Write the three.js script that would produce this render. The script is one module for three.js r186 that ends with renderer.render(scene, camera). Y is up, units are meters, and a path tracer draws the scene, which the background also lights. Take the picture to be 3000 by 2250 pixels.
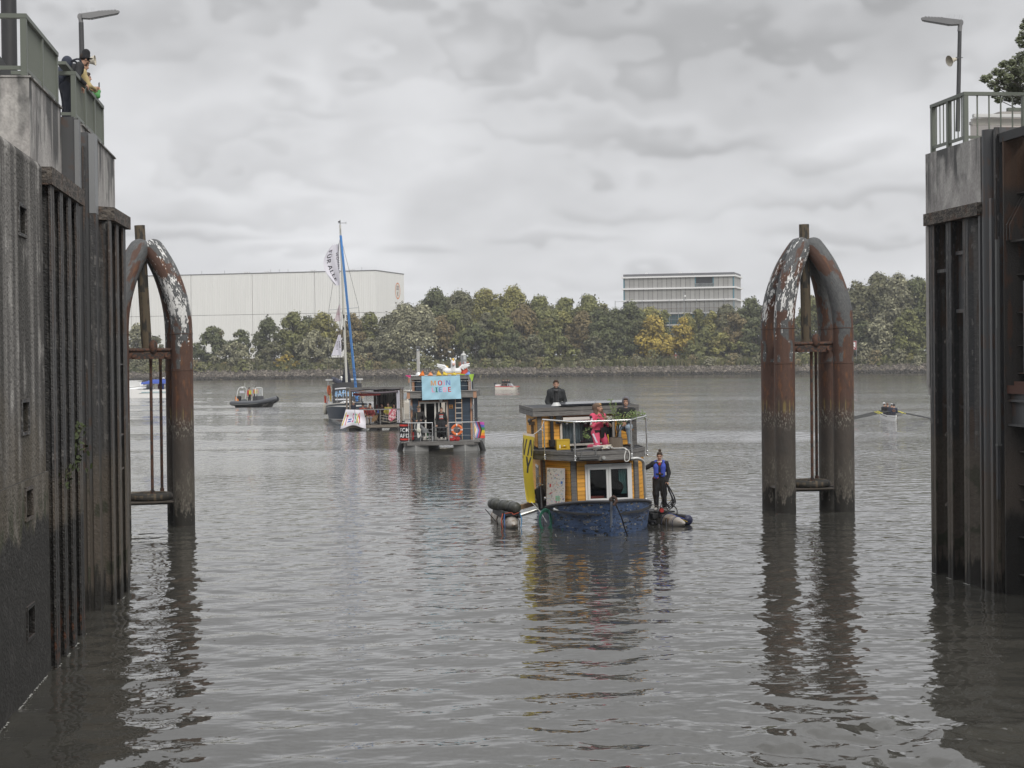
import * as THREE from 'three';
import { mergeGeometries } from 'three/addons/utils/BufferGeometryUtils.js';

// ---------- camera, sky, sun, exposure ----------
const scene = new THREE.Scene();
const camera = new THREE.PerspectiveCamera(2 * Math.atan(1125 / 5200) * 180 / Math.PI, 4 / 3, 0.5, 3000);
camera.position.set(0, 4.8, 0);
camera.rotation.order = 'XYZ';
camera.rotation.x = -Math.atan(75 / 5200);
camera.rotateZ(-0.0108);
camera.updateMatrixWorld(true);
const SUN = new THREE.Vector3(0.42, 0.72, 0.62).normalize();
const sun = new THREE.DirectionalLight(0xfffaf1, 1.5);
sun.position.copy(SUN).multiplyScalar(300); sun.target.position.set(0, 0, -60);
sun.castShadow = true; sun.shadow.radius = 45; sun.shadow.mapSize.set(2048, 2048);
Object.assign(sun.shadow.camera, { left: -220, right: 220, top: 260, bottom: -260, near: 1, far: 1200 });
scene.add(sun, sun.target);
const renderer = new THREE.WebGLRenderer({ antialias: true });
renderer.toneMapping = THREE.LinearToneMapping;
renderer.toneMappingExposure = 1.13;
renderer.shadowMap.enabled = true;

// ---------- random numbers and noise ----------
function rng(s) { return () => { s |= 0; s = s + 0x6D2B79F5 | 0; let t = Math.imul(s ^ s >>> 15, 1 | s); t = t + Math.imul(t ^ t >>> 7, 61 | t) ^ t; return ((t ^ t >>> 14) >>> 0) / 4294967296; }; }
const R0 = rng(11), ru = (a, b) => a + (b - a) * R0();
const h3 = (x, y, z) => { let h = Math.imul(x, 374761393) + Math.imul(y, 668265263) + Math.imul(z, 1274126177) | 0; h = Math.imul(h ^ h >>> 13, 1103515245); return ((h ^ h >>> 16) >>> 0) / 4294967296; };
const sm = (t) => t * t * (3 - 2 * t), lerp = (a, b, t) => a + (b - a) * t, clamp = (x, a = 0, b = 1) => Math.min(b, Math.max(a, x));
const ss = (a, b, x) => sm(clamp((x - a) / (b - a)));
function n2(x, y, s = 0, px = 0, py = 0) {
  const i = Math.floor(x), j = Math.floor(y), u = sm(x - i), v = sm(y - j);
  const w = (a, p) => p ? ((a % p) + p) % p : a, a = w(i, px), b = w(i + 1, px), c = w(j, py), d = w(j + 1, py);
  return lerp(lerp(h3(a, c, s), h3(b, c, s), u), lerp(h3(a, d, s), h3(b, d, s), u), v);
}
function n3(x, y, z) {
  const i = Math.floor(x), j = Math.floor(y), k = Math.floor(z), u = sm(x - i), v = sm(y - j), w = sm(z - k);
  const f = (q) => lerp(lerp(h3(i, j, q), h3(i + 1, j, q), u), lerp(h3(i, j + 1, q), h3(i + 1, j + 1, q), u), v);
  return lerp(f(k), f(k + 1), w);
}
function fb(u, v, fx, fy, oct = 4, s = 0) { // periodic on the unit square, 0..1
  let t = 0, a = 0.5, n = 0;
  for (let o = 0; o < oct; o++) { t += a * n2(u * fx, v * fy, s + o * 17, fx, fy); n += a; a *= 0.5; fx *= 2; fy *= 2; }
  return t / n;
}
function fbm(x, y, oct, s = 0) { let t = 0, a = 0.5, n = 0; for (let o = 0; o < oct; o++) { t += a * n2(x, y, s + o * 31); n += a; a *= 0.5; x = x * 2.03 + 1.7; y = y * 2.03 - 3.1; } return t / n; }

// ---------- the overcast sky ----------
const skyL = (el, az) => {
  const y = Math.sin(el), deg = el * 57.29578, A = az * 57.29578, q = deg + 1.2, X = Math.cos(az), Z = Math.sin(az), far = ss(0.3, 3, deg);
  const base = lerp(0.72, 0.62, ss(0.5, 11, deg)) * lerp(1, (1 + 2 * Math.max(y, 0)) / 1.36, ss(10, 20, deg)); // an overcast sky brightens towards the zenith
  const s = 1 + 8 / (q + 2), n = (f, k) => n3(X * f + k, q * f * 0.0175 * s * 1.6, Z * f - k);
  const big = 0.5 * n(4.5, 3) + 0.3 * n(10, 9) + 0.2 * n(23, 1), fine = 0.5 * n(24, 2) + 0.3 * n(55, 6) + 0.2 * n(120, 8);
  let L = 1.03 - far * (0.15 * ss(0.42, 0.62, big) + 0.16 * (fine - 0.5) + 0.13 * ss(7.5, 11.5, deg + 5 * (big - 0.5)) * ss(30, 16, deg));
  if (deg > 0.8 && deg < 40) { // scattered cumulus with flat, darker bases
    const row = Math.log(q) * 5.2, wob = fine - 0.5, wob2 = n(38, 4) - 0.5;
    for (let j = Math.floor(row) - 1; j <= Math.floor(row) + 1; j++) {
      const cw = 7.5, col = (A + j * 2.7) / cw;
      for (let i = Math.floor(col) - 1; i <= Math.floor(col) + 1; i++) {
        const ii = ((i % 48) + 48) % 48; if (h3(ii, j, 5) < 0.1) continue;
        const cy = Math.exp((j + 0.2 + 0.6 * h3(ii, j, 1)) / 5.2), cx = (i + h3(ii, j, 2)) * cw - j * 2.7, k = 0.5 + h3(ii, j, 3), w = (1.9 + 2.8 * h3(ii, j, 4)) * k, h = (0.18 + 0.095 * cy) * (0.6 + 0.8 * h3(ii, j, 6)) * k;
        const u = (A - cx) / w + wob * 0.7, v = (q - cy) / h + wob * 2.6 + wob2 * 1.6, d = Math.hypot(u, v > 0 ? v * 0.8 : v * 2.0), m = ss(1.15, 0.5, d) * far;
        L += m * (0.055 * ss(0.0, 0.9, v) - (0.085 + 0.085 * h3(ii, j, 7)) * ss(0.75, -0.35, v));
      }
    }
  }
  return base * L;
};
{
  const W = 4096, H = 2048, data = new Float32Array(W * H * 4).fill(1);
  for (let r = 0; r < H; r++) {
    const el = ((r + 0.5) / H - 0.5) * Math.PI, y = Math.sin(el), c = Math.cos(el), deg = el * 180 / Math.PI;
    const coarse = deg > 22 || deg < -2 ? 8 : 2;
    for (let q = 0; q < W; q++) {
      const o = (r * W + q) * 4;
      if (q % (coarse > 2 || Math.abs(q - 1024) > 500 ? coarse * 2 : 1)) { data[o] = data[o - 4]; data[o + 1] = data[o - 3]; data[o + 2] = data[o - 2]; continue; }
      let L;
      if (deg < -1.5) L = 0.4;
      else {
        L = skyL(el, ((q + 0.5) / W - 0.5) * 2 * Math.PI);
      }
      data[o] = L * 0.975; data[o + 1] = L * 0.985; data[o + 2] = L * 1.01;
    }
  }
  const t = new THREE.DataTexture(data, W, H, THREE.RGBAFormat, THREE.FloatType);
  t.mapping = THREE.EquirectangularReflectionMapping; t.magFilter = t.minFilter = THREE.LinearFilter; t.needsUpdate = true;
  scene.background = t; scene.environment = t;
}
scene.fog = new THREE.FogExp2(new THREE.Color().setRGB(0.8, 0.82, 0.86), 0.00022);

// ---------- small tools ----------
const V = (x, y, z) => new THREE.Vector3(x, y, z);
function ray(px, py) { return V((px - 1500) / 5200, -(py - 1125) / 5200, -1).applyMatrix3(new THREE.Matrix3().setFromMatrix4(camera.matrixWorld)); } // direction of a pixel of the 3000 x 2250 photograph
function ground(px, py, y = 0) { const d = ray(px, py), t = (y - 4.8) / d.y; return V(d.x * t, y, d.z * t); }
function atZ(px, py, z) { const d = ray(px, py), t = z / d.z; return V(d.x * t, 4.8 + d.y * t, z); }
const used = {};
function numbered(n) { const k = used[n] = (used[n] ?? -1) + 1; return k ? `${n}_${String(k).padStart(3, '0')}` : n; }
function tag(o, label, category, group) { Object.assign(o.userData, { label, category }); if (group) o.userData.group = group; return o; }
function thing(name, label, category, p = [0, 0, 0], turn = 0, group) {
  const o = new THREE.Group(); o.name = numbered(name); scene.add(o);
  if (p.isVector3) o.position.copy(p); else o.position.set(...p);
  o.rotation.y = turn; return tag(o, label, category, group);
}
function mat(r, g, b, rough = 0.8, o = {}) { const { P, ...rest } = o; const m = new (P ? THREE.MeshPhysicalMaterial : THREE.MeshStandardMaterial)({ roughness: rough, side: THREE.DoubleSide, ...rest }); m.color.setRGB(r, g, b); return m; }
const hexm = (h, rough = 0.8, o = {}) => { const m = mat(1, 1, 1, rough, o); m.color.set(h); return m; };
function texture(w, h, fn, { srgb = true, repeat } = {}) { // fn(u, v) gives linear r, g, b
  const d = new Uint8Array(w * h * 4), e = (x) => { x = clamp(x); return 255 * (srgb ? (x <= 0.0031308 ? x * 12.92 : 1.055 * x ** (1 / 2.4) - 0.055) : x); };
  for (let y = 0, i = 0; y < h; y++) for (let x = 0; x < w; x++, i += 4) { const c = fn((x + 0.5) / w, (y + 0.5) / h); d[i] = e(c[0]); d[i + 1] = e(c[1]); d[i + 2] = e(c[2]); d[i + 3] = 255; }
  const t = new THREE.DataTexture(d, w, h); t.wrapS = t.wrapT = THREE.RepeatWrapping; t.magFilter = THREE.LinearFilter; t.minFilter = THREE.LinearMipmapLinearFilter; t.generateMipmaps = true;
  if (srgb) t.colorSpace = THREE.SRGBColorSpace;
  if (repeat) t.repeat.set(...repeat);
  t.needsUpdate = true; return t;
}
function drawn(w, h, fn) { const c = document.createElement('canvas'); c.width = w; c.height = h; fn(c.getContext('2d'), w, h); const t = new THREE.CanvasTexture(c); t.colorSpace = THREE.SRGBColorSpace; t.magFilter = THREE.LinearFilter; return t; }
const mix3 = (a, b, t) => [lerp(a[0], b[0], t), lerp(a[1], b[1], t), lerp(a[2], b[2], t)];

// collects geometry and merges it into ONE named mesh; uv in metres by the way each face points, unless own
class MB {
  constructor() { this.g = []; }
  add(g, x = 0, y = 0, z = 0, rx = 0, ry = 0, rz = 0, sx = 1, sy = 1, sz = 1) {
    g = g.index ? g.toNonIndexed() : g;
    const m = new THREE.Matrix4().compose(V(x, y, z), new THREE.Quaternion().setFromEuler(new THREE.Euler(rx, ry, rz)), V(sx, sy, sz));
    g.applyMatrix4(m); this.g.push(g); return this;
  }
  box(w, h, d, x = 0, y = 0, z = 0, rx = 0, ry = 0, rz = 0) { return this.add(new THREE.BoxGeometry(w, h, d), x, y, z, rx, ry, rz); }
  span(x0, x1, y0, y1, z0, z1) { return this.box(Math.abs(x1 - x0), Math.abs(y1 - y0), Math.abs(z1 - z0), (x0 + x1) / 2, (y0 + y1) / 2, (z0 + z1) / 2); }
  cyl(r0, r1, h, x = 0, y = 0, z = 0, rx = 0, ry = 0, rz = 0, n = 16) { return this.add(new THREE.CylinderGeometry(r1, r0, h, n), x, y, z, rx, ry, rz); }
  ball(r, x, y, z, sx = 1, sy = 1, sz = 1, n = 14) { return this.add(new THREE.SphereGeometry(r, n, Math.ceil(n * 0.7)), x, y, z, 0, 0, 0, sx, sy, sz); }
  bar(a, b, r, n = 8, r2 = r) { // round bar between two points
    const A = V(...a), B = V(...b), d = B.clone().sub(A), l = d.length(), g = new THREE.CylinderGeometry(r2, r, l, n).toNonIndexed();
    g.applyQuaternion(new THREE.Quaternion().setFromUnitVectors(V(0, 1, 0), d.normalize())); g.translate(...A.add(B).multiplyScalar(0.5).toArray()); this.g.push(g); return this;
  }
  beam(a, b, w, h) { // square bar between two points, h upwards
    const A = V(...a), B = V(...b), l = A.distanceTo(B), o = new THREE.Object3D(); o.position.copy(A).add(B).multiplyScalar(0.5); o.up.set(0, 1, 0.0001); o.lookAt(B); o.updateMatrix();
    const g = new THREE.BoxGeometry(w, h, l).toNonIndexed(); g.applyMatrix4(o.matrix); this.g.push(g); return this;
  }
  tube(pts, r, n = 24, k = 7) { return this.add(new THREE.TubeGeometry(new THREE.CatmullRomCurve3(pts.map((p) => p.isVector3 ? p : V(...p))), n, r, k)); }
  lathe(pts, x = 0, y = 0, z = 0, n = 18, rx = 0, ry = 0, rz = 0) { return this.add(new THREE.LatheGeometry(pts.map((p) => new THREE.Vector2(...p)), n), x, y, z, rx, ry, rz); }
  prism(pts, depth, x = 0, y = 0, z = 0, rx = 0, ry = 0, rz = 0) { const s = new THREE.Shape(pts.map((p) => new THREE.Vector2(...p))); return this.add(new THREE.ExtrudeGeometry(s, { depth, bevelEnabled: false }), x, y, z, rx, ry, rz); }
  plan(pts, h, top) { return this.prism(pts, h, 0, top, 0, Math.PI / 2); } // outline in x, z; extruded down from top
  grid(nu, nv, fn) { // fn(u, v) gives a point; own uv kept by build(.., true)
    const p = [], uv = [], ix = [];
    for (let j = 0; j <= nv; j++) for (let i = 0; i <= nu; i++) { p.push(...fn(i / nu, j / nv)); uv.push(i / nu, j / nv); }
    for (let j = 0; j < nv; j++) for (let i = 0; i < nu; i++) { const a = j * (nu + 1) + i, b = a + nu + 1; ix.push(a, a + 1, b, a + 1, b + 1, b); }
    const g = new THREE.BufferGeometry(); g.setAttribute('position', new THREE.Float32BufferAttribute(p, 3)); g.setAttribute('uv', new THREE.Float32BufferAttribute(uv, 2)); g.setIndex(ix); g.computeVertexNormals();
    return this.add(g);
  }
  geo(own) {
    const g = this.g.length > 1 ? mergeGeometries(this.g.map((q) => { for (const k of Object.keys(q.attributes)) if (!['position', 'normal', 'uv'].includes(k)) q.deleteAttribute(k); return q; })) : this.g[0];
    if (!own) {
      const p = g.attributes.position, n = g.attributes.normal, uv = g.attributes.uv;
      for (let i = 0; i < p.count; i++) { const x = Math.abs(n.getX(i)), y = Math.abs(n.getY(i)), z = Math.abs(n.getZ(i)); if (y > x && y > z) uv.setXY(i, p.getX(i), p.getZ(i)); else if (x > z) uv.setXY(i, p.getZ(i), p.getY(i)); else uv.setXY(i, p.getX(i), p.getY(i)); }
    }
    return g;
  }
  build(name, m, parent, own) { return mesh(name, this.geo(own), m, parent); }
}
function mesh(name, g, m, parent) {
  const o = new THREE.Mesh(g, m); o.castShadow = o.receiveShadow = true;
  o.name = parent ? name : numbered(name); (parent ?? scene).add(o); return o;
}
const struct = (o) => { o.userData.kind = 'structure'; return o; };
const stuff = (o) => { o.userData.kind = 'stuff'; return o; };
function smooth(g) { g.computeVertexNormals(); return g; }

// ---------- water ----------
function ripples(N, L, waves, seed, lo, hi, wind, spread, power) { // periodic height field, metres
  const r = rng(seed), h = new Float32Array(N * N), list = [];
  while (list.length < waves) {
    const lam = lo * (hi / lo) ** r(), a = wind + (r() + r() + r() - 1.5) * spread, kx = Math.round(L / lam * Math.cos(a)), ky = Math.round(L / lam * Math.sin(a));
    if (!kx && !ky) continue;
    const l2 = L / Math.hypot(kx, ky); list.push([kx, ky, l2 ** power, r() * 6.283]);
  }
  const t = 2 * Math.PI / N;
  for (const [kx, ky, a, ph] of list) for (let y = 0; y < N; y++) { const q = ky * y * t + ph; for (let x = 0; x < N; x++) h[y * N + x] += a * Math.sin(kx * x * t + q); }
  return h;
}
function slopes(h, N, L, rms) { // normal map of a height field, scaled to a given root-mean-square slope
  let s = 0; const at = (x, y) => h[((y + N) % N) * N + (x + N) % N], k = N / (2 * L);
  for (let y = 0; y < N; y++) for (let x = 0; x < N; x++) s += ((at(x + 1, y) - at(x - 1, y)) * k) ** 2 + ((at(x, y + 1) - at(x, y - 1)) * k) ** 2;
  const f = rms / Math.sqrt(s / N / N), d = new Uint8Array(N * N * 4);
  for (let y = 0; y < N; y++) for (let x = 0; x < N; x++) {
    const v = V(-(at(x + 1, y) - at(x - 1, y)) * k * f, -(at(x, y + 1) - at(x, y - 1)) * k * f, 1).normalize(), i = (y * N + x) * 4;
    d[i] = 127.5 + 127.5 * v.x; d[i + 1] = 127.5 + 127.5 * v.y; d[i + 2] = 127.5 + 127.5 * v.z; d[i + 3] = 255;
  }
  const t = new THREE.DataTexture(d, N, N); t.wrapS = t.wrapT = THREE.RepeatWrapping; t.magFilter = THREE.LinearFilter; t.needsUpdate = true; return t;
}
function heights(h, N) { let m = 0; for (const x of h) m = Math.max(m, Math.abs(x)); const d = new Float32Array(N * N * 4); for (let i = 0; i < N * N; i++) { d[i * 4] = d[i * 4 + 1] = d[i * 4 + 2] = 0.5 + h[i] / m / 2; d[i * 4 + 3] = 1; } const t = new THREE.DataTexture(d, N, N, THREE.RGBAFormat, THREE.FloatType); t.wrapS = t.wrapT = THREE.RepeatWrapping; t.magFilter = THREE.LinearFilter; t.needsUpdate = true; return t; }
{
  const nm = slopes(ripples(1024, 13, 70, 3, 0.16, 1.2, 1.35, 1.7, 1.05), 1024, 13, 0.031); nm.repeat.set(1 / 13, 1 / 13);
  const bm = heights(ripples(512, 3.7, 60, 8, 0.06, 0.5, 1.9, 2.2, 1.2), 512); bm.repeat.set(1 / 3.7, 1 / 3.7);
  const m = mat(0.052, 0.050, 0.043, 0.03, { P: 1, ior: 1.45, normalMap: nm, bumpMap: bm, bumpScale: 0.005 });
  const big = []; { const r = rng(77); for (let i = 0; i < 26; i++) { const lam = 0.7 * 4.5 ** r(), a = 1.45 + (r() - 0.5) * 2.2; big.push([6.283 / lam * Math.cos(a), 6.283 / lam * Math.sin(a), 0.0019 * lam ** 0.75, r() * 6.283]); } }
  const wakes = []; { const r = rng(5); for (let i = 0; i < 16; i++) { const lam = 7 + 22 * r(), a = 1.5708 + (r() - 0.5) * 0.5; wakes.push([6.283 / lam * Math.cos(a), 6.283 / lam * Math.sin(a), 0.0013 * lam, r() * 6.283]); } }
  const wave = (x, z) => {
    let y = 0; const gust = 0.45 + 1.2 * ss(0.3, 0.75, fbm(x * 0.11 + 4, z * 0.07, 3, 7));
    for (const [a, b, h, p] of big) y += h * Math.sin(a * x + b * z + p);
    // the boil by the right gate and the houseboat's bow wave
    const e = Math.exp(-(((x - 4.6) / 3.4) ** 2 + ((z + 21.5) / 2.6) ** 2));
    const d2 = Math.hypot(x - 2.8, (z + 46) * 0.8), bow = z > -56 ? 0.018 * Math.exp(-(((d2 - 3.1) / 0.9) ** 2)) : 0;
    return y * gust + e * 0.16 * (fbm(x * 1.5, z * 1.9, 4, 21) - 0.5) * 2 + bow;
  };
  const far = (x, z) => { let y = 0; const g = ss(0.35, 0.7, fbm(x * 0.012 + 2, z * 0.03, 3, 9)) * ss(-70, -110, z); for (const [a, b, h, p] of wakes) y += h * Math.sin(a * x + b * z + p + 1.5 * n2(x * 0.03, z * 0.03, 3)); return y * (0.25 + g); };
  const grid = (x0, x1, z0, z1, c, fn) => { const nx = Math.max(1, Math.round((x1 - x0) / c)), nz = Math.max(1, Math.round((z1 - z0) / c)); const b = new MB(); return b.grid(nx, nz, (u, v) => { const x = lerp(x0, x1, u), z = lerp(z1, z0, v); return [x, fn(x, z), z]; }).geo(); };
  const near = (x, z) => wave(x, z) * ss(-72, -64, z) * ss(16, 13, Math.abs(x - 1)) ;
  const choppy = (k) => { const q = m.clone(); q.normalScale = new THREE.Vector2(k, k); q.bumpScale = m.bumpScale * k; return q; };
  const flat = [[-170, -15, -72, 8], [17, 170, -72, 8], [-15, 17, -14, 8]].map(([a, b, c, d]) => grid(a, b, c, d, 1e9, () => 0));
  struct(mesh('water', mergeGeometries([grid(-15, 17, -72, -14, 0.11, near), ...flat]), m));
  const wide = (z0, z1) => mergeGeometries([grid(-170, 170, z0, z1, 1.1, (x, z) => far(x, z) * ss(-72, -80, z)), grid(-900, -170, z0, z1, 1e9, () => 0), grid(170, 900, z0, z1, 1e9, () => 0)]);
  [[-84, -72, 1.15], [-100, -84, 1.35], [-125, -100, 1.6], [-165, -125, 1.9], [-230, -165, 2.2], [-400, -230, 2.5], [-474, -400, 1.5]].forEach(([z0, z1, k]) => struct(mesh('water', wide(z0, z1), choppy(k))));
}
// ---------- materials of the lock: local y of every wall group is the height above water; v = y / 10 ----------
const T10 = (fn, rep = 6) => texture(1024, 1024, fn, { repeat: [1 / rep, 1 / 10] });
const mConcrete = mat(1, 1, 1, 0.9, { map: T10((u, v) => { // lower wall: streaked concrete, algae below 3.1 m, black weed below 2.35 m
  const y = v * 10, st = fb(u, v, 22, 2, 4, 1), st2 = fb(u, v, 7, 1, 4, 9), g = fb(u, v, 160, 200, 2, 5), p = fb(u, v, 9, 14, 5, 33), band = ss(0.5, 0.6, fb(u, v, 5, 1, 3, 71));
  let c = mix3([0.235, 0.222, 0.205], [0.062, 0.057, 0.052], ss(0.4, 0.6, st * 0.55 + st2 * 0.45) * 0.95);
  c = mix3(c, [0.05, 0.046, 0.04], band * 0.85);
  c = mix3(c, [0.44, 0.42, 0.39], ss(0.56, 0.72, p * 0.6 + (1 - st) * 0.4) * ss(2.9, 4, y) * 0.85);
  c = mix3(c, [0.12, 0.095, 0.06], ss(4.6, 3.2, y + (p - 0.5) * 2) * 0.55);
  c = mix3(c, [0.05, 0.052, 0.026], ss(3.2, 2.6, y + (p - 0.5) * 0.9) * ss(0.35, 0.65, fb(u, v, 30, 40, 3, 4)));
  c = mix3(c, mix3([0.017, 0.015, 0.012], [0.05, 0.047, 0.042], ss(0.55, 0.75, fb(u, v, 50, 80, 3, 6)) * 0.7), ss(2.5, 2.3, y + (p - 0.5) * 0.5 + (st - 0.5) * 0.3));
  const k = (0.72 + 0.56 * g) * 0.85; return [c[0] * k, c[1] * k, c[2] * k];
}), bumpMap: texture(512, 512, (u, v) => { const a = fb(u, v, 60, 90, 4, 2); return [a, a, a]; }, { srgb: false, repeat: [1 / 3, 1 / 3] }), bumpScale: 0.02 });
const mUpper = mat(1, 1, 1, 0.9, { map: T10((u, v) => { // upper parapet: pale concrete with dark run-off from the coping
  const y = v * 10, st = fb(u, v, 30, 1, 4, 3), st2 = fb(u, v, 9, 1, 3, 8), g = fb(u, v, 200, 220, 2, 5), len = 9.3 - 0.25 - 1.3 * fb(u, 0.5, 14, 1, 3, 44);
  let c = mix3([0.42, 0.40, 0.38], [0.27, 0.255, 0.245], st2);
  c = mix3(c, [0.075, 0.075, 0.074], ss(0.36, 0.58, st * 0.6 + st2 * 0.4) * ss(len - 0.15, len + 0.35, y) * 0.93);
  c = mix3(c, [0.55, 0.53, 0.5], ss(0.62, 0.72, fb(u, v, 8, 9, 4, 12)) * 0.5);
  const k = (0.8 + 0.4 * g) * 1.02; return [c[0] * k, c[1] * k, c[2] * k];
}), bumpMap: texture(256, 256, (u, v) => { const a = fb(u, v, 60, 60, 3, 2); return [a, a, a]; }, { srgb: false, repeat: [1 / 2, 1 / 2] }), bumpScale: 0.006 });
const steelTex = (weed) => T10((u, v) => { // sheet-pile steel: tarred above, grey mud between the tides, black weed where it is wet
  const y = v * 10, st = fb(u, v, 60, 2, 4, 3 + weed * 9), g = fb(u, v, 120, 260, 2, 5), p = fb(u, v, 14, 26, 4, 31), q = fb(u, v, 40, 9, 4, 8);
  let c = mix3([0.046, 0.046, 0.048], [0.105, 0.1, 0.096], ss(0.42, 0.66, st));
  c = mix3(c, [0.085, 0.052, 0.034], ss(0.56, 0.7, q) * 0.7);
  c = mix3(c, [0.2, 0.19, 0.18], ss(0.68, 0.76, fb(u, v, 90, 60, 3, 77)) * 0.6);
  c = mix3(c, mix3([0.088, 0.070, 0.054], [0.125, 0.108, 0.088], st), ss(3.25, 2.55, y + (p - 0.5) * 0.9));
  c = mix3(c, [0.036, 0.04, 0.022], ss(0.6, 0.7, p) * ss(3.4, 1.8, y) * 0.8);
  if (weed) { c = mix3(c, mix3([0.014, 0.0125, 0.0105], [0.045, 0.043, 0.04], ss(0.6, 0.75, g)), ss(2.28, 2.1, y + (p - 0.5) * 0.35)); c = mix3(c, [0.1, 0.035, 0.014], ss(0.6, 0.72, fb(u, v, 50, 60, 3, 91)) * ss(1.0, 0.4, y)); }
  else c = mix3(c, [0.018, 0.016, 0.013], ss(0.62, 0.42, y + (q - 0.5) * 1.1));
  const k = (0.75 + 0.5 * g) * 0.82; return [c[0] * k, c[1] * k, c[2] * k];
}, 5);
const steelBump = texture(512, 512, (u, v) => { const a = fb(u, v, 50, 60, 4, 2); return [a, a, a]; }, { srgb: false, repeat: [1 / 1.5, 1 / 1.5] });
const mPileWeed = mat(1, 1, 1, 0.62, { map: steelTex(1), bumpMap: steelBump, bumpScale: 0.02 });
const mPile = mat(1, 1, 1, 0.62, { map: steelTex(0), bumpMap: steelBump, bumpScale: 0.008 });
const mCap = mat(1, 1, 1, 0.85, { map: texture(512, 512, (u, v) => { const a = fb(u, v, 20, 40, 4, 3), b = fb(u, v, 6, 9, 4, 7); const c = mix3([0.05, 0.043, 0.038], [0.13, 0.11, 0.092], ss(0.4, 0.7, a)); return mix3(c, [0.11, 0.06, 0.035], ss(0.5, 0.7, b) * 0.6); }, { repeat: [0.5, 0.5] }), bumpMap: steelBump, bumpScale: 0.03 });
const mBeam = mat(1, 1, 1, 0.45, { map: T10((u, v) => { const a = fb(u, v, 40, 3, 4, 3), b = fb(u, v, 10, 30, 4, 7), y = v * 10; let c = mix3([0.055, 0.056, 0.058], [0.085, 0.086, 0.09], a); c = mix3(c, [0.1, 0.055, 0.035], ss(0.6, 0.7, b) * 0.5); c = mix3(c, [0.085, 0.07, 0.055], ss(3.4, 2.4, y + b) * 0.85); return mix3(c, [0.02, 0.018, 0.015], ss(0.6, 0.3, y + (b - 0.5))); }, 3) });
const mBeamLight = mat(0.21, 0.215, 0.22, 0.5);
const mRail = mat(0.122, 0.135, 0.112, 0.5), mRailDark = mat(0.03, 0.03, 0.032, 0.55), mGalv = mat(0.42, 0.43, 0.44, 0.38, { metalness: 0.85 });
const mLampBody = mat(0.2, 0.2, 0.205, 0.45), mPole = mat(0.055, 0.056, 0.06, 0.5), mCream = mat(0.52, 0.48, 0.4, 0.6), mBlack = mat(0.016, 0.016, 0.017, 0.6), mSteel = mat(0.62, 0.62, 0.62, 0.27, { metalness: 1 });

// H-shaped sheet pile: flange, web and back flange in one mesh
function pile(parent, u0, u1, n, depth, top, m, w = 0.035) {
  const b = new MB(), y0 = -1.5, y1 = top, c = (u0 + u1) / 2, f = (u1 - u0) / 2;
  b.span(n - w, n, y0, y1, -c - f, -c - f * 0.1).span(n - w, n, y0, y1, -c + f * 0.1, -c + f).span(n - w - 0.02, n - 0.022, y0, y1, -c - f * 0.12, -c + f * 0.12);
  b.span(n - depth, n - w - 0.021, y0, y1, -c - 0.018, -c + 0.018);
  return b.build('sheet_pile', m, parent);
}
function railing(parent, a, b, top, bottom, step, posts, ends = true) { // straight run between a and b ([x, z]), each rail, post and baluster a part
  const A = V(a[0], 0, a[1]), B = V(b[0], 0, b[1]), l = A.distanceTo(B), d = B.clone().sub(A).normalize(), turn = Math.atan2(d.x, d.z);
  const mid = A.clone().add(B).multiplyScalar(0.5);
  const bar = (n, w, h, len, y, c) => { const o = new MB().box(w, h, len).build(n, mRail, parent); o.position.set(c.x, y, c.z); o.rotation.y = turn; };
  bar('top_rail', 0.11, 0.07, l + 0.1, top - 0.035, mid); bar('bottom_rail', 0.05, 0.06, l, bottom + 0.13, mid);
  const pg = new MB().box(0.09, top - bottom - 0.072, 0.1).geo(), bg = new MB().box(0.016, top - bottom - 0.235, 0.03).geo();
  for (let i = 0; i <= posts; i++) { if (!ends && (i === 0 || i === posts)) continue; const p = A.clone().lerp(B, i / posts), o = mesh('post', pg, mRail, parent); o.position.set(p.x, (top + bottom - 0.072) / 2, p.z); o.rotation.y = turn; }
  const n = Math.round(l / step);
  for (let i = 1; i < n; i++) { const t = i / n; if (Math.abs(t * posts - Math.round(t * posts)) * l / posts < 0.075) continue; const p = A.clone().lerp(B, t), o = mesh('baluster', bg, mRail, parent); o.position.set(p.x, (top - 0.07 + bottom + 0.165) / 2, p.z); o.rotation.y = turn; }
}

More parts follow.
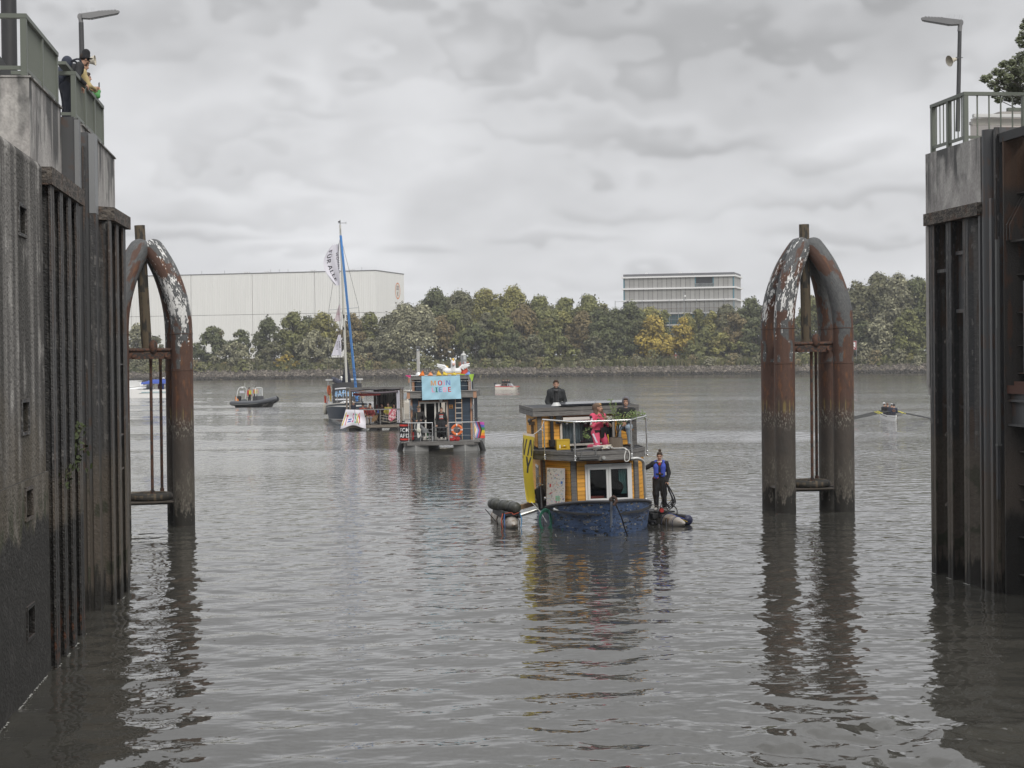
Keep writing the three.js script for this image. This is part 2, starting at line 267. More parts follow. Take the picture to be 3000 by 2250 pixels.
// ---------- left lock wall: local x towards the water, local -z = u away from the camera ----------
const LW = { p: V(-6.79, 0, -23.29), a: 0.1125 };
const lw = (n, y, u) => V(n * Math.cos(LW.a) - u * Math.sin(LW.a), y, -n * Math.sin(LW.a) - u * Math.cos(LW.a)).add(LW.p);
{
  const w = thing('lock_wall', 'streaked concrete and steel sheet-pile lock wall at the left edge, wet black weed at its foot', 'lock wall', LW.p, LW.a);
  const z = (u) => -u, b = new MB();
  // panel with four pockets left open, in strips
  const rows = [[0.85, 1.26], [2.58, 2.97], [3.82, 4.24], [6.68, 7.06]], u0 = 2.12, u1 = 2.72;
  const face = (ya, yb, ua, ub) => b.span(-1.4, yb <= 3.12 ? 0.035 : 0, ya, yb, z(ub), z(ua));
  face(-1.5, 3.12, -16, u0); face(-1.5, 3.12, u1, 4.42); face(3.121, 7.8, -16, u0); face(3.121, 7.8, u1, 4.42);
  let y = -1.5; for (const [a, c] of rows) { for (const [p, q] of y < 3.12 && a > 3.12 ? [[y, 3.12], [3.121, a]] : [[y, a]]) face(p, q, u0 + 0.0005, u1 - 0.0005); y = c; } face(y, 7.8, u0 + 0.0005, u1 - 0.0005);
  b.build('concrete_face', mConcrete, w);
  for (const [a, c] of rows) { const p = new MB(); p.span(-1.39, -0.3, a, c, z(u1), z(u0)); p.build('pocket_back', mPile, w); const f = new MB(), t = 0.05, xx = a < 3 ? 0.06 : 0.025; f.span(-0.28, xx, a - t, a, z(u1), z(u0)).span(-0.28, xx, c, c + t, z(u1), z(u0)).span(-0.28, xx, a - t, c + t, z(u0), z(u0 - t)).span(-0.28, xx, a - t, c + t, z(u1 + t), z(u1)); f.build('pocket_frame', mPileWeed, w); }
  const cop = new MB(); cop.add(new THREE.CylinderGeometry(0.16, 0.16, 20.42, 14, 1, false), -0.155, 7.8, z(-5.79), Math.PI / 2); cop.span(-1.4, -0.16, 7.802, 7.955, z(4.42), z(-16)); cop.build('coping', mConcrete, w);
  // first group of piles with its cap beam
  for (const [a, c] of [[4.62, 5.02], [5.68, 6.02], [6.68, 7.04], [7.7, 8.12]]) pile(w, a, c, 0.1, 0.95, 7.6, mPileWeed);
  new MB().span(-1.15, -0.9, -1.5, 7.58, z(11.2), z(4.44)).build('back_plate', mPileWeed, w);
  new MB().span(-1.1, 0.14, 7.602, 7.88, z(8.55), z(4.55)).build('cap_beam', mCap, w);
  for (const u of [5.3, 6.3, 7.3, 8.4]) new MB().prism([[0, 0], [0.75, 0], [0.75, 0.02], [0.02, 0.45], [0, 0.45]], 0.03, -0.85, 7.16, z(u)).build('gusset', mPileWeed, w);
  // gate guide columns
  new MB().span(-0.8, -0.075, 7.86, 9.25, z(9.3), z(8.9)).span(-0.075, 0, 7.88, 9.22, z(9.26), z(8.93)).build('guide_column', mBeam, w);
  new MB().span(-0.07, 0.012, 7.89, 9.2, z(8.93), z(8.9)).build('column_edge', mBeamLight, w);
  new MB().span(-1.5, -0.1, -1.5, 9.27, z(11.7), z(11.25)).build('guide_column', mBeam, w);
  new MB().span(-0.1, 0.02, 7.7, 9.24, z(11.65), z(11.2)).build('column_edge', mBeamLight, w);
  new MB().span(-0.1, 0.02, -1.5, 7.69, z(11.65), z(11.2)).span(-0.22, -0.17, -1.5, 9.0, z(11.24), z(11.19)).build('column_flange', mPile, w);
  new MB().span(-0.62, -0.3, 5.0, 5.72, z(11.25), z(11.2)).build('hinge_bracket', mCap, w);
  // second group
  for (const [a, c] of [[11.74, 12.1], [12.72, 13.1], [13.72, 14.2]]) pile(w, a, c, 0.22 + (a - 11.74) * 0.03, 0.6, 7.6, mPile);
  new MB().span(-0.6, -0.05, -1.5, 7.6, z(11.74), z(11.705)).span(-0.95, -0.5, -1.5, 7.58, z(14.2), z(11.75)).build('end_plate', mPile, w);
  new MB().plan([[-0.9, -11.72], [0.02, -11.72], [0.29, -12.0], [0.36, -14.5], [-0.9, -14.5]], 0.26, 7.88).build('cap_beam', mCap, w);
  for (const yy of [4.75, 3.3, 2.6]) new MB().span(0.05, 0.24, yy, yy + 0.03, z(13.7), z(13.2)).build('cleat', mPile, w);
  // upper concrete blocks
  new MB().span(-3.4, -0.3, 7.958, 9.38, z(8.89), z(5.25)).build('parapet_block', mUpper, w);
  new MB().span(-3.4, -0.3, 7.882, 9.47, z(17.7), z(11.75)).build('parapet_block', mUpper, w);
  new MB().span(-3.42, -0.26, 9.382, 9.41, z(8.88), z(5.23)).span(-3.42, -0.26, 9.472, 9.5, z(17.7), z(11.75)).build('coping_slab', mUpper, w);
  new MB().span(-14, -1.5, -1.5, 7.9, z(17.7), z(-16)).span(-0.95, -0.96 - 0.5, -1.5, 7.57, z(17.6), z(14.21)).build('backfill', mConcrete, w);
  new MB().span(-14, -3.45, 7.902, 9.3, z(30), z(5.3)).build('quay_deck', mUpper, w);
}
{
  const r = thing('railing', 'nearer grey-green steel railing on the left parapet, cut by the left picture edge', 'railing', LW.p, LW.a);
  railing(r, [-0.38, -5.3], [-3.4, -5.3], 10.4, 9.41, 0.42, 1); railing(r, [-0.38, -5.3], [-0.38, -8.85], 10.4, 9.41, 0.115, 2);
  new MB().box(0.16, 0.06, 1.3, -0.5, 10.47, -8.5).build('handrail_cap', mRail, r);
}
{
  const r = thing('railing', 'grey-green steel railing on the left wall that the onlookers lean on', 'railing', LW.p, LW.a);
  railing(r, [-0.38, -11.3], [-1.5, -11.3], 10.45, 9.5, 0.36, 1, false); railing(r, [-0.38, -11.3], [-0.38, -15.95], 10.45, 9.5, 0.115, 3);
  new MB().box(0.16, 0.06, 1.2, -0.55, 10.56, -11.55).build('handrail_cap', mRail, r);
}
// weeds growing from the left piles
for (const [u, y, n, s, where] of [[7.35, 3.4, 80, 0.85, 'larger green weed growing out of the gap between the left sheet piles'], [5.9, 2.95, 26, 0.4, 'small green weed sprouting low on the left sheet piles']]) {
  const t = thing('weed_plant', where, 'weed', lw(0.0, y, u)), L = new MB(), S = new MB();
  const r = rng(u * 100 | 0);
  for (let i = 0; i < n; i++) { const q = r() * s, a = r() * 6.28, o = (0.25 - q * 0.12) * r(); const x = Math.cos(a) * o + 0.12, zz = Math.sin(a) * o; L.add(new THREE.CircleGeometry(0.035 + 0.03 * r(), 5), x, q - 0.55 * s, zz, r() * 3, r() * 3, r() * 3, 1, 0.6, 1); }
  for (let i = 0; i < 7; i++) S.tube([[0, -0.55 * s, 0], [0.08, 0, (r() - 0.5) * 0.1], [0.1 + 0.1 * r(), 0.4 * s * r(), (r() - 0.5) * 0.3]], 0.006, 6, 4);
  L.build('leaves', mat(0.05, 0.066, 0.024, 0.8), t); S.build('stems', mat(0.09, 0.09, 0.04, 0.8), t);
}

// ---------- right lock wall: local x away from the water (to the right), local z = w towards the camera ----------
const RW = { p: V(9.16, 0, -38.86), a: 0.13 };
{
  const w = thing('lock_wall', 'dark steel sheet-pile lock wall with a concrete parapet at the right edge', 'lock wall', RW.p, RW.a);
  for (const [a, c] of [[0, 0.28], [0.96, 1.25], [1.9, 2.2]]) { // flange plane x = 0, webs go right
    const b = new MB(), m = (a + c) / 2, f = (c - a) / 2;
    b.span(0, 0.035, -1.5, 7.6, a, m - f * 0.08).span(0, 0.035, -1.5, 7.6, m + f * 0.08, c).span(0.02, 0.05, -1.5, 7.6, m - f * 0.1, m + f * 0.1).span(0.036, 0.75, -1.5, 7.6, m - 0.018, m + 0.018);
    b.build('sheet_pile', mPile, w);
  }
  new MB().span(0.62, 0.7, -1.5, 7.58, 0.14, 2.78).build('back_plate', mPile, w);
  new MB().plan([[0.03, 2.21], [0.5, 2.8], [0.5, 2.83], [0.0, 2.22]], 9.1, 7.6).build('chamfer_plate', mPile, w);
  new MB().span(0.06, 0.42, 6.55, 6.62, 0.98, 0.3).span(0.3, 0.36, 6.62, 7.58, 0.3, 0.96).build('stiffener', mPile, w);
  new MB().span(0.16, 0.2, 5.7, 6.9, 1.27, 1.88).span(0.1, 0.2, 5.66, 5.74, 1.26, 1.89).span(0.1, 0.2, 6.88, 6.96, 1.26, 1.89).build('patch_plate', mBeam, w);
  for (const y of [5.05, 3.05, 1.55]) { new MB().span(0.3, 0.34, y - 0.16, y + 0.18, 0.2, 0.92).build('bollard_plate', mCap, w); new MB().bar([0.3, y, 0.75], [0.08, y, 0.85], 0.055, 10).ball(0.075, 0.07, y, 0.86).build('mooring_pin', mCap, w); }
  new MB().span(-0.09, 1.3, 7.602, 7.86, -0.12, 2.9).build('cap_beam', mCap, w);
  new MB().span(0.0, 6, 7.862, 9.18, -0.2, 2.88).span(-0.012, -0.001, 4.1, 7.6, -0.19, -0.02).build('parapet_block', mUpper, w);
  new MB().span(0.03, 0.9, 3.9, 7.6, -0.2, -0.04).build('end_wall', mUpper, w);
  new MB().span(0.06, 0.7, -1.5, 3.9, -0.16, -0.04).build('end_plate', mPile, w);
  // rounded guide column
  const col = new MB(); col.cyl(0.16, 0.16, 10.8, 0.14, 3.9, 3.03, 0, 0, 0, 18).span(0.14, 1.2, -1.5, 9.3, 2.87, 3.5).span(-0.02, 0.1, -1.5, 7.6, 2.8, 2.87).span(0.0, 0.2, -1.5, 7.9, 3.3, 3.42); col.build('guide_column', mBeam, w);
  new MB().span(0.06, 0.13, -1.5, 9.3, 3.42, 3.5).span(0.2, 0.34, -1.5, 9.2, 3.52, 3.6).build('column_flange', mPile, w);
  new MB().span(-0.03, 0.03, 3.0, 7.05, 3.66, 3.74).span(-0.04, 0.05, 2.96, 3.0, 3.64, 3.76).build('ladder_rail', mat(0.11, 0.112, 0.11, 0.6), w);
  new MB().span(-0.035, 0.025, 1.9, 5.3, 3.66, 3.73).build('ladder_rail', mPole, w);
  new MB().span(0.9, 8, -1.5, 7.55, -0.03, 2.86).span(1.25, 8, -1.5, 9.1, 2.9, 3.5).build('backfill', mPile, w);
}
{ // the gate in its recess
  const g = thing('lock_gate', 'rusty riveted steel lock gate with ribs at the right picture edge', 'lock gate', RW.p, RW.a);
  const rust = mat(1, 1, 1, 0.75, { map: T10((u, v) => { const a = fb(u, v, 60, 3, 4, 3), b = fb(u, v, 14, 16, 4, 7), y = v * 10; let c = mix3([0.035, 0.034, 0.034], [0.06, 0.052, 0.046], a); c = mix3(c, [0.115, 0.062, 0.036], ss(7.9, 8.2, y) * (0.45 + 0.5 * a)); c = mix3(c, [0.11, 0.05, 0.026], ss(0.55, 0.7, b) * 0.55); c = mix3(c, [0.105, 0.085, 0.07], ss(3.3, 2.2, y + (b - 0.5)) * ss(1.2, 1.9, y) * 0.9); return mix3(c, [0.018, 0.016, 0.014], ss(1.7, 1.4, y + (b - 0.5) * 0.4)); }, 3), bumpMap: steelBump, bumpScale: 0.008 });
  const red = mat(0.085, 0.036, 0.024, 0.75);
  const z0 = 3.8, z1 = 12;
  new MB().span(0.62, 0.68, -1.5, 9.0, z0, z1).build('skin_plate', rust, g);
  new MB().span(0.1, 0.6, 9.1, 9.16, z0 - 0.35, z1).span(0.1, 0.16, 8.98, 9.1, z0 - 0.2, z1).build('cap_plate', mBlack, g);
  new MB().span(0.1, 0.62, -1.5, 9.08, z0 - 0.05, z0).build('edge_plate', rust, g);
  for (const y of [7.95, 7.3, 6.35, 5.6, 4.95, 4.4, 4.2, 2.85, 2.2, 1.9, 1.15, 0.4, -0.1]) new MB().span(0.36, 0.619, y - 0.012, y + 0.012, z0 + 0.001, z0 + (y === 7.95 ? 4 : 0.62)).build('rib', rust, g);
  new MB().span(0.2, 0.6, 6.98, 7.02, z0 + 0.05, z0 + 3).build('bracket_shelf', rust, g);
  for (const k of [0.1, 0.26]) { const b = new MB(); b.prism([[0.1, 7.02], [0.6, 7.02], [0.6, 7.9], [0.42, 7.9], [0.1, 7.32]], 0.03, 0, 0, z0 + k); b.build('bracket_plate', rust, g); }
  new MB().span(0.2, 0.61, 4.4, 6.1, z0 + 0.66, z0 + 0.78).span(0.2, 0.61, 6.1, 6.2, z0 + 0.66, z1).build('opening_frame', mBeam, g);
  new MB().span(0.3, 0.615, 4.2, 6.1, z0 + 0.8, z1).build('dark_opening', mBlack, g);
  new MB().span(0.14, 0.6, 4.0, 4.16, z0 - 0.1, z1).span(0.2, 0.55, 4.16, 4.24, z0 + 0.2, z1).build('hinge_plate', red, g);
  new MB().span(0.16, 0.58, 3.84, 3.88, z0 - 0.05, z1).span(0.16, 0.58, 3.36, 3.4, z0 - 0.05, z1).span(0.24, 0.3, 3.4, 3.84, z0, z1).span(0.22, 0.5, 3.88, 4.0, z0, z1).build('girder', mBeam, g);
}
{
  const r = thing('railing', 'grey-green steel railing around the corner of the right parapet', 'railing', RW.p, RW.a);
  railing(r, [0.15, -0.12], [0.15, 1.74], 10.26, 9.19, 0.2, 2); railing(r, [0.15, 1.74], [4, 1.74], 10.26, 9.19, 0.265, 3, false);
  railing(r, [1.6, 0.6], [5, 0.6], 10.1, 9.19, 0.3, 2, false);
}
{
  const r = thing('railing', 'taller grey-green steel railing section above the gate at the right picture edge', 'railing', RW.p, RW.a);
  railing(r, [1.32, 2.6], [4, 2.6], 10.82, 9.2, 0.24, 2);
  new MB().span(1.3, 4, 9.62, 9.68, 2.58, 2.64).build('middle_rail', mRail, r);
}
{ // pale fascia and tube light behind the right railing
  const t = thing('light_tube', 'white fluorescent light bar behind the right railing', 'light bar', RW.p, RW.a);
  new MB().span(0.6, 2.0, 9.83, 9.9, 0.98, 1.1).build('housing', mat(0.75, 0.75, 0.74, 0.5), t); new MB().prism([[0, 0], [0.16, 0], [0.1, -0.14], [0.03, -0.14]], 1.36, 0.62, 9.82, 1.0, 0, Math.PI / 2, 0).build('diffuser', mat(0.6, 0.58, 0.54, 0.5), t);
  new MB().bar([1.92, 9.2, 1.04], [1.92, 9.8, 1.04], 0.03).box(0.1, 0.12, 0.08, 1.92, 9.6, 1.0).build('bracket', mGalv, t);
}
{
  const t = thing('container', 'off-white site container with faded grey lettering behind the right railing', 'container', RW.p, RW.a);
  new MB().span(1.6, 8, 9.2, 10.02, -1.6, 0.1).build('body', mat(0.62, 0.57, 0.53, 0.7), t);
  const tx = drawn(512, 64, (c, w, h) => { c.fillStyle = '#cfc5be'; c.fillRect(0, 0, w, h); c.fillStyle = '#a59d97'; c.font = 'bold 46px sans-serif'; c.fillText('s Harburg', 40, 48); });
  new MB().add(new THREE.PlaneGeometry(4, 0.42), 3.7, 9.42, 0.104).build('lettering', mat(1, 1, 1, 0.7, { map: tx }), t, true);
  new MB().span(1.58, 8.02, 10.021, 10.09, -1.62, 0.12).build('roof_edge', mat(0.4, 0.38, 0.36, 0.7), t);
}

// ---------- street lamps ----------
function lamp(name, label, foot, top, side, lean, r = 0.055) {
  const t = thing(name, label, 'street lamp', foot, 0), H = top.y - foot.y, dx = top.x - foot.x, dz = top.z - foot.z;
  new MB().bar([0, 0, 0], [dx, H, dz], r, 14, r * 0.85).build('pole', mPole, t);
  const h = new THREE.Group(); h.name = 'lamp_head'; h.position.set(dx, H, dz); h.rotation.set(0, side > 0 ? lean : -lean, side > 0 ? 0.1 : -0.1); t.add(h); h.scale.setScalar(0.72);
  const b = new MB(); b.cyl(0.075, 0.075, 0.22, 0, 0.02, 0); b.cyl(0.1, 0.1, 0.13, 0, 0.2, 0.0, Math.PI / 2); b.build('joint', mLampBody, h);
  const s = side, c = new MB(); c.prism([[0.04 * s, 0.13], [0.3 * s, 0.1], [1.25 * s, 0.215], [1.3 * s, 0.27], [1.25 * s, 0.305], [0.55 * s, 0.32], [0.05 * s, 0.28]], 0.3, 0, 0, -0.15); c.build('housing', mLampBody, h);
  for (let i = 0; i < 6; i++) new MB().box(0.075, 0.03, 0.27, (0.62 + i * 0.105) * s, 0.325, 0, 0, 0, 0.1 * s).build('cooling_fin', mLampBody, h);
  new MB().prism([[0.35 * s, 0.1], [1.2 * s, 0.205], [1.2 * s, 0.195], [0.35 * s, 0.085]], 0.24, 0, 0, -0.12).build('lens', mat(0.12, 0.12, 0.13, 0.2), h);
  for (let i = 0; i < 7; i++) new MB().bar([(-0.02 + i * 0.085) * s, 0.3, 0], [(-0.05 + i * 0.085) * s, 0.47, (i % 2 - 0.5) * 0.06], 0.004, 4).build('bird_spike', mGalv, h);
  return t;
}
{
  const zl = -43, A = atZ(241, 200, zl), B = atZ(237.5, 66, zl); const f = A.clone().add(A.clone().sub(B).multiplyScalar(1.6));
  const t = lamp('street_lamp', 'dark pole street lamp with arm pointing right above the left onlookers', f, B, 1, 0.25, 0.07);
  const h = new MB(); h.lathe([[0.03, 0], [0.06, 0.1], [0.13, 0.3], [0.17, 0.38], [0.15, 0.38], [0.05, 0.12]], 0, 0, 0, 20, 0, 0, -1.5); h.build('horn', mCream, t).position.set(0.02, A.y - f.y + 0.16, 0.05); t.children[t.children.length - 1].scale.setScalar(0.75);
  const zr = -43, C = atZ(2808, 272, zr), D = atZ(2812, 84, zr), g = C.clone().add(C.clone().sub(D).multiplyScalar(0.6));
  const t2 = lamp('street_lamp', 'dark pole street lamp with arm pointing left and a loudspeaker, above the right railing', g, D, -1, 0.25);
  const k = new THREE.Group(); k.name = 'horn_loudspeaker'; t2.add(k); k.scale.setScalar(0.68); k.position.set((C.x + (D.x - C.x) * 0.52) - g.x, (C.y + (D.y - C.y) * 0.52) - g.y, 0);
  new MB().lathe([[0.05, 0], [0.065, 0.1], [0.09, 0.2], [0.15, 0.3], [0.2, 0.33], [0.185, 0.33], [0.08, 0.18]], -0.09, 0.02, 0, 20, 0, 0.4, 1.85).build('horn', mCream, k); new MB().cyl(0.075, 0.06, 0.14, -0.05, 0.03, 0, 0, 0, 1.7).bar([0, 0.06, 0], [0.12, 0.06, 0.05], 0.012).build('driver', mPole, k);
}
{ // thick mast and cabinet at the far left
  const z = -38, a = atZ(27, 120, z), t = thing('signal_mast', 'thick black mast at the upper left corner behind the near railing', 'mast', [a.x, 9.3, z]);
  new MB().cyl(0.165, 0.16, 6, 0, 4.05, 0, 0, 0, 0, 20).build('pole', mRailDark, t); new MB().cyl(0.17, 0.17, 1.1, 0.01, 0.5, 0, 0, 0, 0, 20).build('base', mRailDark, t); new MB().cyl(0.055, 0.055, 0.02, 0.02, 1.5, 0.17, Math.PI / 2).build('button', mCream, t);
  const c = thing('control_cabinet', 'black control cabinet behind the near railing at the far left', 'cabinet', [atZ(24, 200, -36.5).x, 9.3, -36.5]);
  new MB().box(0.34, 0.46, 0.2, 0, 0.95, 0).build('box', mBlack, c); new MB().box(0.06, 0.7, 0.06, -0.08, 0.36, 0).box(0.06, 0.7, 0.06, 0.1, 0.36, 0).build('stand', mPole, c);
  const s = thing('sloped_panel', 'slanted black information panel behind the man with the backpack', 'panel', lw(-1.9, 9.5, 12.6), LW.a);
  const q = new MB(); q.prism([[-0.6, 1.15], [1.5, 0.35], [1.5, 0.28], [-0.6, 0.55]], 0.05, 0, 0.35, 0, 0, Math.PI / 2 - 0.2, 0); q.build('board', mRailDark, s); new MB().bar([0.0, 0, 0.2], [0, 1.0, 0.2], 0.03).build('leg', mPole, s);
}

// ---------- mooring dolphins ----------
const legTex = (white) => texture(512, 1024, (u, v) => { // u round the leg, v = height / 9
  const y = v * 9, a = fb(u, v, 9, 18, 5, 3 + white), b = fb(u, v, 24, 30, 4, 17), st = fb(u, v, 40, 5, 4, 23), g = fb(u, v, 80, 160, 3, 41);
  let rust = mix3([0.082, 0.038, 0.026], [0.115, 0.062, 0.043], st); rust = mix3(rust, [0.2, 0.085, 0.035], ss(0.6, 0.74, b) * 0.6); rust = mix3(rust, [0.05, 0.03, 0.025], ss(0.62, 0.75, a) * 0.6);
  let c = rust;
  if (y > 4.6) {
    const grey = ss(0.47, 0.54, a + ss(5.6, 7.8, y) * 0.12 - (white ? 0.0 : 0.015) - 0.1 * ss(5.7, 5.0, y)); c = mix3(c, mix3([0.075, 0.08, 0.085], [0.13, 0.13, 0.128], g), grey);
    if (white) { const side = 0.55 + 0.45 * Math.sin(u * 6.283 + white * 9), f = b * 0.35 + a * 0.3 + g * 0.35; c = mix3(c, mix3([0.55, 0.55, 0.54], [0.8, 0.79, 0.77], g), ss(0.61, 0.64, f + side * 0.14 * ss(5.6, 6.2, y) - 0.05 - 0.05 * ss(7.5, 8.3, y) + (st - 0.5) * 0.12)); }
  }
  c = mix3(c, mix3([0.085, 0.065, 0.052], [0.055, 0.05, 0.044], a), ss(3.7, 2.7, y + (a - 0.5) * 1.2));
  c = mix3(c, [0.24, 0.18, 0.06], ss(0.56, 0.68, st) * ss(3.0, 3.15, y) * ss(3.5, 3.3, y) * 0.8);
  c = mix3(c, [0.27, 0.25, 0.21], ss(0.6, 0.68, g) * ss(2.45, 2.75, y) * ss(3.25, 3.0, y) * 0.8);
  c = mix3(c, mix3([0.085, 0.074, 0.06], [0.17, 0.155, 0.13], ss(0.5, 0.75, g * 0.6 + b * 0.4)), ss(2.1, 1.1, y + (a - 0.5) * 0.7 + (g - 0.5) * 0.6));
  c = mix3(c, [0.022, 0.02, 0.016], ss(0.62, 0.42, y + (b - 0.5) * 0.9 + (g - 0.5) * 0.5));
  const k = (0.84 + 0.32 * g) * 0.88; return [c[0] * k, c[1] * k, c[2] * k];
});
const legBump = texture(256, 512, (u, v) => { const a = fb(u, v, 24, 60, 4, 6); return [a, a, a]; }, { srgb: false });
const mLeg = [0, 0.3, 0.72].map((w) => mat(1, 1, 1, 0.72, { map: legTex(w), bumpMap: legBump, bumpScale: 0.012 }));
const mRust = mat(1, 1, 1, 0.8, { map: texture(256, 256, (u, v) => { const a = fb(u, v, 8, 12, 5, 3), b = fb(u, v, 20, 20, 4, 9); return mix3(mix3([0.07, 0.034, 0.022], [0.13, 0.06, 0.036], a), [0.035, 0.03, 0.028], ss(0.5, 0.65, b)); }), bumpMap: steelBump, bumpScale: 0.006 });
const mPost = mat(1, 1, 1, 0.75, { map: texture(256, 512, (u, v) => { const a = fb(u, v, 10, 12, 5, 3), b = fb(u, v, 30, 12, 4, 9); return mix3(mix3([0.085, 0.072, 0.045], [0.12, 0.085, 0.055], b), [0.03, 0.028, 0.024], ss(0.48, 0.62, a + (0.6 - v) * 0.25)); }, { repeat: [1, 0.25] }), bumpMap: steelBump, bumpScale: 0.006 });
function dolphin(label, c, turn, mats, lean) {
  const t = thing('mooring_dolphin', label, 'mooring dolphin', c, turn), hx = 0.92, hz = 0.8, R = 0.315;
  const prof = [[1, -1.5], [1, 1], [1, 3.5], [1, 5.2], [1, 5.65], [0.955, 6.25], [0.825, 6.84], [0.6, 7.457], [0.34, 7.93], [0.2, 8.14]];
  let k = 0;
  for (const [sx, sz] of [[-1, 1], [1, 1], [-1, -1], [1, -1]]) {
    const curve = new THREE.CatmullRomCurve3(prof.map(([q, y]) => V(sx * hx * q, y, sz * hz * q)), false, 'centripetal'), n = 70, m = 26;
    const b = new MB(), P = [], F = curve.computeFrenetFrames ? null : null;
    for (let i = 0; i <= n; i++) { const s = i / n; const p = curve.getPoint(s), tan = curve.getTangent(s), out = V(sx * hx, 0, sz * hz).normalize(), side = V().crossVectors(V(0, 1, 0), out), up = V().crossVectors(tan, side).normalize().multiplyScalar(-1); P.push([p, side, up, tan]); }
    const ring = (i) => i <= n ? [P[i], R, 0] : [P[n], R * Math.cos((i - n) / 6 * 1.5708), R * 0.9 * Math.sin((i - n) / 6 * 1.5708)];
    b.grid(m, n + 6, (u, v) => { const [[p, side, up, tan], r, off] = ring(Math.round(v * (n + 6))), a = u * 6.2832 + 1.57; return p.clone().addScaledVector(tan, off).addScaledVector(side, Math.cos(a) * r).addScaledVector(up, Math.sin(a) * r * 1.0).toArray(); });
    const g = b.g[0], pp = g.attributes.position, uv = g.attributes.uv; for (let i = 0; i < pp.count; i++) uv.setY(i, pp.getY(i) / 9);
    const leg = b.build('leg', mats[k++], t, true);
    for (const y of [5.62, 4.55]) new MB().add(new THREE.TorusGeometry(R + 0.001, 0.012, 5, 26), sx * hx, y, sz * hz, Math.PI / 2).build('weld_seam', mRust, leg);
  }
  const post = new MB(); post.cyl(0.155, 0.155, 3.95, 0, 0, 0, 0, 0, 0, 20).cyl(0.3, 0.16, 0.25, 0, -1.85, 0); const po = post.build('centre_post', mPost, t); po.position.set(-lean * 0.5, 6.87, 0); po.rotation.z = lean * 0.25;
  for (const s of [-1, 1]) { // frame beams between the legs: front, rear, and the two sides
    const f = new MB(); f.bar([-hx + 0.3, 5.16, s * (hz - 0.1)], [hx - 0.3, 5.16, s * (hz - 0.1)], 0.055).span(-hx + 0.26, hx - 0.26, 4.9, 5.09, s * (hz - 0.1) - 0.03, s * (hz - 0.1) + 0.03).span(-hx + 0.24, -hx + 0.3, 4.87, 5.22, s * (hz - 0.1) - 0.12, s * (hz - 0.1) + 0.12).span(hx - 0.3, hx - 0.24, 4.87, 5.22, s * (hz - 0.1) - 0.12, s * (hz - 0.1) + 0.12); f.bar([-hx + 0.45, 5.0, s * (hz - 0.2)], [-hx + 0.45, 5.0, s * hz], 0.06, 10).bar([hx - 0.45, 5.0, s * (hz - 0.2)], [hx - 0.45, 5.0, s * hz], 0.06, 10).build('frame_beam', mRust, t);
    new MB().bar([s * (hx - 0.1), 5.16, -hz + 0.3], [s * (hx - 0.1), 5.16, hz - 0.3], 0.055).span(s * (hx - 0.1) - 0.03, s * (hx - 0.1) + 0.03, 4.9, 5.09, -hz + 0.26, hz - 0.26).span(s * (hx + 0.02) - 0.03, s * (hx + 0.02) + 0.2 * s, 4.88, 5.2, -hz + 0.22, -hz + 0.26).build('frame_beam', mRust, t);
  }
  new MB().ball(0.13, 0.1, 5.24, hz - 0.1, 1, 1.7, 1).build('bearing', mRust, t); new MB().bar([-0.6, 5.15, -0.5], [0.6, 5.15, 0.5], 0.06).bar([0.6, 5.15, -0.5], [-0.6, 5.15, 0.5], 0.06).build('cross_brace', mRust, t);
  for (const [x, z] of [[0.06, 0.3], [0.42, -0.45]]) { new MB().bar([x, 0.95, z], [x, 5.05, z], 0.045, 10).box(0.12, 0.16, 0.05, x, 0.95, z).box(0.1, 0.16, 0.05, x, 4.9, z).build('tie_rod', mRust, t); }
  new MB().add(new THREE.TorusGeometry(0.58, 0.12, 12, 40), 0, 0.83, 0, Math.PI / 2).build('ring_fender', mPost, t);
  new MB().span(-hx + 0.25, hx - 0.25, 0.7, 0.73, -hz - 0.12, hz + 0.05).span(-hx - 0.14, -hx + 0.1, 0.7, 0.73, -hz + 0.1, hz - 0.1).span(hx - 0.1, hx + 0.14, 0.7, 0.73, -hz + 0.1, hz - 0.1).span(-hx + 0.3, hx - 0.3, 0.58, 0.699, -0.05, 0.05).build('step_plate', mBeam, t);
  return t;
}
dolphin('rusty four-legged mooring dolphin standing free in the water on the right', [9.13, 0, -54.95], 0.11, [mLeg[1], mLeg[0], mLeg[1], mLeg[0]], 0.05);
dolphin('rusty four-legged mooring dolphin half hidden behind the left lock wall', [-10.77, 0, -52.5], 0.3, [mLeg[0], mLeg[2], mLeg[0], mLeg[2]], 0.18);

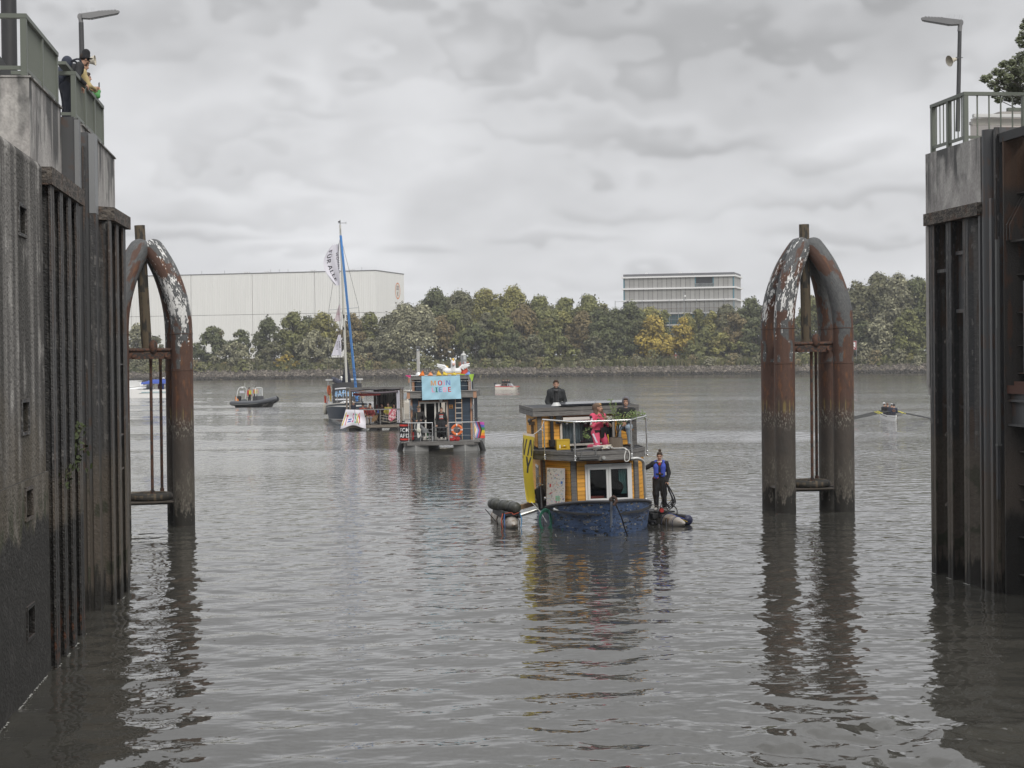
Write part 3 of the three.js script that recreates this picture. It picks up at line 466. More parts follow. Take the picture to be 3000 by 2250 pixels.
{ // foam where the water laps at the walls
  const r = rng(41), P = []; const run = (a, b, n) => { for (let i = 0; i < n; i++) P.push(a.clone().lerp(b, r()).add(V((r() - 0.5) * 0.02, 0.012, (r() - 0.5) * 0.04))); };
  run(lw(0.05, 0, 0), lw(0.05, 0, 4.4), 120); run(lw(0.05, 0, -5), lw(0.05, 0, 0), 60); for (const [a, c, n] of [[4.62, 5.02, 0.12], [5.68, 6.02, 0.12], [6.68, 7.04, 0.12], [7.7, 8.12, 0.12], [11.74, 12.1, 0.25], [12.72, 13.1, 0.28], [13.72, 14.2, 0.31]]) run(lw(n, 0, a), lw(n, 0, c), 10);
  const rw = (n, w) => V(n * Math.cos(RW.a) + w * Math.sin(RW.a), 0, -n * Math.sin(RW.a) + w * Math.cos(RW.a)).add(RW.p); for (const [a, c] of [[0, 0.28], [0.96, 1.25], [1.9, 2.2]]) run(rw(-0.03, a), rw(-0.03, c), 30);
  for (let i = 0; i < 30; i++) { const t = r() * 2.6 - 1.3, q = 1.9 + r() * 0.9; P.push(V(2.55 + Math.sin(t) * q * 0.9, 0.012, -49.3 + Math.cos(t) * q)); }
  const f = new THREE.InstancedMesh(new THREE.SphereGeometry(0.010, 6, 4), mat(0.32, 0.32, 0.3, 0.8), P.length), m = new THREE.Matrix4(), q = new THREE.Quaternion(); P.forEach((p, i) => { const k = 0.5 + 1.1 * r() * r(); f.setMatrixAt(i, m.compose(p, q, V(k * (1 + r()), k * 0.5, k * (1 + r())))); }); f.name = 'foam'; stuff(tag(f, 'thin lines of white foam where the water laps walls and bow', 'foam')); scene.add(f);
}
// ---------- far bank ----------
const bankZ = (x) => -463 + (x > 10 ? 0.0026 * (Math.min(x, 110) - 10) ** 2 : 0);
const bankY = (s) => s < 6 ? -0.6 + s * 0.45 : s < 20 ? 2.1 + (s - 6) * 0.245 : 5.53;
const landY = (x, z) => bankY(bankZ(x) - z + 1.3);
{
  const g = new MB(), S = [0, 2, 4, 6, 9, 12, 16, 20, 30, 60, 200, 900];
  g.grid(110, S.length - 1, (u, v) => { const x = lerp(-900, 900, u), i = Math.round(v * (S.length - 1)), s = S[i]; return [x, bankY(s) + (s > 6 && s < 60 ? (n2(x * 0.2, s * 0.3) - 0.5) * 0.5 : 0), bankZ(x) + 1.3 - s]; });
  struct(g.build('river_bank', mat(1, 1, 1, 0.95, { map: texture(512, 512, (u, v) => { const a = fb(u, v, 6, 6, 5, 3), b = fb(u, v, 40, 40, 4, 8); return mix3(mix3([0.075, 0.078, 0.035], [0.12, 0.1, 0.06], a), [0.16, 0.13, 0.085], ss(0.55, 0.75, b)); }, { repeat: [1 / 14, 1 / 14] }) })));
  const soil = new MB(); soil.grid(10, 12, (u, v) => { const s = 6.2 + v * 13, w = 2.4 + 0.9 * Math.sin(v * 5) + 0.5 * n2(v * 9, 2), x = 43.2 + (u - 0.5) * 2 * w * (0.75 + 0.25 * n2(v * 7, u > 0.5 ? 3 : 8)); return [x, bankY(s) + 0.32, bankZ(x) + 1.3 - s]; });
  struct(soil.build('soil_slope', mat(1, 1, 1, 0.95, { map: texture(256, 256, (u, v) => mix3([0.12, 0.062, 0.038], [0.2, 0.105, 0.065], fb(u, v, 20, 20, 4, 2)), { repeat: [0.2, 0.2] }) })));
  const stone = new THREE.DodecahedronGeometry(0.36, 0), N = 12500, im = new THREE.InstancedMesh(stone, mat(1, 1, 1, 0.95), N), m = new THREE.Matrix4(), q = new THREE.Quaternion(), r = rng(4), c = new THREE.Color();
  for (let i = 0; i < N; i++) {
    const x = -112 + r() * 250, s = 1 + 5.6 * r(), k = 0.55 + 0.9 * r() * r(); q.setFromEuler(new THREE.Euler(r() * 6, r() * 6, r() * 6));
    m.compose(V(x, bankY(s) + 0.05 + 0.1 * r(), bankZ(x) + 1.3 - s), q, V(k * 1.2, k * 0.8, k)); im.setMatrixAt(i, m);
    const wet = s < 2.6 ? 0.3 : 1, t = 0.07 + 0.24 * r() * r(); im.setColorAt(i, c.setRGB(t * wet, t * 0.87 * wet, t * 0.73 * wet));
  }
  im.name = 'riprap_stones'; stuff(tag(im, 'grey brown riprap stones along the water line of the far bank', 'stones')); scene.add(im);
  const blade = new MB(); for (let i = 0; i < 14; i++) { const a = r() * 6.3, l = 0.5 + 0.6 * r(); blade.add(new THREE.PlaneGeometry(0.09, l), Math.cos(a) * 0.25, l * 0.45, Math.sin(a) * 0.25, (r() - 0.5) * 0.9, a, (r() - 0.5) * 0.9); }
  const G = 5200, gm = new THREE.InstancedMesh(blade.geo(), mat(1, 1, 1, 0.95), G);
  for (let i = 0; i < G; i++) { const x = -112 + r() * 250, s = 6.2 + 9 * r() * r(), k = 0.7 + 0.9 * r(), w = ss(0.35, 0.7, n2(x * 0.12, 4)); m.compose(V(x, bankY(s), bankZ(x) + 1.3 - s), q.setFromEuler(new THREE.Euler(0, r() * 6, 0)), V(k, k * (0.6 + 0.7 * w), k)); gm.setMatrixAt(i, m); const t = r(); gm.setColorAt(i, c.setRGB(lerp(0.07, 0.17, t * w), lerp(0.085, 0.15, t * w), lerp(0.03, 0.075, t * w))); }
  gm.name = 'bank_grass'; stuff(tag(gm, 'tall dry grass and herbs on the far bank above the stones', 'grass')); scene.add(gm);
}

// ---------- trees ----------
const mLeaf = new THREE.MeshStandardMaterial({ vertexColors: true, roughness: 0.75, side: THREE.DoubleSide });
const mBark = mat(0.055, 0.046, 0.038, 0.95);
const PAL = [[0.098, 0.109, 0.044], [0.152, 0.157, 0.051], [0.201, 0.188, 0.055], [0.201, 0.194, 0.119], [0.177, 0.139, 0.061], [0.354, 0.268, 0.05], [0.134, 0.132, 0.07]];
function leafMesh(list) { // list: [x, y, z, size, nx, ny, nz, r, g, b, turn]
  const n = list.length, p = new Float32Array(n * 12), c = new Float32Array(n * 12), nn = new Float32Array(n * 12), ix = new Uint32Array(n * 6), N = V(), A = V(), B = V(), U = V();
  list.forEach((l, i) => {
    N.set(l[4], l[5], l[6]).normalize(); U.set(Math.sin(l[10]), Math.cos(l[10] * 1.7), Math.cos(l[10])); A.crossVectors(N, U).normalize().multiplyScalar(l[3]); B.crossVectors(N, A).normalize().multiplyScalar(l[3] * 0.62);
    [[-1, 0], [0, -1], [1, 0], [0, 1]].forEach(([a, b], k) => { const o = i * 12 + k * 3; p[o] = l[0] + A.x * a + B.x * b; p[o + 1] = l[1] + A.y * a + B.y * b; p[o + 2] = l[2] + A.z * a + B.z * b; nn[o] = N.x; nn[o + 1] = N.y; nn[o + 2] = N.z; c[o] = l[7]; c[o + 1] = l[8]; c[o + 2] = l[9]; });
    ix.set([0, 1, 2, 0, 2, 3].map((k) => i * 4 + k), i * 6);
  });
  const g = new THREE.BufferGeometry(); g.setAttribute('position', new THREE.BufferAttribute(p, 3)); g.setAttribute('normal', new THREE.BufferAttribute(nn, 3)); g.setAttribute('color', new THREE.BufferAttribute(c, 3)); g.setIndex(new THREE.BufferAttribute(ix, 1)); return g;
}
const accent = [0.13, 0.088, 0.034];
function crown(r, w, d, y0, y1, type, leaf, dens, tall = 0) { // clumps spread through the crown, each a shell of leaves
  const out = [], H = y1 - y0, col = PAL[type], K = Math.round(14 + w * H * (tall ? 0.3 : 0.27)), cl = [];
  for (let i = 0; i < K; i++) {
    const v = 0.06 + 0.9 * r(), a = r() * 6.283, prof = tall ? Math.sin(Math.PI * (0.12 + 0.86 * v)) ** 0.5 : Math.sin(Math.PI * Math.min(1, 0.2 + 0.8 * v ** 0.9)) ** 0.6, q = Math.sqrt(0.12 + 0.88 * r()) * 0.74;
    const k = (0.085 + 0.1 * r()) * Math.min(w, H * 0.8) * (tall ? 1.5 : 1);
    cl.push([Math.cos(a) * q * prof * w / 2, y0 + v * (H - k * 0.7), Math.sin(a) * q * prof * d / 2, k]);
  }
  cl.push([0, y1 - 0.11 * Math.min(w, H), 0, 0.14 * Math.min(w, H)]);
  for (const [cx, cy, cz, k] of cl) {
    const n = Math.round(dens * k * k / leaf / leaf), tint = 0.78 + 0.44 * r(), warm = type === 3 ? 0 : r() < (type === 4 ? 0.45 : 0.14) ? 0.75 * r() : 0;
    for (let i = 0; i < n; i++) {
      let x = r() * 2 - 1, y = r() * 2 - 1, z = r() * 2 - 1; const l = Math.hypot(x, y, z) || 1; x /= l; y /= l; z /= l;
      if (y < -0.55 && r() < 0.6) continue;
      const q = k * (0.5 + 0.62 * Math.sqrt(r()) + (r() < 0.2 ? 0.5 * r() : 0)), t = tint * (0.72 + 0.56 * r()), m = mix3(col, accent, warm * r()), glint = type === 3 && r() < 0.13 ? 1.9 : 1, up = type === 3 ? 0.35 : 0.25;
      out.push([cx + x * q, cy + y * q * 0.88, cz + z * q, leaf * (0.7 + 0.6 * r()), x + (r() - 0.5) * 1.1, y + up + (r() - 0.5) * 1.1, z + (r() - 0.5) * 1.1, m[0] * t * glint, m[1] * t * glint, m[2] * t * glint, r() * 6.28]);
    }
  }
  for (let i = 0; i < K * 5; i++) { // sprays that break the outline
    const [cx, cy, cz, k] = cl[r() * cl.length | 0], a = r() * 6.283, e = 0.1 + 1.3 * r(), dx = Math.cos(a) * Math.cos(e), dy = Math.sin(e), dz = Math.sin(a) * Math.cos(e), t = 0.85 + 0.5 * r(), len = k * (0.7 + 0.75 * r());
    for (let j = 0; j < 9; j++) { const q = len * (0.55 + 0.45 * j / 9); out.push([cx + dx * q + (r() - 0.5) * 0.3, cy + dy * q + (r() - 0.5) * 0.3, cz + dz * q + (r() - 0.5) * 0.3, leaf * (0.9 - 0.05 * j), dx + r() - 0.5, dy + 0.5 + r() - 0.5, dz + r() - 0.5, col[0] * t, col[1] * t, col[2] * t, r() * 6.28]); }
  }
  return [out, cl];
}
let treeSeed = 500;
function tree(px, top, bot, wpx, type, back, label, tall = 0, shrub = 0) {
  const r = rng(treeSeed++ * 7919); let z = -463 - back, P; for (let k = 0; k < 3; k++) { P = atZ(px, top, z); z = bankZ(P.x) - back; }
  P = atZ(px, top, z); const gy = landY(P.x, z), s = 5200 / -z, w = wpx / s * 1.16, H = P.y - gy, low = Math.max(0.2, atZ(px, bot, z).y - gy);
  const t = thing(shrub ? 'shrub' : 'tree', label, shrub ? 'shrub' : 'tree', [P.x, gy, z]);
  const [leaves, cl] = crown(r, w, w * (tall ? 1 : 0.95), low, H, type, shrub ? 0.28 : 0.37, 9.5, tall);
  mesh('crown', leafMesh(leaves), mLeaf, t);
  const b = new MB(), R = shrub ? 0.06 : 0.12 + H * 0.012, top2 = lerp(low, H, 0.75);
  b.tube([[0, -0.3, 0], [0.1 * w * (r() - 0.5), top2 * 0.4, 0], [0.12 * w * (r() - 0.5), top2, 0]], R * 0.7, 8, 7); b.bar([0, -0.4, 0], [0, top2 * 0.35, 0], R * 1.2, 8, R * 0.7);
  for (let i = 0; i < Math.min(cl.length, 9); i++) { const [x, y, zz] = cl[i]; b.bar([0, Math.max(0.2, y * 0.55), 0], [x, y, zz], R * 0.42, 5, R * 0.12); }
  b.build(shrub ? 'stem' : 'trunk', mBark, t);
}
const KIND = ['dark green', 'mid green', 'yellow-green', 'silvery grey-green', 'olive brown-tinged', 'bright yellow', 'dull grey-green'];
// px centre, px top, px bottom, px width, type, metres behind the water line, tall, where it stands
const TREES = [
  [405, 948, 1092, 118, 3, 14, 0, 'framed inside the left dolphin'], [330, 960, 1090, 120, 1, 16, 0, 'mostly hidden by the left lock wall'], [455, 985, 1095, 80, 6, 15, 0, 'low behind the left dolphin leg'],
  [622, 956, 1095, 132, 0, 15, 0, 'first to the right of the left dolphin'], [705, 966, 1075, 84, 0, 19, 0, 'between the first dark tree and the spired one'], [786, 930, 1075, 84, 0, 18, 0, 'with a pointed top before the warehouse'], [858, 914, 1070, 104, 1, 20, 0, 'left of a yellow-green crown before the warehouse'], [944, 918, 1060, 116, 2, 19, 0, 'before the warehouse left of the mast'], [900, 926, 1050, 80, 0, 25, 0, 'behind the crowns left of the mast'],
  [690, 1002, 1094, 168, 3, 10, 0, 'wide and low near the water before the dark trees'], [800, 1000, 1090, 110, 6, 11, 0, 'low behind the yellowish bush'], [925, 968, 1088, 142, 3, 10, 0, 'before the yellow-green crown left of the mast'], [862, 980, 1085, 90, 1, 13, 0, 'low between the willows left of the mast'],
  [1030, 918, 1065, 92, 4, 19, 0, 'directly behind the sailboat mast'], [1082, 914, 1065, 86, 1, 21, 0, 'just right of the sailboat mast'], [1085, 990, 1088, 128, 3, 10, 0, 'low behind the sailboat rigging'], [1140, 920, 1070, 90, 6, 16, 0, 'under the warehouse corner'], [1185, 890, 1082, 150, 3, 13, 0, 'tall before the right end of the warehouse'], [1150, 1000, 1090, 100, 6, 9, 0, 'low before the warehouse corner'],
  [1276, 846, 1010, 128, 0, 34, 0, 'tallest at the back right of the warehouse'], [1232, 892, 1085, 120, 3, 14, 0, 'behind the stovepipe of the blue houseboat'], [1345, 852, 1000, 120, 6, 32, 0, 'at the back above the blue houseboat'], [1420, 846, 1000, 118, 2, 31, 0, 'at the back, left of the highest pale crown'], [1504, 838, 1000, 124, 2, 32, 0, 'highest pale crown in the middle of the wood'], [1580, 866, 1010, 116, 1, 30, 0, 'at the back right of the highest pale crown'], [1655, 872, 1010, 92, 1, 28, 0, 'at the back left of the office block'], [1722, 864, 1010, 110, 1, 29, 0, 'at the back with a knobbly top left of the office block'], [1768, 890, 1010, 80, 2, 27, 0, 'at the back close to the left of the office block'],
  [1292, 925, 1086, 100, 4, 15, 0, 'behind the winged float'], [1330, 905, 1082, 108, 1, 17, 0, 'right behind the winged float'], [1392, 948, 1086, 96, 0, 12, 0, 'in the front row right of the winged float'], [1462, 902, 1086, 104, 1, 14, 0, 'front row, second crown right of the float'], [1425, 915, 1080, 90, 6, 19, 0, 'filling between front crowns right of the float'], [1536, 892, 1080, 112, 4, 17, 0, 'front row above the small red speedboat'], [1602, 905, 1082, 100, 1, 16, 0, 'front row right of the speedboat'], [1500, 960, 1088, 96, 0, 11, 0, 'low in the front row above the speedboat'], [1560, 980, 1088, 110, 6, 10, 0, 'low in the front row left of the roof stack'], [1644, 985, 1090, 126, 1, 9, 0, 'leaning low over the water above the roof stack'], [1650, 912, 1060, 96, 2, 20, 0, 'second row above the roof stack'], [1706, 912, 1082, 116, 4, 16, 0, 'front row behind the man on the roof'], [1762, 900, 1082, 104, 0, 15, 0, 'front row right of the man on the roof'], [1800, 905, 1080, 92, 0, 17, 0, 'front row left of the dark tree at the office'], [1846, 884, 1082, 112, 0, 18, 0, 'against the left end of the office block'], [1745, 985, 1090, 110, 6, 10, 0, 'low in the front row right of the man on the roof'], [1830, 985, 1088, 110, 0, 11, 0, 'low in front of the office block left end'],
  [1912, 926, 1088, 122, 5, 12, 0, 'left of the soil slope before the office block'], [1905, 902, 1000, 78, 2, 24, 1, 'slim, above the left yellow tree'], [1948, 908, 990, 38, 1, 26, 1, 'slim, second poplar before the office'], [2002, 930, 1045, 78, 5, 18, 0, 'right of the soil slope before the office block'], [2014, 918, 1000, 44, 2, 24, 1, 'slim, above the right yellow tree'], [2046, 906, 1000, 40, 1, 26, 1, 'slim, third poplar before the office'], [2086, 912, 1000, 48, 2, 25, 1, 'slim, rightmost poplar before the office'], [2068, 956, 1080, 116, 1, 14, 0, 'right of the soil slope by the water'], [2118, 972, 1082, 110, 2, 13, 0, 'between the soil slope and the brown tree'], [2030, 1010, 1082, 90, 1, 10, 0, 'low, right edge of the soil slope'],
  [2128, 892, 1040, 92, 6, 27, 0, 'at the right end of the office block'], [2152, 920, 1080, 124, 4, 16, 0, 'before the right end of the office block'], [2200, 872, 1060, 108, 0, 25, 0, 'tall, left of the right dolphin'], [2212, 930, 1084, 104, 0, 14, 0, 'in front of the tall one left of the right dolphin'], [2165, 1000, 1086, 100, 1, 10, 0, 'low, left of the right dolphin'],
  [2292, 888, 1084, 110, 6, 17, 0, 'seen through the left half of the right dolphin'], [2378, 868, 1084, 112, 1, 19, 0, 'seen through the middle of the right dolphin'], [2448, 850, 1084, 110, 0, 18, 0, 'behind the right legs of the right dolphin'],
  [2512, 824, 1080, 108, 6, 19, 0, 'just right of the right dolphin'], [2572, 800, 1060, 118, 6, 23, 0, 'tallest right of the right dolphin'], [2632, 802, 1060, 118, 3, 21, 0, 'tall, left of the right lock wall'], [2686, 812, 1070, 104, 0, 22, 0, 'tall, touching the right lock wall'], [2740, 815, 1080, 110, 1, 21, 0, 'mostly hidden by the right lock wall'], [2582, 924, 1086, 112, 3, 12, 0, 'in front between right dolphin and lock wall'], [2662, 905, 1070, 104, 1, 14, 0, 'in front beside the right lock wall'], [2530, 940, 1080, 92, 0, 15, 0, 'dark and low just right of the right dolphin'], [2620, 975, 1078, 80, 0, 16, 0, 'dark hollow crown left of the right lock wall'],
];
for (const [x, t, b, w, k, back, tall, where] of TREES) tree(x, t, b, w, k, back, `${KIND[k]} tree ${where}`, tall);
const SHRUBS = [[575, 1062, 1098, 88, 1, 'beside the left dolphin leg'], [640, 1076, 1104, 64, 6, 'under the first dark tree'], [838, 1040, 1098, 112, 5, 'yellowish, below the spired tree'], [760, 1062, 1102, 80, 6, 'at the foot of the wide willow'], [1000, 1050, 1096, 90, 6, 'behind the sailboat stern'], [960, 1066, 1100, 70, 3, 'left of the sailboat mast foot'], [1050, 1066, 1100, 80, 1, 'behind the blue furled sail'], [1130, 1062, 1098, 90, 6, 'behind the raft roof'], [1200, 1060, 1096, 90, 1, 'behind the stovepipe foot'], [1380, 1056, 1094, 90, 0, 'right of the red lantern'], [1420, 1050, 1092, 70, 4, 'right of the winged float by the stones'], [1470, 1062, 1094, 84, 1, 'above the speedboat bow'], [1545, 1058, 1093, 88, 6, 'second right of the speedboat'], [1610, 1064, 1093, 76, 1, 'left of the leaning tree'], [1690, 1058, 1092, 80, 4, 'above the man on the roof'], [1750, 1060, 1091, 86, 0, 'right of the man on the roof'], [1800, 1052, 1090, 80, 1, 'below the dark trees left of the office'], [1880, 1056, 1090, 70, 2, 'below the left yellow tree'], [1938, 1046, 1086, 62, 0, 'left edge of the soil slope'], [2010, 1058, 1085, 50, 1, 'right foot of the soil slope'], [2070, 1060, 1086, 80, 0, 'right of the soil slope'], [2135, 1056, 1085, 84, 1, 'below the brown tree'], [2215, 1056, 1083, 84, 6, 'left of the right dolphin legs'], [2350, 1050, 1084, 120, 1, 'seen between the right dolphin legs'], [2540, 1036, 1084, 96, 6, 'below the trees right of the dolphin'], [2590, 1046, 1084, 70, 1, 'third right of the right dolphin'], [2632, 1022, 1070, 60, 3, 'pale, left of the right lock wall'], [2668, 1036, 1072, 52, 2, 'bright, left of the right lock wall'], [2705, 1044, 1072, 60, 1, 'touching the right lock wall'], [420, 1056, 1100, 90, 6, 'low inside the left dolphin']];
for (const [x, t, b, w, k, where] of SHRUBS) tree(x, t, b, w, k, k === 5 ? 7 : 6.5, `${k === 5 ? 'yellow-tinged' : KIND[k]} shrub on far bank ${where}`, 0, 1);

{ // low growth that runs on under the trees
  const r = rng(88), L = [];
  for (let i = 0; i < 330; i++) {
    const x = -112 + 245 * (i + r()) / 330, s = 5.6 + 4.5 * r(), k = 0.5 + 1.7 * r() * r(), z = bankZ(x) + 1.3 - s, y = bankY(s), c = mix3(PAL[[0, 1, 6, 3, 4, 1][r() * 6 | 0]], [0.15, 0.13, 0.07], 0.35 * r());
    if (Math.abs(x - 43) < 3.2) continue;
    for (let j = 0; j < 95 * k; j++) { const a = r() * 6.28, q = k * Math.sqrt(r()) * 1.25, v = r(), t = 0.7 + 0.6 * r(); L.push([x + Math.cos(a) * q * (1.1 - 0.5 * v), y + v * k * 1.9, z + Math.sin(a) * q * (1 - 0.5 * v), 0.2 + 0.16 * r(), Math.cos(a) + r() - 0.5, 0.6 + r() * 0.6, Math.sin(a) + r() - 0.2, c[0] * t, c[1] * t, c[2] * t, r() * 6.28]); }
  }
  stuff(tag(mesh('undergrowth', leafMesh(L), mLeaf), 'tangled low undergrowth along the far bank below the trees', 'undergrowth'));
}
// poplar at the upper right behind the lock
{
  const z = -62, r = rng(31), A = atZ(3070, 150, z), t = thing('tree', 'near poplar with round leaves at the upper right corner behind the railing', 'tree', [A.x, 9.2, z]);
  const leaf = new THREE.MeshPhysicalMaterial({ vertexColors: true, roughness: 0.6, side: THREE.DoubleSide }), L = [], b = new MB(), tips = [];
  const c0 = [0.11, 0.125, 0.06];
  for (const [x, y, s] of [[2885, 232, 12], [2905, 248, 13], [2898, 225, 9], [2917, 210, 13], [2928, 238, 14], [2922, 260, 10], [2935, 215, 12], [2945, 190, 14], [2960, 205, 16], [2950, 250, 16], [2970, 230, 22], [2962, 262, 18], [2985, 250, 24], [2990, 215, 24], [2980, 180, 20], [2998, 170, 22], [2935, 190, 9], [2912, 280, 9], [2925, 292, 11], [2950, 285, 14], [2975, 285, 22], [3000, 280, 26], [2993, 130, 12], [2985, 118, 10], [3000, 100, 16], [2996, 78, 9], [3005, 62, 10], [3030, 200, 40], [3030, 120, 34], [3040, 280, 40], [2965, 182, 10], [2940, 235, 10], [2955, 228, 12], [2975, 205, 14]]) {
    const p = atZ(x, y, z + (r() - 0.5) * 3).sub(t.position), R = s * 62 / 5200 * 1.05; tips.push(p);
    for (let i = 0; i < R * R * 2600 + 40; i++) { const a = r() * 6.28, q = R * Math.cbrt(r()), v = r() * 2 - 1, h = Math.sqrt(1 - v * v), k = 0.7 + 0.6 * r(); L.push([p.x + q * h * Math.cos(a), p.y + q * v, p.z + q * h * Math.sin(a), 0.05 + 0.03 * r(), r() - 0.5, 0.3 + r() * 0.7, r() * 0.8, c0[0] * k, c0[1] * k, c0[2] * k, r() * 6.28]); }
  }
  mesh('crown', leafMesh(L), leaf, t);
  b.bar([0.9, -0.5, 0], [0.75, 5.5, 0], 0.14, 10, 0.04); for (const p of tips) b.tube([[0.85, Math.max(0.3, p.y * 0.55), 0], [lerp(0.85, p.x, 0.55), lerp(p.y * 0.55, p.y, 0.7), p.z * 0.4], [p.x, p.y, p.z]], 0.014, 8, 4);
  b.build('trunk', mBark, t);
}

// ---------- warehouse ----------
{
  const c = atZ(1104, 1054, -560), t = thing('warehouse', 'huge white windowless warehouse with a red and orange round emblem behind the trees', 'warehouse', [c.x, 5.4, -560], -0.26);
  const H = atZ(1104, 793, -560).y - 5.4, rib = texture(256, 8, (u) => { const a = 0.5 + 0.5 * Math.sin(u * 6.283 * 16); return [a, a, a]; }, { srgb: false, repeat: [1 / 9.6, 1] });
  const w = mat(1, 1, 1, 0.6, { map: texture(512, 512, (u, v) => { const a = fb(u, v, 30, 2, 3, 3), b = Math.abs(((u * 32) % 1) - 0.5) < 0.07 ? 0.95 : 1, k = (0.95 + 0.08 * a) * b; return [0.83 * k, 0.83 * k, 0.815 * k]; }, { repeat: [1 / 19, 1 / 30] }), bumpMap: rib, bumpScale: 0.05 });
  const edges = [0, 20.6, 42, 63.4, 84.8, 106.2], split = H - 13.1;
  for (let i = 0; i < 5; i++) for (const [a, b] of [[0, split - 0.06], [split + 0.06, H]]) new MB().span(-edges[i + 1] + 0.08, -edges[i] - (i ? 0.08 : 0), a, b, -0.4, 0).build('wall_panel', w, t);
  for (const [a, b] of [[0, split - 0.06], [split + 0.06, H]]) new MB().span(-0.4, 0, a, b, -28, -0.401).build('wall_panel', w, t);
  new MB().span(-106, -0.42, 0, H - 0.3, -27.9, -0.45).build('core', mat(0.22, 0.22, 0.22), t);
  new MB().span(-106.3, 0.12, H + 0.01, H + 0.25, -28.1, 0.12).build('roof_edge', mat(0.13, 0.13, 0.14, 0.6), t);
  for (const x of [-45, -38, -70, -9, -22]) new MB().box(1.6, 0.5, 1.6, x, H + 0.5, -3).build('roof_vent', mat(0.7, 0.7, 0.7), t);
  for (const x of [-5, -15, -30, -33, -36, -52, -60]) new MB().bar([x, H, -1], [x, H + 1.3, -1], 0.04, 5).build('roof_rod', mPole, t);
  const logo = drawn(256, 256, (g) => { g.fillStyle = '#d8d6cf'; g.fillRect(0, 0, 256, 256); g.lineWidth = 17; g.strokeStyle = '#d9814f'; g.beginPath(); g.ellipse(128, 128, 112, 116, 0, 0, 7); g.stroke(); g.fillStyle = '#5d2a2c'; g.font = 'bold 92px sans-serif'; g.textAlign = 'center'; g.fillText('DE', 128, 116); g.fillText('K', 128, 206); });
  const e = new MB(); e.add(new THREE.CircleGeometry(2.75, 40), 0.02, atZ(1163, 852, -580).y - 5.4, -21.4, 0, Math.PI / 2, 0); const em = e.build('round_emblem', mat(1, 1, 1, 0.6, { map: logo }), t, true); em.position.x = 0.01;
}
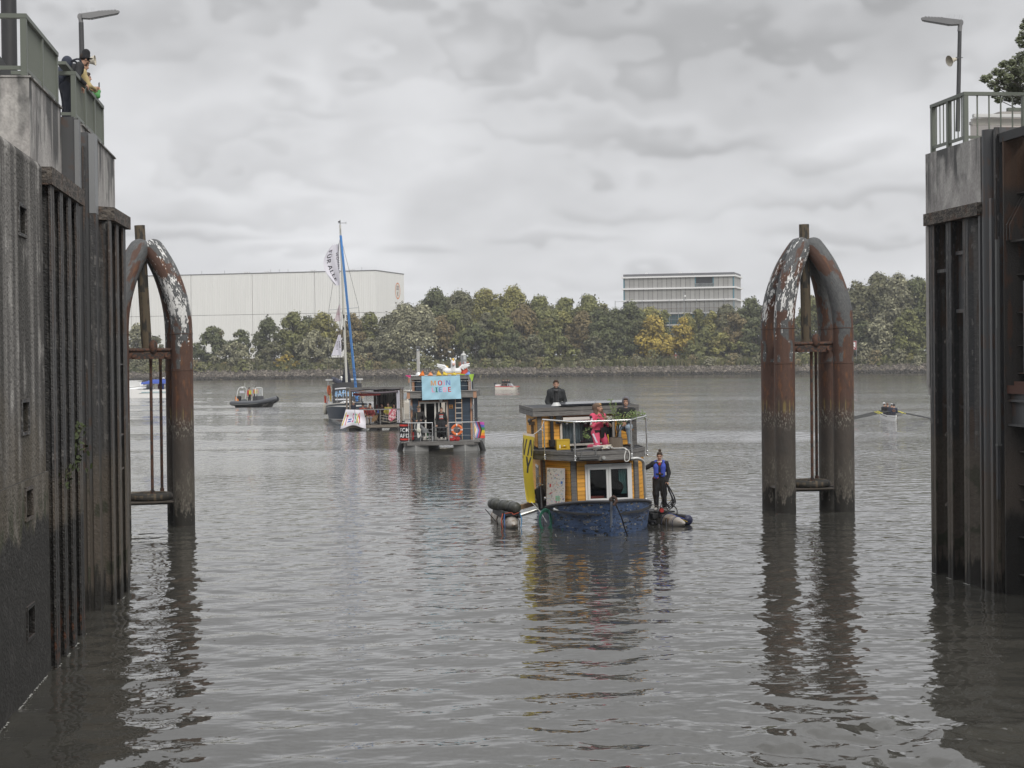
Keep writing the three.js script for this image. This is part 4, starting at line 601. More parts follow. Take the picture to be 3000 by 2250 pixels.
// ---------- office block ----------
{
  const c = atZ(2153, 1043, -530), t = thing('office_building', 'modern grey panelled office block with white floor bands behind the trees', 'office building', [c.x, 5.4, -530], -0.245);
  const Y = (py) => atZ(2153, py, -530).y - 5.4, top = Y(797), L = 33.6, D = 16.5;
  const pan = mat(0.33, 0.325, 0.315, 0.5), pan2 = mat(0.37, 0.365, 0.355, 0.5), white = mat(0.82, 0.82, 0.82, 0.6), dark = mat(0.03, 0.032, 0.036, 0.4), glass = mat(0.05, 0.12, 0.14, 0.08), roof = mat(0.14, 0.14, 0.15, 0.6);
  const B = [[804.5, 809], [838.5, 843], [874.5, 879], [912.5, 917], [947, 951], [982, 986]].map((b) => b.map(Y)), pg = new Map();
  new MB().span(-L + 0.3, -0.3, 0, top - 1, -D + 0.3, -0.3).build('core', dark, t);
  new MB().span(-L, 0, B[0][0] + 0.02, top, -D, -0.02).build('roof_parapet', roof, t);
  for (const [hi, lo] of B) new MB().span(-L - 0.5, 0.5, lo, hi, -D - 0.5, 0.5).build('floor_band', white, t);
  for (let f = 0; f < 5; f++) {
    const hi = B[f][1] - 0.02, lo = B[f + 1][0] + 0.02, h = hi - lo, n = 23, w = (L - 0.9) / n;
    for (let i = 0; i < n; i++) {
      if (f === 0 && i >= 15 && i < 19) continue;
      const x = -L + 0.45 + (i + 0.5) * w, lowGlass = f >= 3;
      const g = new THREE.BoxGeometry(w - 0.12, h, 0.12), o = mesh(lowGlass ? 'window' : 'facade_panel', g, lowGlass ? glass : i % 2 ? pan : pan2, t); o.position.set(x, (hi + lo) / 2, -0.1);
      if (lowGlass) new MB().box(w - 0.1, 0.14, 0.06, 0, 0.3, 0.1).box(0.07, h, 0.06, w / 2 - 0.1, 0, 0.1).build('mullion', mat(0.25, 0.25, 0.25), o);
    }
    for (const x of [-L + 0.2, -0.22]) new MB().box(0.42, h, 0.14, x, (hi + lo) / 2, -0.09).build('corner_glass', mat(0.1, 0.22, 0.27, 0.1), t);
    for (let i = 0; i < 5; i++) new MB().box(0.12, h, D / 5 - 0.1, -0.06, (hi + lo) / 2, -D / 5 * (i + 0.5) - 0.1).build('facade_panel', i % 2 ? pan2 : pan, t);
    if (f === 0) {
      const x0 = -L + 0.45 + 15 * w, x1 = -L + 0.45 + 19 * w;
      new MB().span(x0, x1, lo, hi, -2.6, -2.5).span(x0, x0 + 0.1, lo, hi, -2.5, -0.3).build('recess_wall', mat(0.1, 0.1, 0.1), t);
      for (let i = 0; i < 4; i++) new MB().box(w - 0.12, h, 0.08, x0 + (i + 0.5) * w, (hi + lo) / 2, -2.4).build('facade_panel', mat(0.2, 0.2, 0.2), t);
      for (const x of [x0 + 0.15, x1 - 0.15]) new MB().box(0.36, h, 0.12, x, (hi + lo) / 2, -0.05).build('corner_glass', mat(0.1, 0.22, 0.27, 0.1), t);
      for (let i = 0; i < 4; i++) new MB().box(w - 0.06, 1.0, 0.03, x0 + (i + 0.5) * w, lo + 0.5, 0.02).build('balcony_glass', mat(0.55, 0.58, 0.58, 0.05, { P: 1, transmission: 0.8, ior: 1.4 }), t);
      new MB().span(x0, x1, lo + 1.01, lo + 1.07, 0, 0.06).build('balcony_rail', mGalv, t);
    }
  }
  for (const [x, w] of [[-26.8, 0.6], [-16.5, 0.7], [-12.8, 0.7]]) new MB().box(w, 0.5, 0.6, x, top + 0.25, -2).build('roof_unit', white, t);
  // scaffold
  const s = thing('scaffold', 'galvanised scaffolding standing before the lower floors of the office block', 'scaffold', [c.x, 5.4, -530], -0.245), y1 = B[2][1] + 0.4;
  for (let i = 0; i <= 13; i++) for (const z of [0.9, 1.7]) new MB().bar([-L - 2.3 + i * 2.75, 0, z], [-L - 2.3 + i * 2.75, y1 - (i % 3) * 0.5, z], 0.05, 6).build('upright', mGalv, s);
  for (let k = 0; k < 9; k++) for (const z of [0.9, 1.7]) new MB().bar([-L - 2.3, 1 + k * 1.9, z], [0.8, 1 + k * 1.9, z], 0.035, 5).build('rail_tube', mGalv, s);
  for (let k = 1; k < 9; k += 2) new MB().box(L + 2, 0.07, 0.7, -L / 2, 0.6 + k * 1.9, 1.3).build('deck_board', mat(0.16, 0.11, 0.085), s);
  for (const [a, b] of [[-22, 3], [-8, 4], [-30, 4], [-12, 3]]) new MB().bar([a, 0.6 + b * 3.8 - 1.9, 1.75], [a + 2.7, 0.6 + b * 3.8, 1.75], 0.035, 5).build('diagonal_brace', mGalv, s);
  const m = thing('lattice_mast', 'slim grey lattice mast standing before the office block', 'mast', [atZ(2004, 900, -520).x, 5.4, -520]);
  const mh = atZ(2004, 852, -520).y - 5.4; for (const [x, z] of [[-0.2, 0], [0.2, 0], [0, 0.3]]) new MB().bar([x, 0, z], [x * 0.6, mh, z * 0.6], 0.045, 5).build('chord', mGalv, m); { const b = new MB(); for (let y = 0; y < mh - 1; y += 0.8) b.bar([-0.2, y, 0], [0.2, y + 0.8, 0], 0.025, 4).bar([0.2, y, 0], [0, y + 0.8, 0.3], 0.025, 4); b.build('lattice', mGalv, m); } new MB().box(0.5, 0.5, 0.1, 0.3, mh - 1.5, 0.1).build('antenna', white, m);
}
// ---------- small things on the far bank ----------
{
  const z = -486, a = atZ(1940, 1008, z), b = atZ(2014, 1008, z), y0 = 5.5, h = thing('shed', 'low shed with pale ribbed roof facade before the office block', 'shed', [(a.x + b.x) / 2, y0, z]);
  const W = b.x - a.x, yt = atZ(1975, 983, z).y - y0, ym = atZ(1975, 1007, z).y - y0;
  for (let i = 0; i < 16; i++) new MB().box(W / 16 - 0.05, yt - ym, 0.12, -W / 2 + (i + 0.5) * W / 16, (yt + ym) / 2, 0).build('roof_panel', mat(0.48, 0.49, 0.45, 0.7), h);
  new MB().box(W - 0.2, yt - 0.1, 4, 0, yt / 2 - 0.1, -2.2).build('body', mat(0.14, 0.14, 0.13), h);
  const f = thing('green_fence', 'green corrugated metal fence below the pale shed', 'fence', [(a.x + b.x) / 2, y0, z + 2]); const w2 = W + 1.4; for (let i = 0; i < 15; i++) new MB().box(w2 / 15 - 0.03, ym - 0.25, i % 2 ? 0.08 : 0.16, -w2 / 2 + (i + 0.5) * w2 / 15, (ym - 0.2) / 2, 0).build('sheet', mat(0.085, 0.14, 0.09, 0.7), f);
  // striped poles
  for (const [px, py0, py1, l, sign] of [[1984, 1034, 1010, 'red and white striped pole with a yellow diamond sign on the soil slope', 1], [1980, 1058, 1033, 'red and white striped pole without sign, lower on the soil slope', 0]]) {
    const zz = sign ? -478 : -471, A = atZ(px, py0, zz), B = atZ(px, py1, zz), t = thing('navigation_pole', l, 'pole', [A.x, A.y - 0.6, zz]), n = 6, hh = B.y - A.y + 0.6;
    for (let i = 0; i < n; i++) new MB().cyl(0.1, 0.1, hh / n, 0, hh / n * (i + 0.5), 0, 0, 0, 0, 8).build('band', i % 2 ? mat(0.75, 0.74, 0.7) : mat(0.4, 0.05, 0.04), t);
    if (sign) { const tx = drawn(64, 64, (c) => { c.fillStyle = '#d9a62c'; c.fillRect(0, 0, 64, 64); c.fillStyle = '#8c2a1c'; c.beginPath(); c.moveTo(0, 20); c.lineTo(20, 0); c.lineTo(64, 44); c.lineTo(44, 64); c.fill(); }); new MB().box(1.5, 1.5, 0.06, 0, hh - 0.2, 0.14, 0, 0, Math.PI / 4).build('diamond_sign', mat(1, 1, 1, 0.6, { map: (tx.repeat.set(1, 1), tx) }), t, true); }
  }
  const zs = bankZ(84) - 4, P = atZ(2497, 1012, zs), gy = landY(P.x, zs), t = thing('prohibition_sign', 'square white sign with red border and diagonal beside the right dolphin', 'sign', [P.x, gy, zs]);
  const tx = drawn(128, 128, (c) => { c.fillStyle = '#8e2f2c'; c.fillRect(0, 0, 128, 128); c.fillStyle = '#dfe2e2'; c.fillRect(16, 16, 96, 96); c.fillStyle = '#3c4240'; c.beginPath(); c.moveTo(30, 36); c.lineTo(96, 44); c.lineTo(96, 52); c.lineTo(30, 46); c.fill(); c.strokeStyle = '#8e2f2c'; c.lineWidth = 13; c.beginPath(); c.moveTo(16, 16); c.lineTo(112, 112); c.stroke(); });
  const yy = P.y - gy; new MB().box(2.1, 2.2, 0.06, 0, yy, 0).build('board', mat(1, 1, 1, 0.6, { map: tx }), t, true); new MB().box(2.3, 2.4, 0.05, 0, yy, -0.06).build('frame', mGalv, t); for (const x of [-0.9, 1.05]) new MB().bar([x, -0.5, -0.1], [x, yy + 1.2, -0.1], 0.06, 8).build('post', mGalv, t);
}
// ---------- people: one continuous skin from a distance field, meshed by surface nets ----------
// primitives: {a, b, ra, rb, tag, flat} tapered capsules (flat squeezes front to back) or {c, r, tag} ellipsoids
function nets(prims, cell, color, k, fold = 0) {
  const lo = [1e9, 1e9, 1e9], hi = [-1e9, -1e9, -1e9];
  for (const p of prims) for (const q of p.c ? [p.c] : [p.a, p.b]) for (let i = 0; i < 3; i++) { const R = (p.c ? p.r[i] : Math.max(p.ra, p.rb)) + cell * 3 + k; lo[i] = Math.min(lo[i], q[i] - R); hi[i] = Math.max(hi[i], q[i] + R); }
  const n = [0, 1, 2].map((i) => Math.ceil((hi[i] - lo[i]) / cell) + 1), N = n[0] * n[1] * n[2], f = new Float32Array(N).fill(9), best = new Float32Array(N).fill(9), tagOf = new Uint8Array(N), sx = n[0], sxy = n[0] * n[1];
  prims.forEach((p, pi) => {
    const r0 = [], r1 = [];
    for (let i = 0; i < 3; i++) { const R = (p.c ? p.r[i] : Math.max(p.ra, p.rb)) + k + cell * 2.5, q0 = p.c ? p.c[i] : Math.min(p.a[i], p.b[i]), q1 = p.c ? p.c[i] : Math.max(p.a[i], p.b[i]); r0[i] = Math.max(0, Math.floor((q0 - R - lo[i]) / cell)); r1[i] = Math.min(n[i] - 1, Math.ceil((q1 + R - lo[i]) / cell)); }
    let ab, l2; if (!p.c) { ab = [p.b[0] - p.a[0], p.b[1] - p.a[1], p.b[2] - p.a[2]]; l2 = ab[0] ** 2 + ab[1] ** 2 + ab[2] ** 2 || 1e-9; }
    for (let z = r0[2]; z <= r1[2]; z++) for (let y = r0[1]; y <= r1[1]; y++) for (let x = r0[0]; x <= r1[0]; x++) {
      const X = lo[0] + x * cell, Y = lo[1] + y * cell, Z = lo[2] + z * cell, i = x + y * sx + z * sxy; let d;
      if (p.c) { const u = (X - p.c[0]) / p.r[0], v = (Y - p.c[1]) / p.r[1], w = (Z - p.c[2]) / p.r[2]; d = (Math.sqrt(u * u + v * v + w * w) - 1) * Math.min(p.r[0], p.r[1], p.r[2]); }
      else {
        const ux = X - p.a[0], uy = Y - p.a[1], uz = Z - p.a[2], t = clamp((ux * ab[0] + uy * ab[1] + uz * ab[2]) / l2);
        let dx = ux - ab[0] * t, dy = uy - ab[1] * t, dz = uz - ab[2] * t; if (p.flat) dz /= p.flat;
        d = Math.sqrt(dx * dx + dy * dy + dz * dz) - lerp(p.ra, p.rb, t); if (p.flat) d *= Math.max(p.flat, 0.75);
      }
      if (fold && p.cloth) d += fold * (n3(X * 16 + pi * 3, Y * 9, Z * 16) - 0.5);
      if (p.cut) { f[i] = Math.max(f[i], -d); continue; }
      if (d < best[i]) { best[i] = d; tagOf[i] = pi; }
      const q = p.k ?? k, h = q ? Math.max(q - Math.abs(f[i] - d), 0) / q : 0; f[i] = Math.min(f[i], d) - h * h * q * 0.25;
    }
  });
  const id = new Int32Array(N).fill(-1), P = [], C = [], I = [];
  const corner = [0, 1, sx, sx + 1, sxy, sxy + 1, sxy + sx, sxy + sx + 1], edge = [[0, 1], [0, 2], [0, 4], [1, 3], [1, 5], [2, 3], [2, 6], [3, 7], [4, 5], [4, 6], [5, 7], [6, 7]];
  for (let z = 0; z < n[2] - 1; z++) for (let y = 0; y < n[1] - 1; y++) for (let x = 0; x < n[0] - 1; x++) {
    const i = x + y * sx + z * sxy; let m = 0; for (let c = 0; c < 8; c++) if (f[i + corner[c]] < 0) m |= 1 << c; if (m === 0 || m === 255) continue;
    let px = 0, py = 0, pz = 0, c = 0; for (const [a, b] of edge) { if (((m >> a) & 1) === ((m >> b) & 1)) continue; const fa = f[i + corner[a]], t = fa / (fa - f[i + corner[b]]); px += lerp(a & 1, b & 1, t); py += lerp(a >> 1 & 1, b >> 1 & 1, t); pz += lerp(a >> 2, b >> 2, t); c++; }
    id[i] = P.length / 3; const X = lo[0] + (x + px / c) * cell, Y = lo[1] + (y + py / c) * cell, Z = lo[2] + (z + pz / c) * cell; P.push(X, Y, Z);
    let near = i, bd = 9; for (let q = 0; q < 8; q++) if (best[i + corner[q]] < bd) { bd = best[i + corner[q]]; near = i + corner[q]; }
    C.push(...color(prims[tagOf[near]], X, Y, Z));
  }
  for (let z = 1; z < n[2] - 1; z++) for (let y = 1; y < n[1] - 1; y++) for (let x = 1; x < n[0] - 1; x++) {
    const i = x + y * sx + z * sxy, s = f[i] < 0;
    for (const [d, u, v] of [[1, sx, sxy], [sx, sxy, 1], [sxy, 1, sx]]) if (s !== (f[i + d] < 0)) { const a = id[i], b = id[i - u], c = id[i - u - v], e = id[i - v]; if (s) I.push(a, b, c, a, c, e); else I.push(a, c, b, a, e, c); }
  }
  const g = new THREE.BufferGeometry(); g.setAttribute('position', new THREE.Float32BufferAttribute(P, 3)); g.setAttribute('color', new THREE.Float32BufferAttribute(C, 3)); g.setIndex(I); g.computeVertexNormals(); return g;
}
const add = (a, b) => [a[0] + b[0], a[1] + b[1], a[2] + b[2]], sub = (a, b) => [a[0] - b[0], a[1] - b[1], a[2] - b[2]], mul = (a, s) => a.map((x) => x * s), len = (a) => Math.hypot(...a), nrm = (a) => mul(a, 1 / (len(a) || 1)), crossA = (a, b) => [a[1] * b[2] - a[2] * b[1], a[2] * b[0] - a[0] * b[2], a[0] * b[1] - a[1] * b[0]];
const SKIN = [0.46, 0.27, 0.19], mBody = new THREE.MeshStandardMaterial({ vertexColors: true, roughness: 0.82, side: THREE.DoubleSide });
// poses: joint positions, y up from the floor, z = where the body faces, x = its left
function pose(kind, o = {}) {
  const p = { pelvis: [0, 0.95, 0], chest: [0, 1.28, 0], neck: [0, 1.46, 0.0], head: [0, 1.63, 0.02] };
  for (const s of [-1, 1]) { const k = s < 0 ? 'R' : 'L'; p['sh' + k] = [0.185 * s, 1.41, 0]; p['el' + k] = [0.245 * s, 1.13, -0.03]; p['ha' + k] = [0.25 * s, 0.88, 0.08]; p['hip' + k] = [0.095 * s, 0.92, 0]; p['kn' + k] = [0.11 * s, 0.5, 0.03]; p['an' + k] = [0.12 * s, 0.09, -0.02]; p['toe' + k] = [0.15 * s, 0.035, 0.14]; }
  const shift = (names, d) => names.forEach((q) => { p[q] = add(p[q], d); });
  const upper = ['pelvis', 'chest', 'neck', 'head', 'shL', 'shR', 'elL', 'elR', 'haL', 'haR', 'hipL', 'hipR'];
  if (kind === 'sit' || kind === 'kneel') {
    const sh = o.seat ?? 0.45, dy = kind === 'sit' ? sh + 0.1 - 0.95 : (o.sitHeels ? 0.36 : 0.5) - 0.95; shift(upper, [0, dy, 0]);
    for (const s of [-1, 1]) { const k = s < 0 ? 'R' : 'L'; if (kind === 'sit') { p['kn' + k] = [0.13 * s, sh + 0.06, 0.43]; p['an' + k] = [0.13 * s, Math.max(0.09, sh - 0.36), 0.42]; p['toe' + k] = [0.16 * s, Math.max(0.035, sh - 0.42), 0.58]; p['ha' + k] = [0.12 * s, sh + 0.2, 0.32]; p['el' + k] = [0.26 * s, sh + 0.3, 0.03]; } else { p['kn' + k] = [0.15 * s, 0.075, 0.2]; p['an' + k] = [0.13 * s, 0.08, -0.26]; p['toe' + k] = [0.13 * s, 0.04, -0.4]; } }
  }
  if (o.lean) for (const q of ['chest', 'neck', 'head', 'shL', 'shR', 'elL', 'elR', 'haL', 'haR']) { const y = p[q][1] - p.pelvis[1]; p[q] = [p[q][0], p.pelvis[1] + y * Math.cos(o.lean) - p[q][2] * Math.sin(o.lean), p[q][2] * Math.cos(o.lean) + y * Math.sin(o.lean)]; }
  return Object.assign(p, o.j ?? {});
}
const turned = (v, yaw, tilt = 0, roll = 0) => V(...v).applyEuler(new THREE.Euler(tilt, yaw, roll, 'YXZ')).toArray();
function handPrims(wrist, elbow, curl, size, tag) { // palm, four unequal fingers with two joints, thumb from the side of the palm
  const dir = nrm(sub(wrist, elbow)), side0 = crossA(dir, [0, 0, 1]), side = nrm(len(side0) > 0.2 ? side0 : crossA(dir, [0, 1, 0])), nor = nrm(crossA(side, dir)), out = [], s = size;
  const at = (d, w, n) => add(wrist, add(mul(dir, d * s), add(mul(side, w * s), mul(nor, n * s))));
  for (const w of [-0.026, 0, 0.026]) out.push({ a: at(0.01, w * 0.7, 0), b: at(0.085, w, 0), ra: 0.018 * s, rb: 0.015 * s, tag });
  [[-0.034, 0.062], [-0.012, 0.075], [0.012, 0.07], [0.033, 0.055]].forEach(([w, l], i) => { const c = curl, m = at(0.09 + l * 0.5 * Math.cos(c), w * 1.06, -l * 0.5 * Math.sin(c)), e = at(0.09 + l * 0.5 * (Math.cos(c) + Math.cos(2 * c)), w * 1.1, -l * 0.5 * (Math.sin(c) + Math.sin(2 * c))); out.push({ a: at(0.085, w, 0), b: m, ra: 0.0095 * s, rb: 0.009 * s, tag, k: 0.003 }, { a: m, b: e, ra: 0.009 * s, rb: 0.0078 * s, tag, k: 0.003 }); });
  out.push({ a: at(0.025, -0.03, -0.005), b: at(0.06, -0.062, -0.015), ra: 0.014 * s, rb: 0.011 * s, tag, k: 0.004 }, { a: at(0.06, -0.062, -0.015), b: at(0.09, -0.06, -0.03), ra: 0.011 * s, rb: 0.009 * s, tag, k: 0.003 });
  return out;
}
/* o: pos, yaw, kind, pose, head {yaw, tilt, roll}, top, legs, shoes, skin, hair, hat, cell, scale, bulk, hood, vest, beard, bare (forearms), near */
function person(label, o) {
  const t = thing('person', label, 'person', o.pos, o.yaw ?? 0, o.group), p = pose(o.kind ?? 'stand', o.pose), near = o.near ?? 0, cell = o.cell ?? (near ? 0.014 : 0.03), bulk = o.bulk ?? 1, skin = o.skin ?? SKIN;
  t.scale.setScalar(o.scale ?? 1);
  const cl = { top: o.top ?? [0.03, 0.03, 0.033], legs: o.legs ?? [0.03, 0.03, 0.035], shoes: o.shoes ?? [0.03, 0.03, 0.03], skin };
  const B = [], S = (a, b, ra, rb, tag, e = {}) => B.push({ a, b, ra, rb, tag, cloth: tag !== 'skin' && tag !== 'shoes', ...e });
  S(p.pelvis, p.chest, 0.135 * bulk, 0.155 * bulk, 'top', { flat: 0.72 }); S(p.chest, add(p.neck, [0, -0.09, 0]), 0.155 * bulk, 0.105 * bulk, 'top', { flat: 0.75 }); S(add(p.pelvis, [0, -0.02, 0]), add(p.pelvis, [0, 0.05, 0]), 0.15, 0.14, o.kind === 'stand' || !o.kind ? 'legs' : 'legs', { flat: 0.8 });
  S(add(p.neck, [0, -0.06, -0.01]), add(p.head, [0, -0.04, -0.015]), 0.062, 0.054, o.collar ? 'top' : 'skin');
  for (const k of ['L', 'R']) {
    S(add(p['sh' + k], [0, -0.005, 0]), add(p.neck, [0, -0.07, 0]), 0.07 * bulk, 0.075, 'top'); S(p['sh' + k], p['el' + k], 0.068 * bulk, 0.052 * bulk, 'top'); const w = lerp3(p['el' + k], p['ha' + k], 0.93);
    S(p['el' + k], w, 0.05 * bulk, 0.038 * bulk, o.bare ? 'skin' : 'top'); S(w, p['ha' + k], 0.028, 0.027, 'skin');
    S(p['hip' + k], p['kn' + k], 0.098 * (o.wide ?? 1), 0.068 * (o.wide ?? 1), 'legs'); S(p['kn' + k], p['an' + k], 0.066 * (o.wide ?? 1), 0.046 * (o.wide ?? 1), 'legs'); S(add(p['an' + k], [0, -0.035, -0.01]), p['toe' + k], 0.045, 0.036, 'shoes');
  }
  const hd = o.head ?? {}, H = (v) => add(p.head, turned(v, hd.yaw ?? 0, hd.tilt ?? 0, hd.roll ?? 0)), hp = [];
  const E = (c, r, tag = 'skin', e = {}) => hp.push({ c: H(c), r, tag, ...e });
  E([0, 0.03, -0.01], [0.078, 0.095, 0.095]); E([0, -0.045, 0.03], [0.058, 0.068, 0.062]); E([0, -0.085, 0.06], [0.028, 0.024, 0.026]);
  if (near) { hp.push({ a: H([0, 0.015, 0.092]), b: H([0, -0.025, 0.112]), ra: 0.011, rb: 0.016, tag: 'skin', k: 0.012 }); for (const s of [-1, 1]) { E([0.079 * s, 0, -0.005], [0.014, 0.032, 0.02]); hp.push({ a: H([0.012 * s, 0.033, 0.091]), b: H([0.05 * s, 0.034, 0.078]), ra: 0.01, rb: 0.009, tag: 'skin' }); E([0.033 * s, -0.035, 0.072], [0.022, 0.02, 0.018]); } hp.push({ a: H([-0.02, -0.055, 0.087]), b: H([0.02, -0.055, 0.087]), ra: 0.009, rb: 0.009, tag: 'skin', k: 0.008 }); }
  const inv = new THREE.Quaternion().setFromEuler(new THREE.Euler(hd.tilt ?? 0, hd.yaw ?? 0, hd.roll ?? 0, 'YXZ')).invert();
  const face = (q, x, y, z) => {
    if (q.tag !== 'skin') return cl[q.tag];
    const v = V(x - p.head[0], y - p.head[1], z - p.head[2]).applyQuaternion(inv), ax = Math.abs(v.x);
    if (v.z > 0.04 && v.y > -0.12 && v.y < 0.12) {
      if (Math.hypot((ax - 0.033) / 0.016, (v.y - 0.008) / 0.009) < 1) return Math.hypot((ax - 0.033) / 0.007, (v.y - 0.008) / 0.009) < 1 ? [0.03, 0.02, 0.015] : [0.4, 0.33, 0.3];
      if (ax > 0.014 && ax < 0.056 && Math.abs(v.y - 0.034) < 0.0065) return mul(o.hair ?? [0.05, 0.03, 0.02], 1);
      if (ax < 0.026 && Math.abs(v.y + 0.056 - ax * ax * 9 * (o.smile ?? 0)) < 0.009) return o.smile ? (ax < 0.019 && v.y + 0.056 - ax * ax * 9 < 0.002 ? [0.7, 0.66, 0.6] : [0.32, 0.11, 0.09]) : [0.3, 0.12, 0.1];
      if (o.beard && v.y < -0.03 && !(ax < 0.014 && v.y > -0.045)) return mix3(skin, o.hair ?? [0.04, 0.03, 0.02], o.beard);
    }
    return skin;
  };
  if (near) {
    const parts = [nets(B, cell, (q) => cl[q.tag], 0.045, 0.022), nets([...hp, { a: add(p.neck, [0, -0.03, -0.01]), b: add(p.head, [0, -0.05, -0.015]), ra: 0.06, rb: 0.053, tag: o.collar ? 'top' : 'skin' }], 0.0075, face, 0.022)];
    for (const k of ['L', 'R']) parts.push(nets(handPrims(p['ha' + k], p['el' + k], (o.curl ?? {})[k] ?? 0.5, 1, 'skin'), 0.0048, () => skin, 0.012));
    mesh('body', mergeGeometries(parts), mBody, t);
  } else mesh('body', nets([...B, ...hp, ...['L', 'R'].flatMap((k) => handPrims(p['ha' + k], p['el' + k], 0.4, 1.15, 'skin'))], cell, face, 0.035), mBody, t);
  const part = (name, prims, col, c = 0.012, k = 0.02, fold = 0) => mesh(name, nets(prims, near ? c : Math.max(c, 0.024), () => [1, 1, 1], k, fold), mat(...col, 0.9), t);
  const he = (c, r, e = {}) => ({ c: H(c), r, ...e });
  const hc = o.hair ?? [0.05, 0.032, 0.02];
  if (o.hair !== null && !o.hood) {
    const hs = [he([0, 0.045, -0.022], [0.088, 0.1, 0.1]), he([0, 0.1, 0.03], [0.07, 0.045, 0.065])];
    if (o.long) hs.push({ a: H([-0.05, 0, -0.07]), b: H([-0.07, -0.2, -0.05]), ra: 0.06, rb: 0.04 }, { a: H([0.05, 0, -0.07]), b: H([0.07, -0.2, -0.05]), ra: 0.06, rb: 0.04 }, { a: H([0, 0, -0.08]), b: H([0, -0.22, -0.08]), ra: 0.07, rb: 0.05 });
    if (o.bun) hs.push(he(o.bun, [0.048, 0.042, 0.045]));
    hs.push(he([0, -0.025, 0.09], [0.072, 0.09, 0.07], { cut: 1 }), he([0, -0.11, 0.02], [0.09, 0.07, 0.12], o.long ? { c: H([0, -0.1, 0.07]), r: [0.07, 0.12, 0.06], cut: 1 } : { cut: 1 }));
    part('hair', hs, hc, 0.01, 0.012, 0.02);
  }
  if (o.hat) { // [r, g, b, kind]
    const [r, g, b, kind] = o.hat, hs = kind === 'bucket' ? [{ a: H([0, 0.05, -0.01]), b: H([0, 0.145, -0.015]), ra: 0.102, rb: 0.088 }, he([0, 0.035, 0.02], [0.135, 0.014, 0.15])] : kind === 'cap' ? [he([0, 0.07, -0.012], [0.094, 0.078, 0.105]), he([0, 0.045, 0.11], [0.07, 0.012, 0.07])] : kind === 'tall' ? [he([0, 0.06, -0.01], [0.095, 0.06, 0.105]), { a: H([0, 0.1, -0.02]), b: H([0, 0.26, -0.04]), ra: 0.05, rb: 0.03 }, he([0, 0.04, 0.02], [0.13, 0.02, 0.14])] : [he([0, 0.068, -0.014], [0.095, 0.088, 0.107])];
    if (kind !== 'cap' && kind !== 'bucket' && kind !== 'tall') hs.push(he([0, 0.0, 0.1], [0.08, 0.055, 0.07], { cut: 1 }));
    part('hat', hs, [r, g, b], 0.01, 0.01);
  }
  if (o.hood) part('hood', [he([0, 0.03, -0.035], [0.12, 0.135, 0.115]), he([0, 0.115, -0.02], [0.07, 0.065, 0.07]), { a: H([0, -0.08, -0.06]), b: add(p.neck, [0, -0.03, -0.03]), ra: 0.1, rb: 0.1 }, he([0, -0.03, 0.075], [0.078, 0.105, 0.085], { cut: 1 })], o.hood, 0.011, 0.03, 0.01);
  if (o.hood) part('hair', [he([0, 0.085, 0.045], [0.07, 0.04, 0.05])], hc, 0.01, 0.01, 0.02);
  return { t, p, H };
}
const lerp3 = (a, b, t) => [lerp(a[0], b[0], t), lerp(a[1], b[1], t), lerp(a[2], b[2], t)];
// ---------- shared boat materials and helpers ----------
const grain = (base, dark, light, f = 1) => texture(256, 256, (u, v) => { const a = fb(u, v, 3 * f, 40 * f, 4, 3), b = fb(u, v, 12, 90, 3, 8), c = fb(u, v, 5, 5, 3, 12); return mix3(mix3(base, dark, ss(0.45, 0.75, a)), light, ss(0.55, 0.75, b) * 0.5 + (c - 0.5) * 0.3); }, { repeat: [0.7, 1.6] });
const greyWood = [0.85, 1, 1.15].map((k, i) => mat(k, k, k, 0.9, { map: grain([0.185, 0.178, 0.17], [0.085, 0.08, 0.077], [0.29, 0.28, 0.265], 1 + i % 2) }));
const orangeWood = [0.86, 1, 1.1].map((k) => mat(k, k * 0.98, k * 0.9, 0.62, { map: grain([0.80, 0.40, 0.06], [0.66, 0.3, 0.04], [0.86, 0.47, 0.095]) }));
const blueWood = [0.85, 1, 1.15].map((k) => mat(0.030 * k, 0.052 * k, 0.082 * k, 0.6));
const mLarch = mat(0.42, 0.235, 0.15, 0.8), mWhite = mat(0.78, 0.78, 0.77, 0.35), mRoofFelt = mat(0.035, 0.036, 0.04, 0.85), mRope = mat(0.52, 0.46, 0.36, 0.95), mRopeWhite = mat(0.66, 0.65, 0.62, 0.95), mRopeBlack = mat(0.014, 0.014, 0.017, 0.9), mGreenRope = mat(0.02, 0.12, 0.08, 0.9), mRubber = mat(0.013, 0.013, 0.014, 0.55);
const mGlassDark = mat(0.012, 0.012, 0.013, 0.04, { P: 1, ior: 1.5 }), mPane = mat(0.8, 0.81, 0.81, 0.02, { P: 1, transmission: 1, ior: 1.33 }), mStainless = mat(0.7, 0.7, 0.69, 0.24, { metalness: 1 }), mAlu = mat(0.55, 0.55, 0.53, 0.38, { metalness: 0.8 });
let wood = 0; const pick = (a) => a[(wood = (wood * 7 + 3) % 17) % a.length];
function boat(name, label, category, p, yaw, heel = 0) { const t = thing(name, label, category, p); t.rotation.set(0, yaw, heel, 'YXZ'); t.updateMatrixWorld(true); return t; }
function put(t, b, l, yaw = 0) { t.position.copy(b.localToWorld(V(...l))); t.quaternion.copy(b.quaternion).multiply(new THREE.Quaternion().setFromEuler(new THREE.Euler(0, yaw, 0))); t.updateMatrixWorld(true); return t; }
function on(b, name, label, category, l, yaw = 0, group) { return put(thing(name, label, category, [0, 0, 0], 0, group), b, l, yaw); }
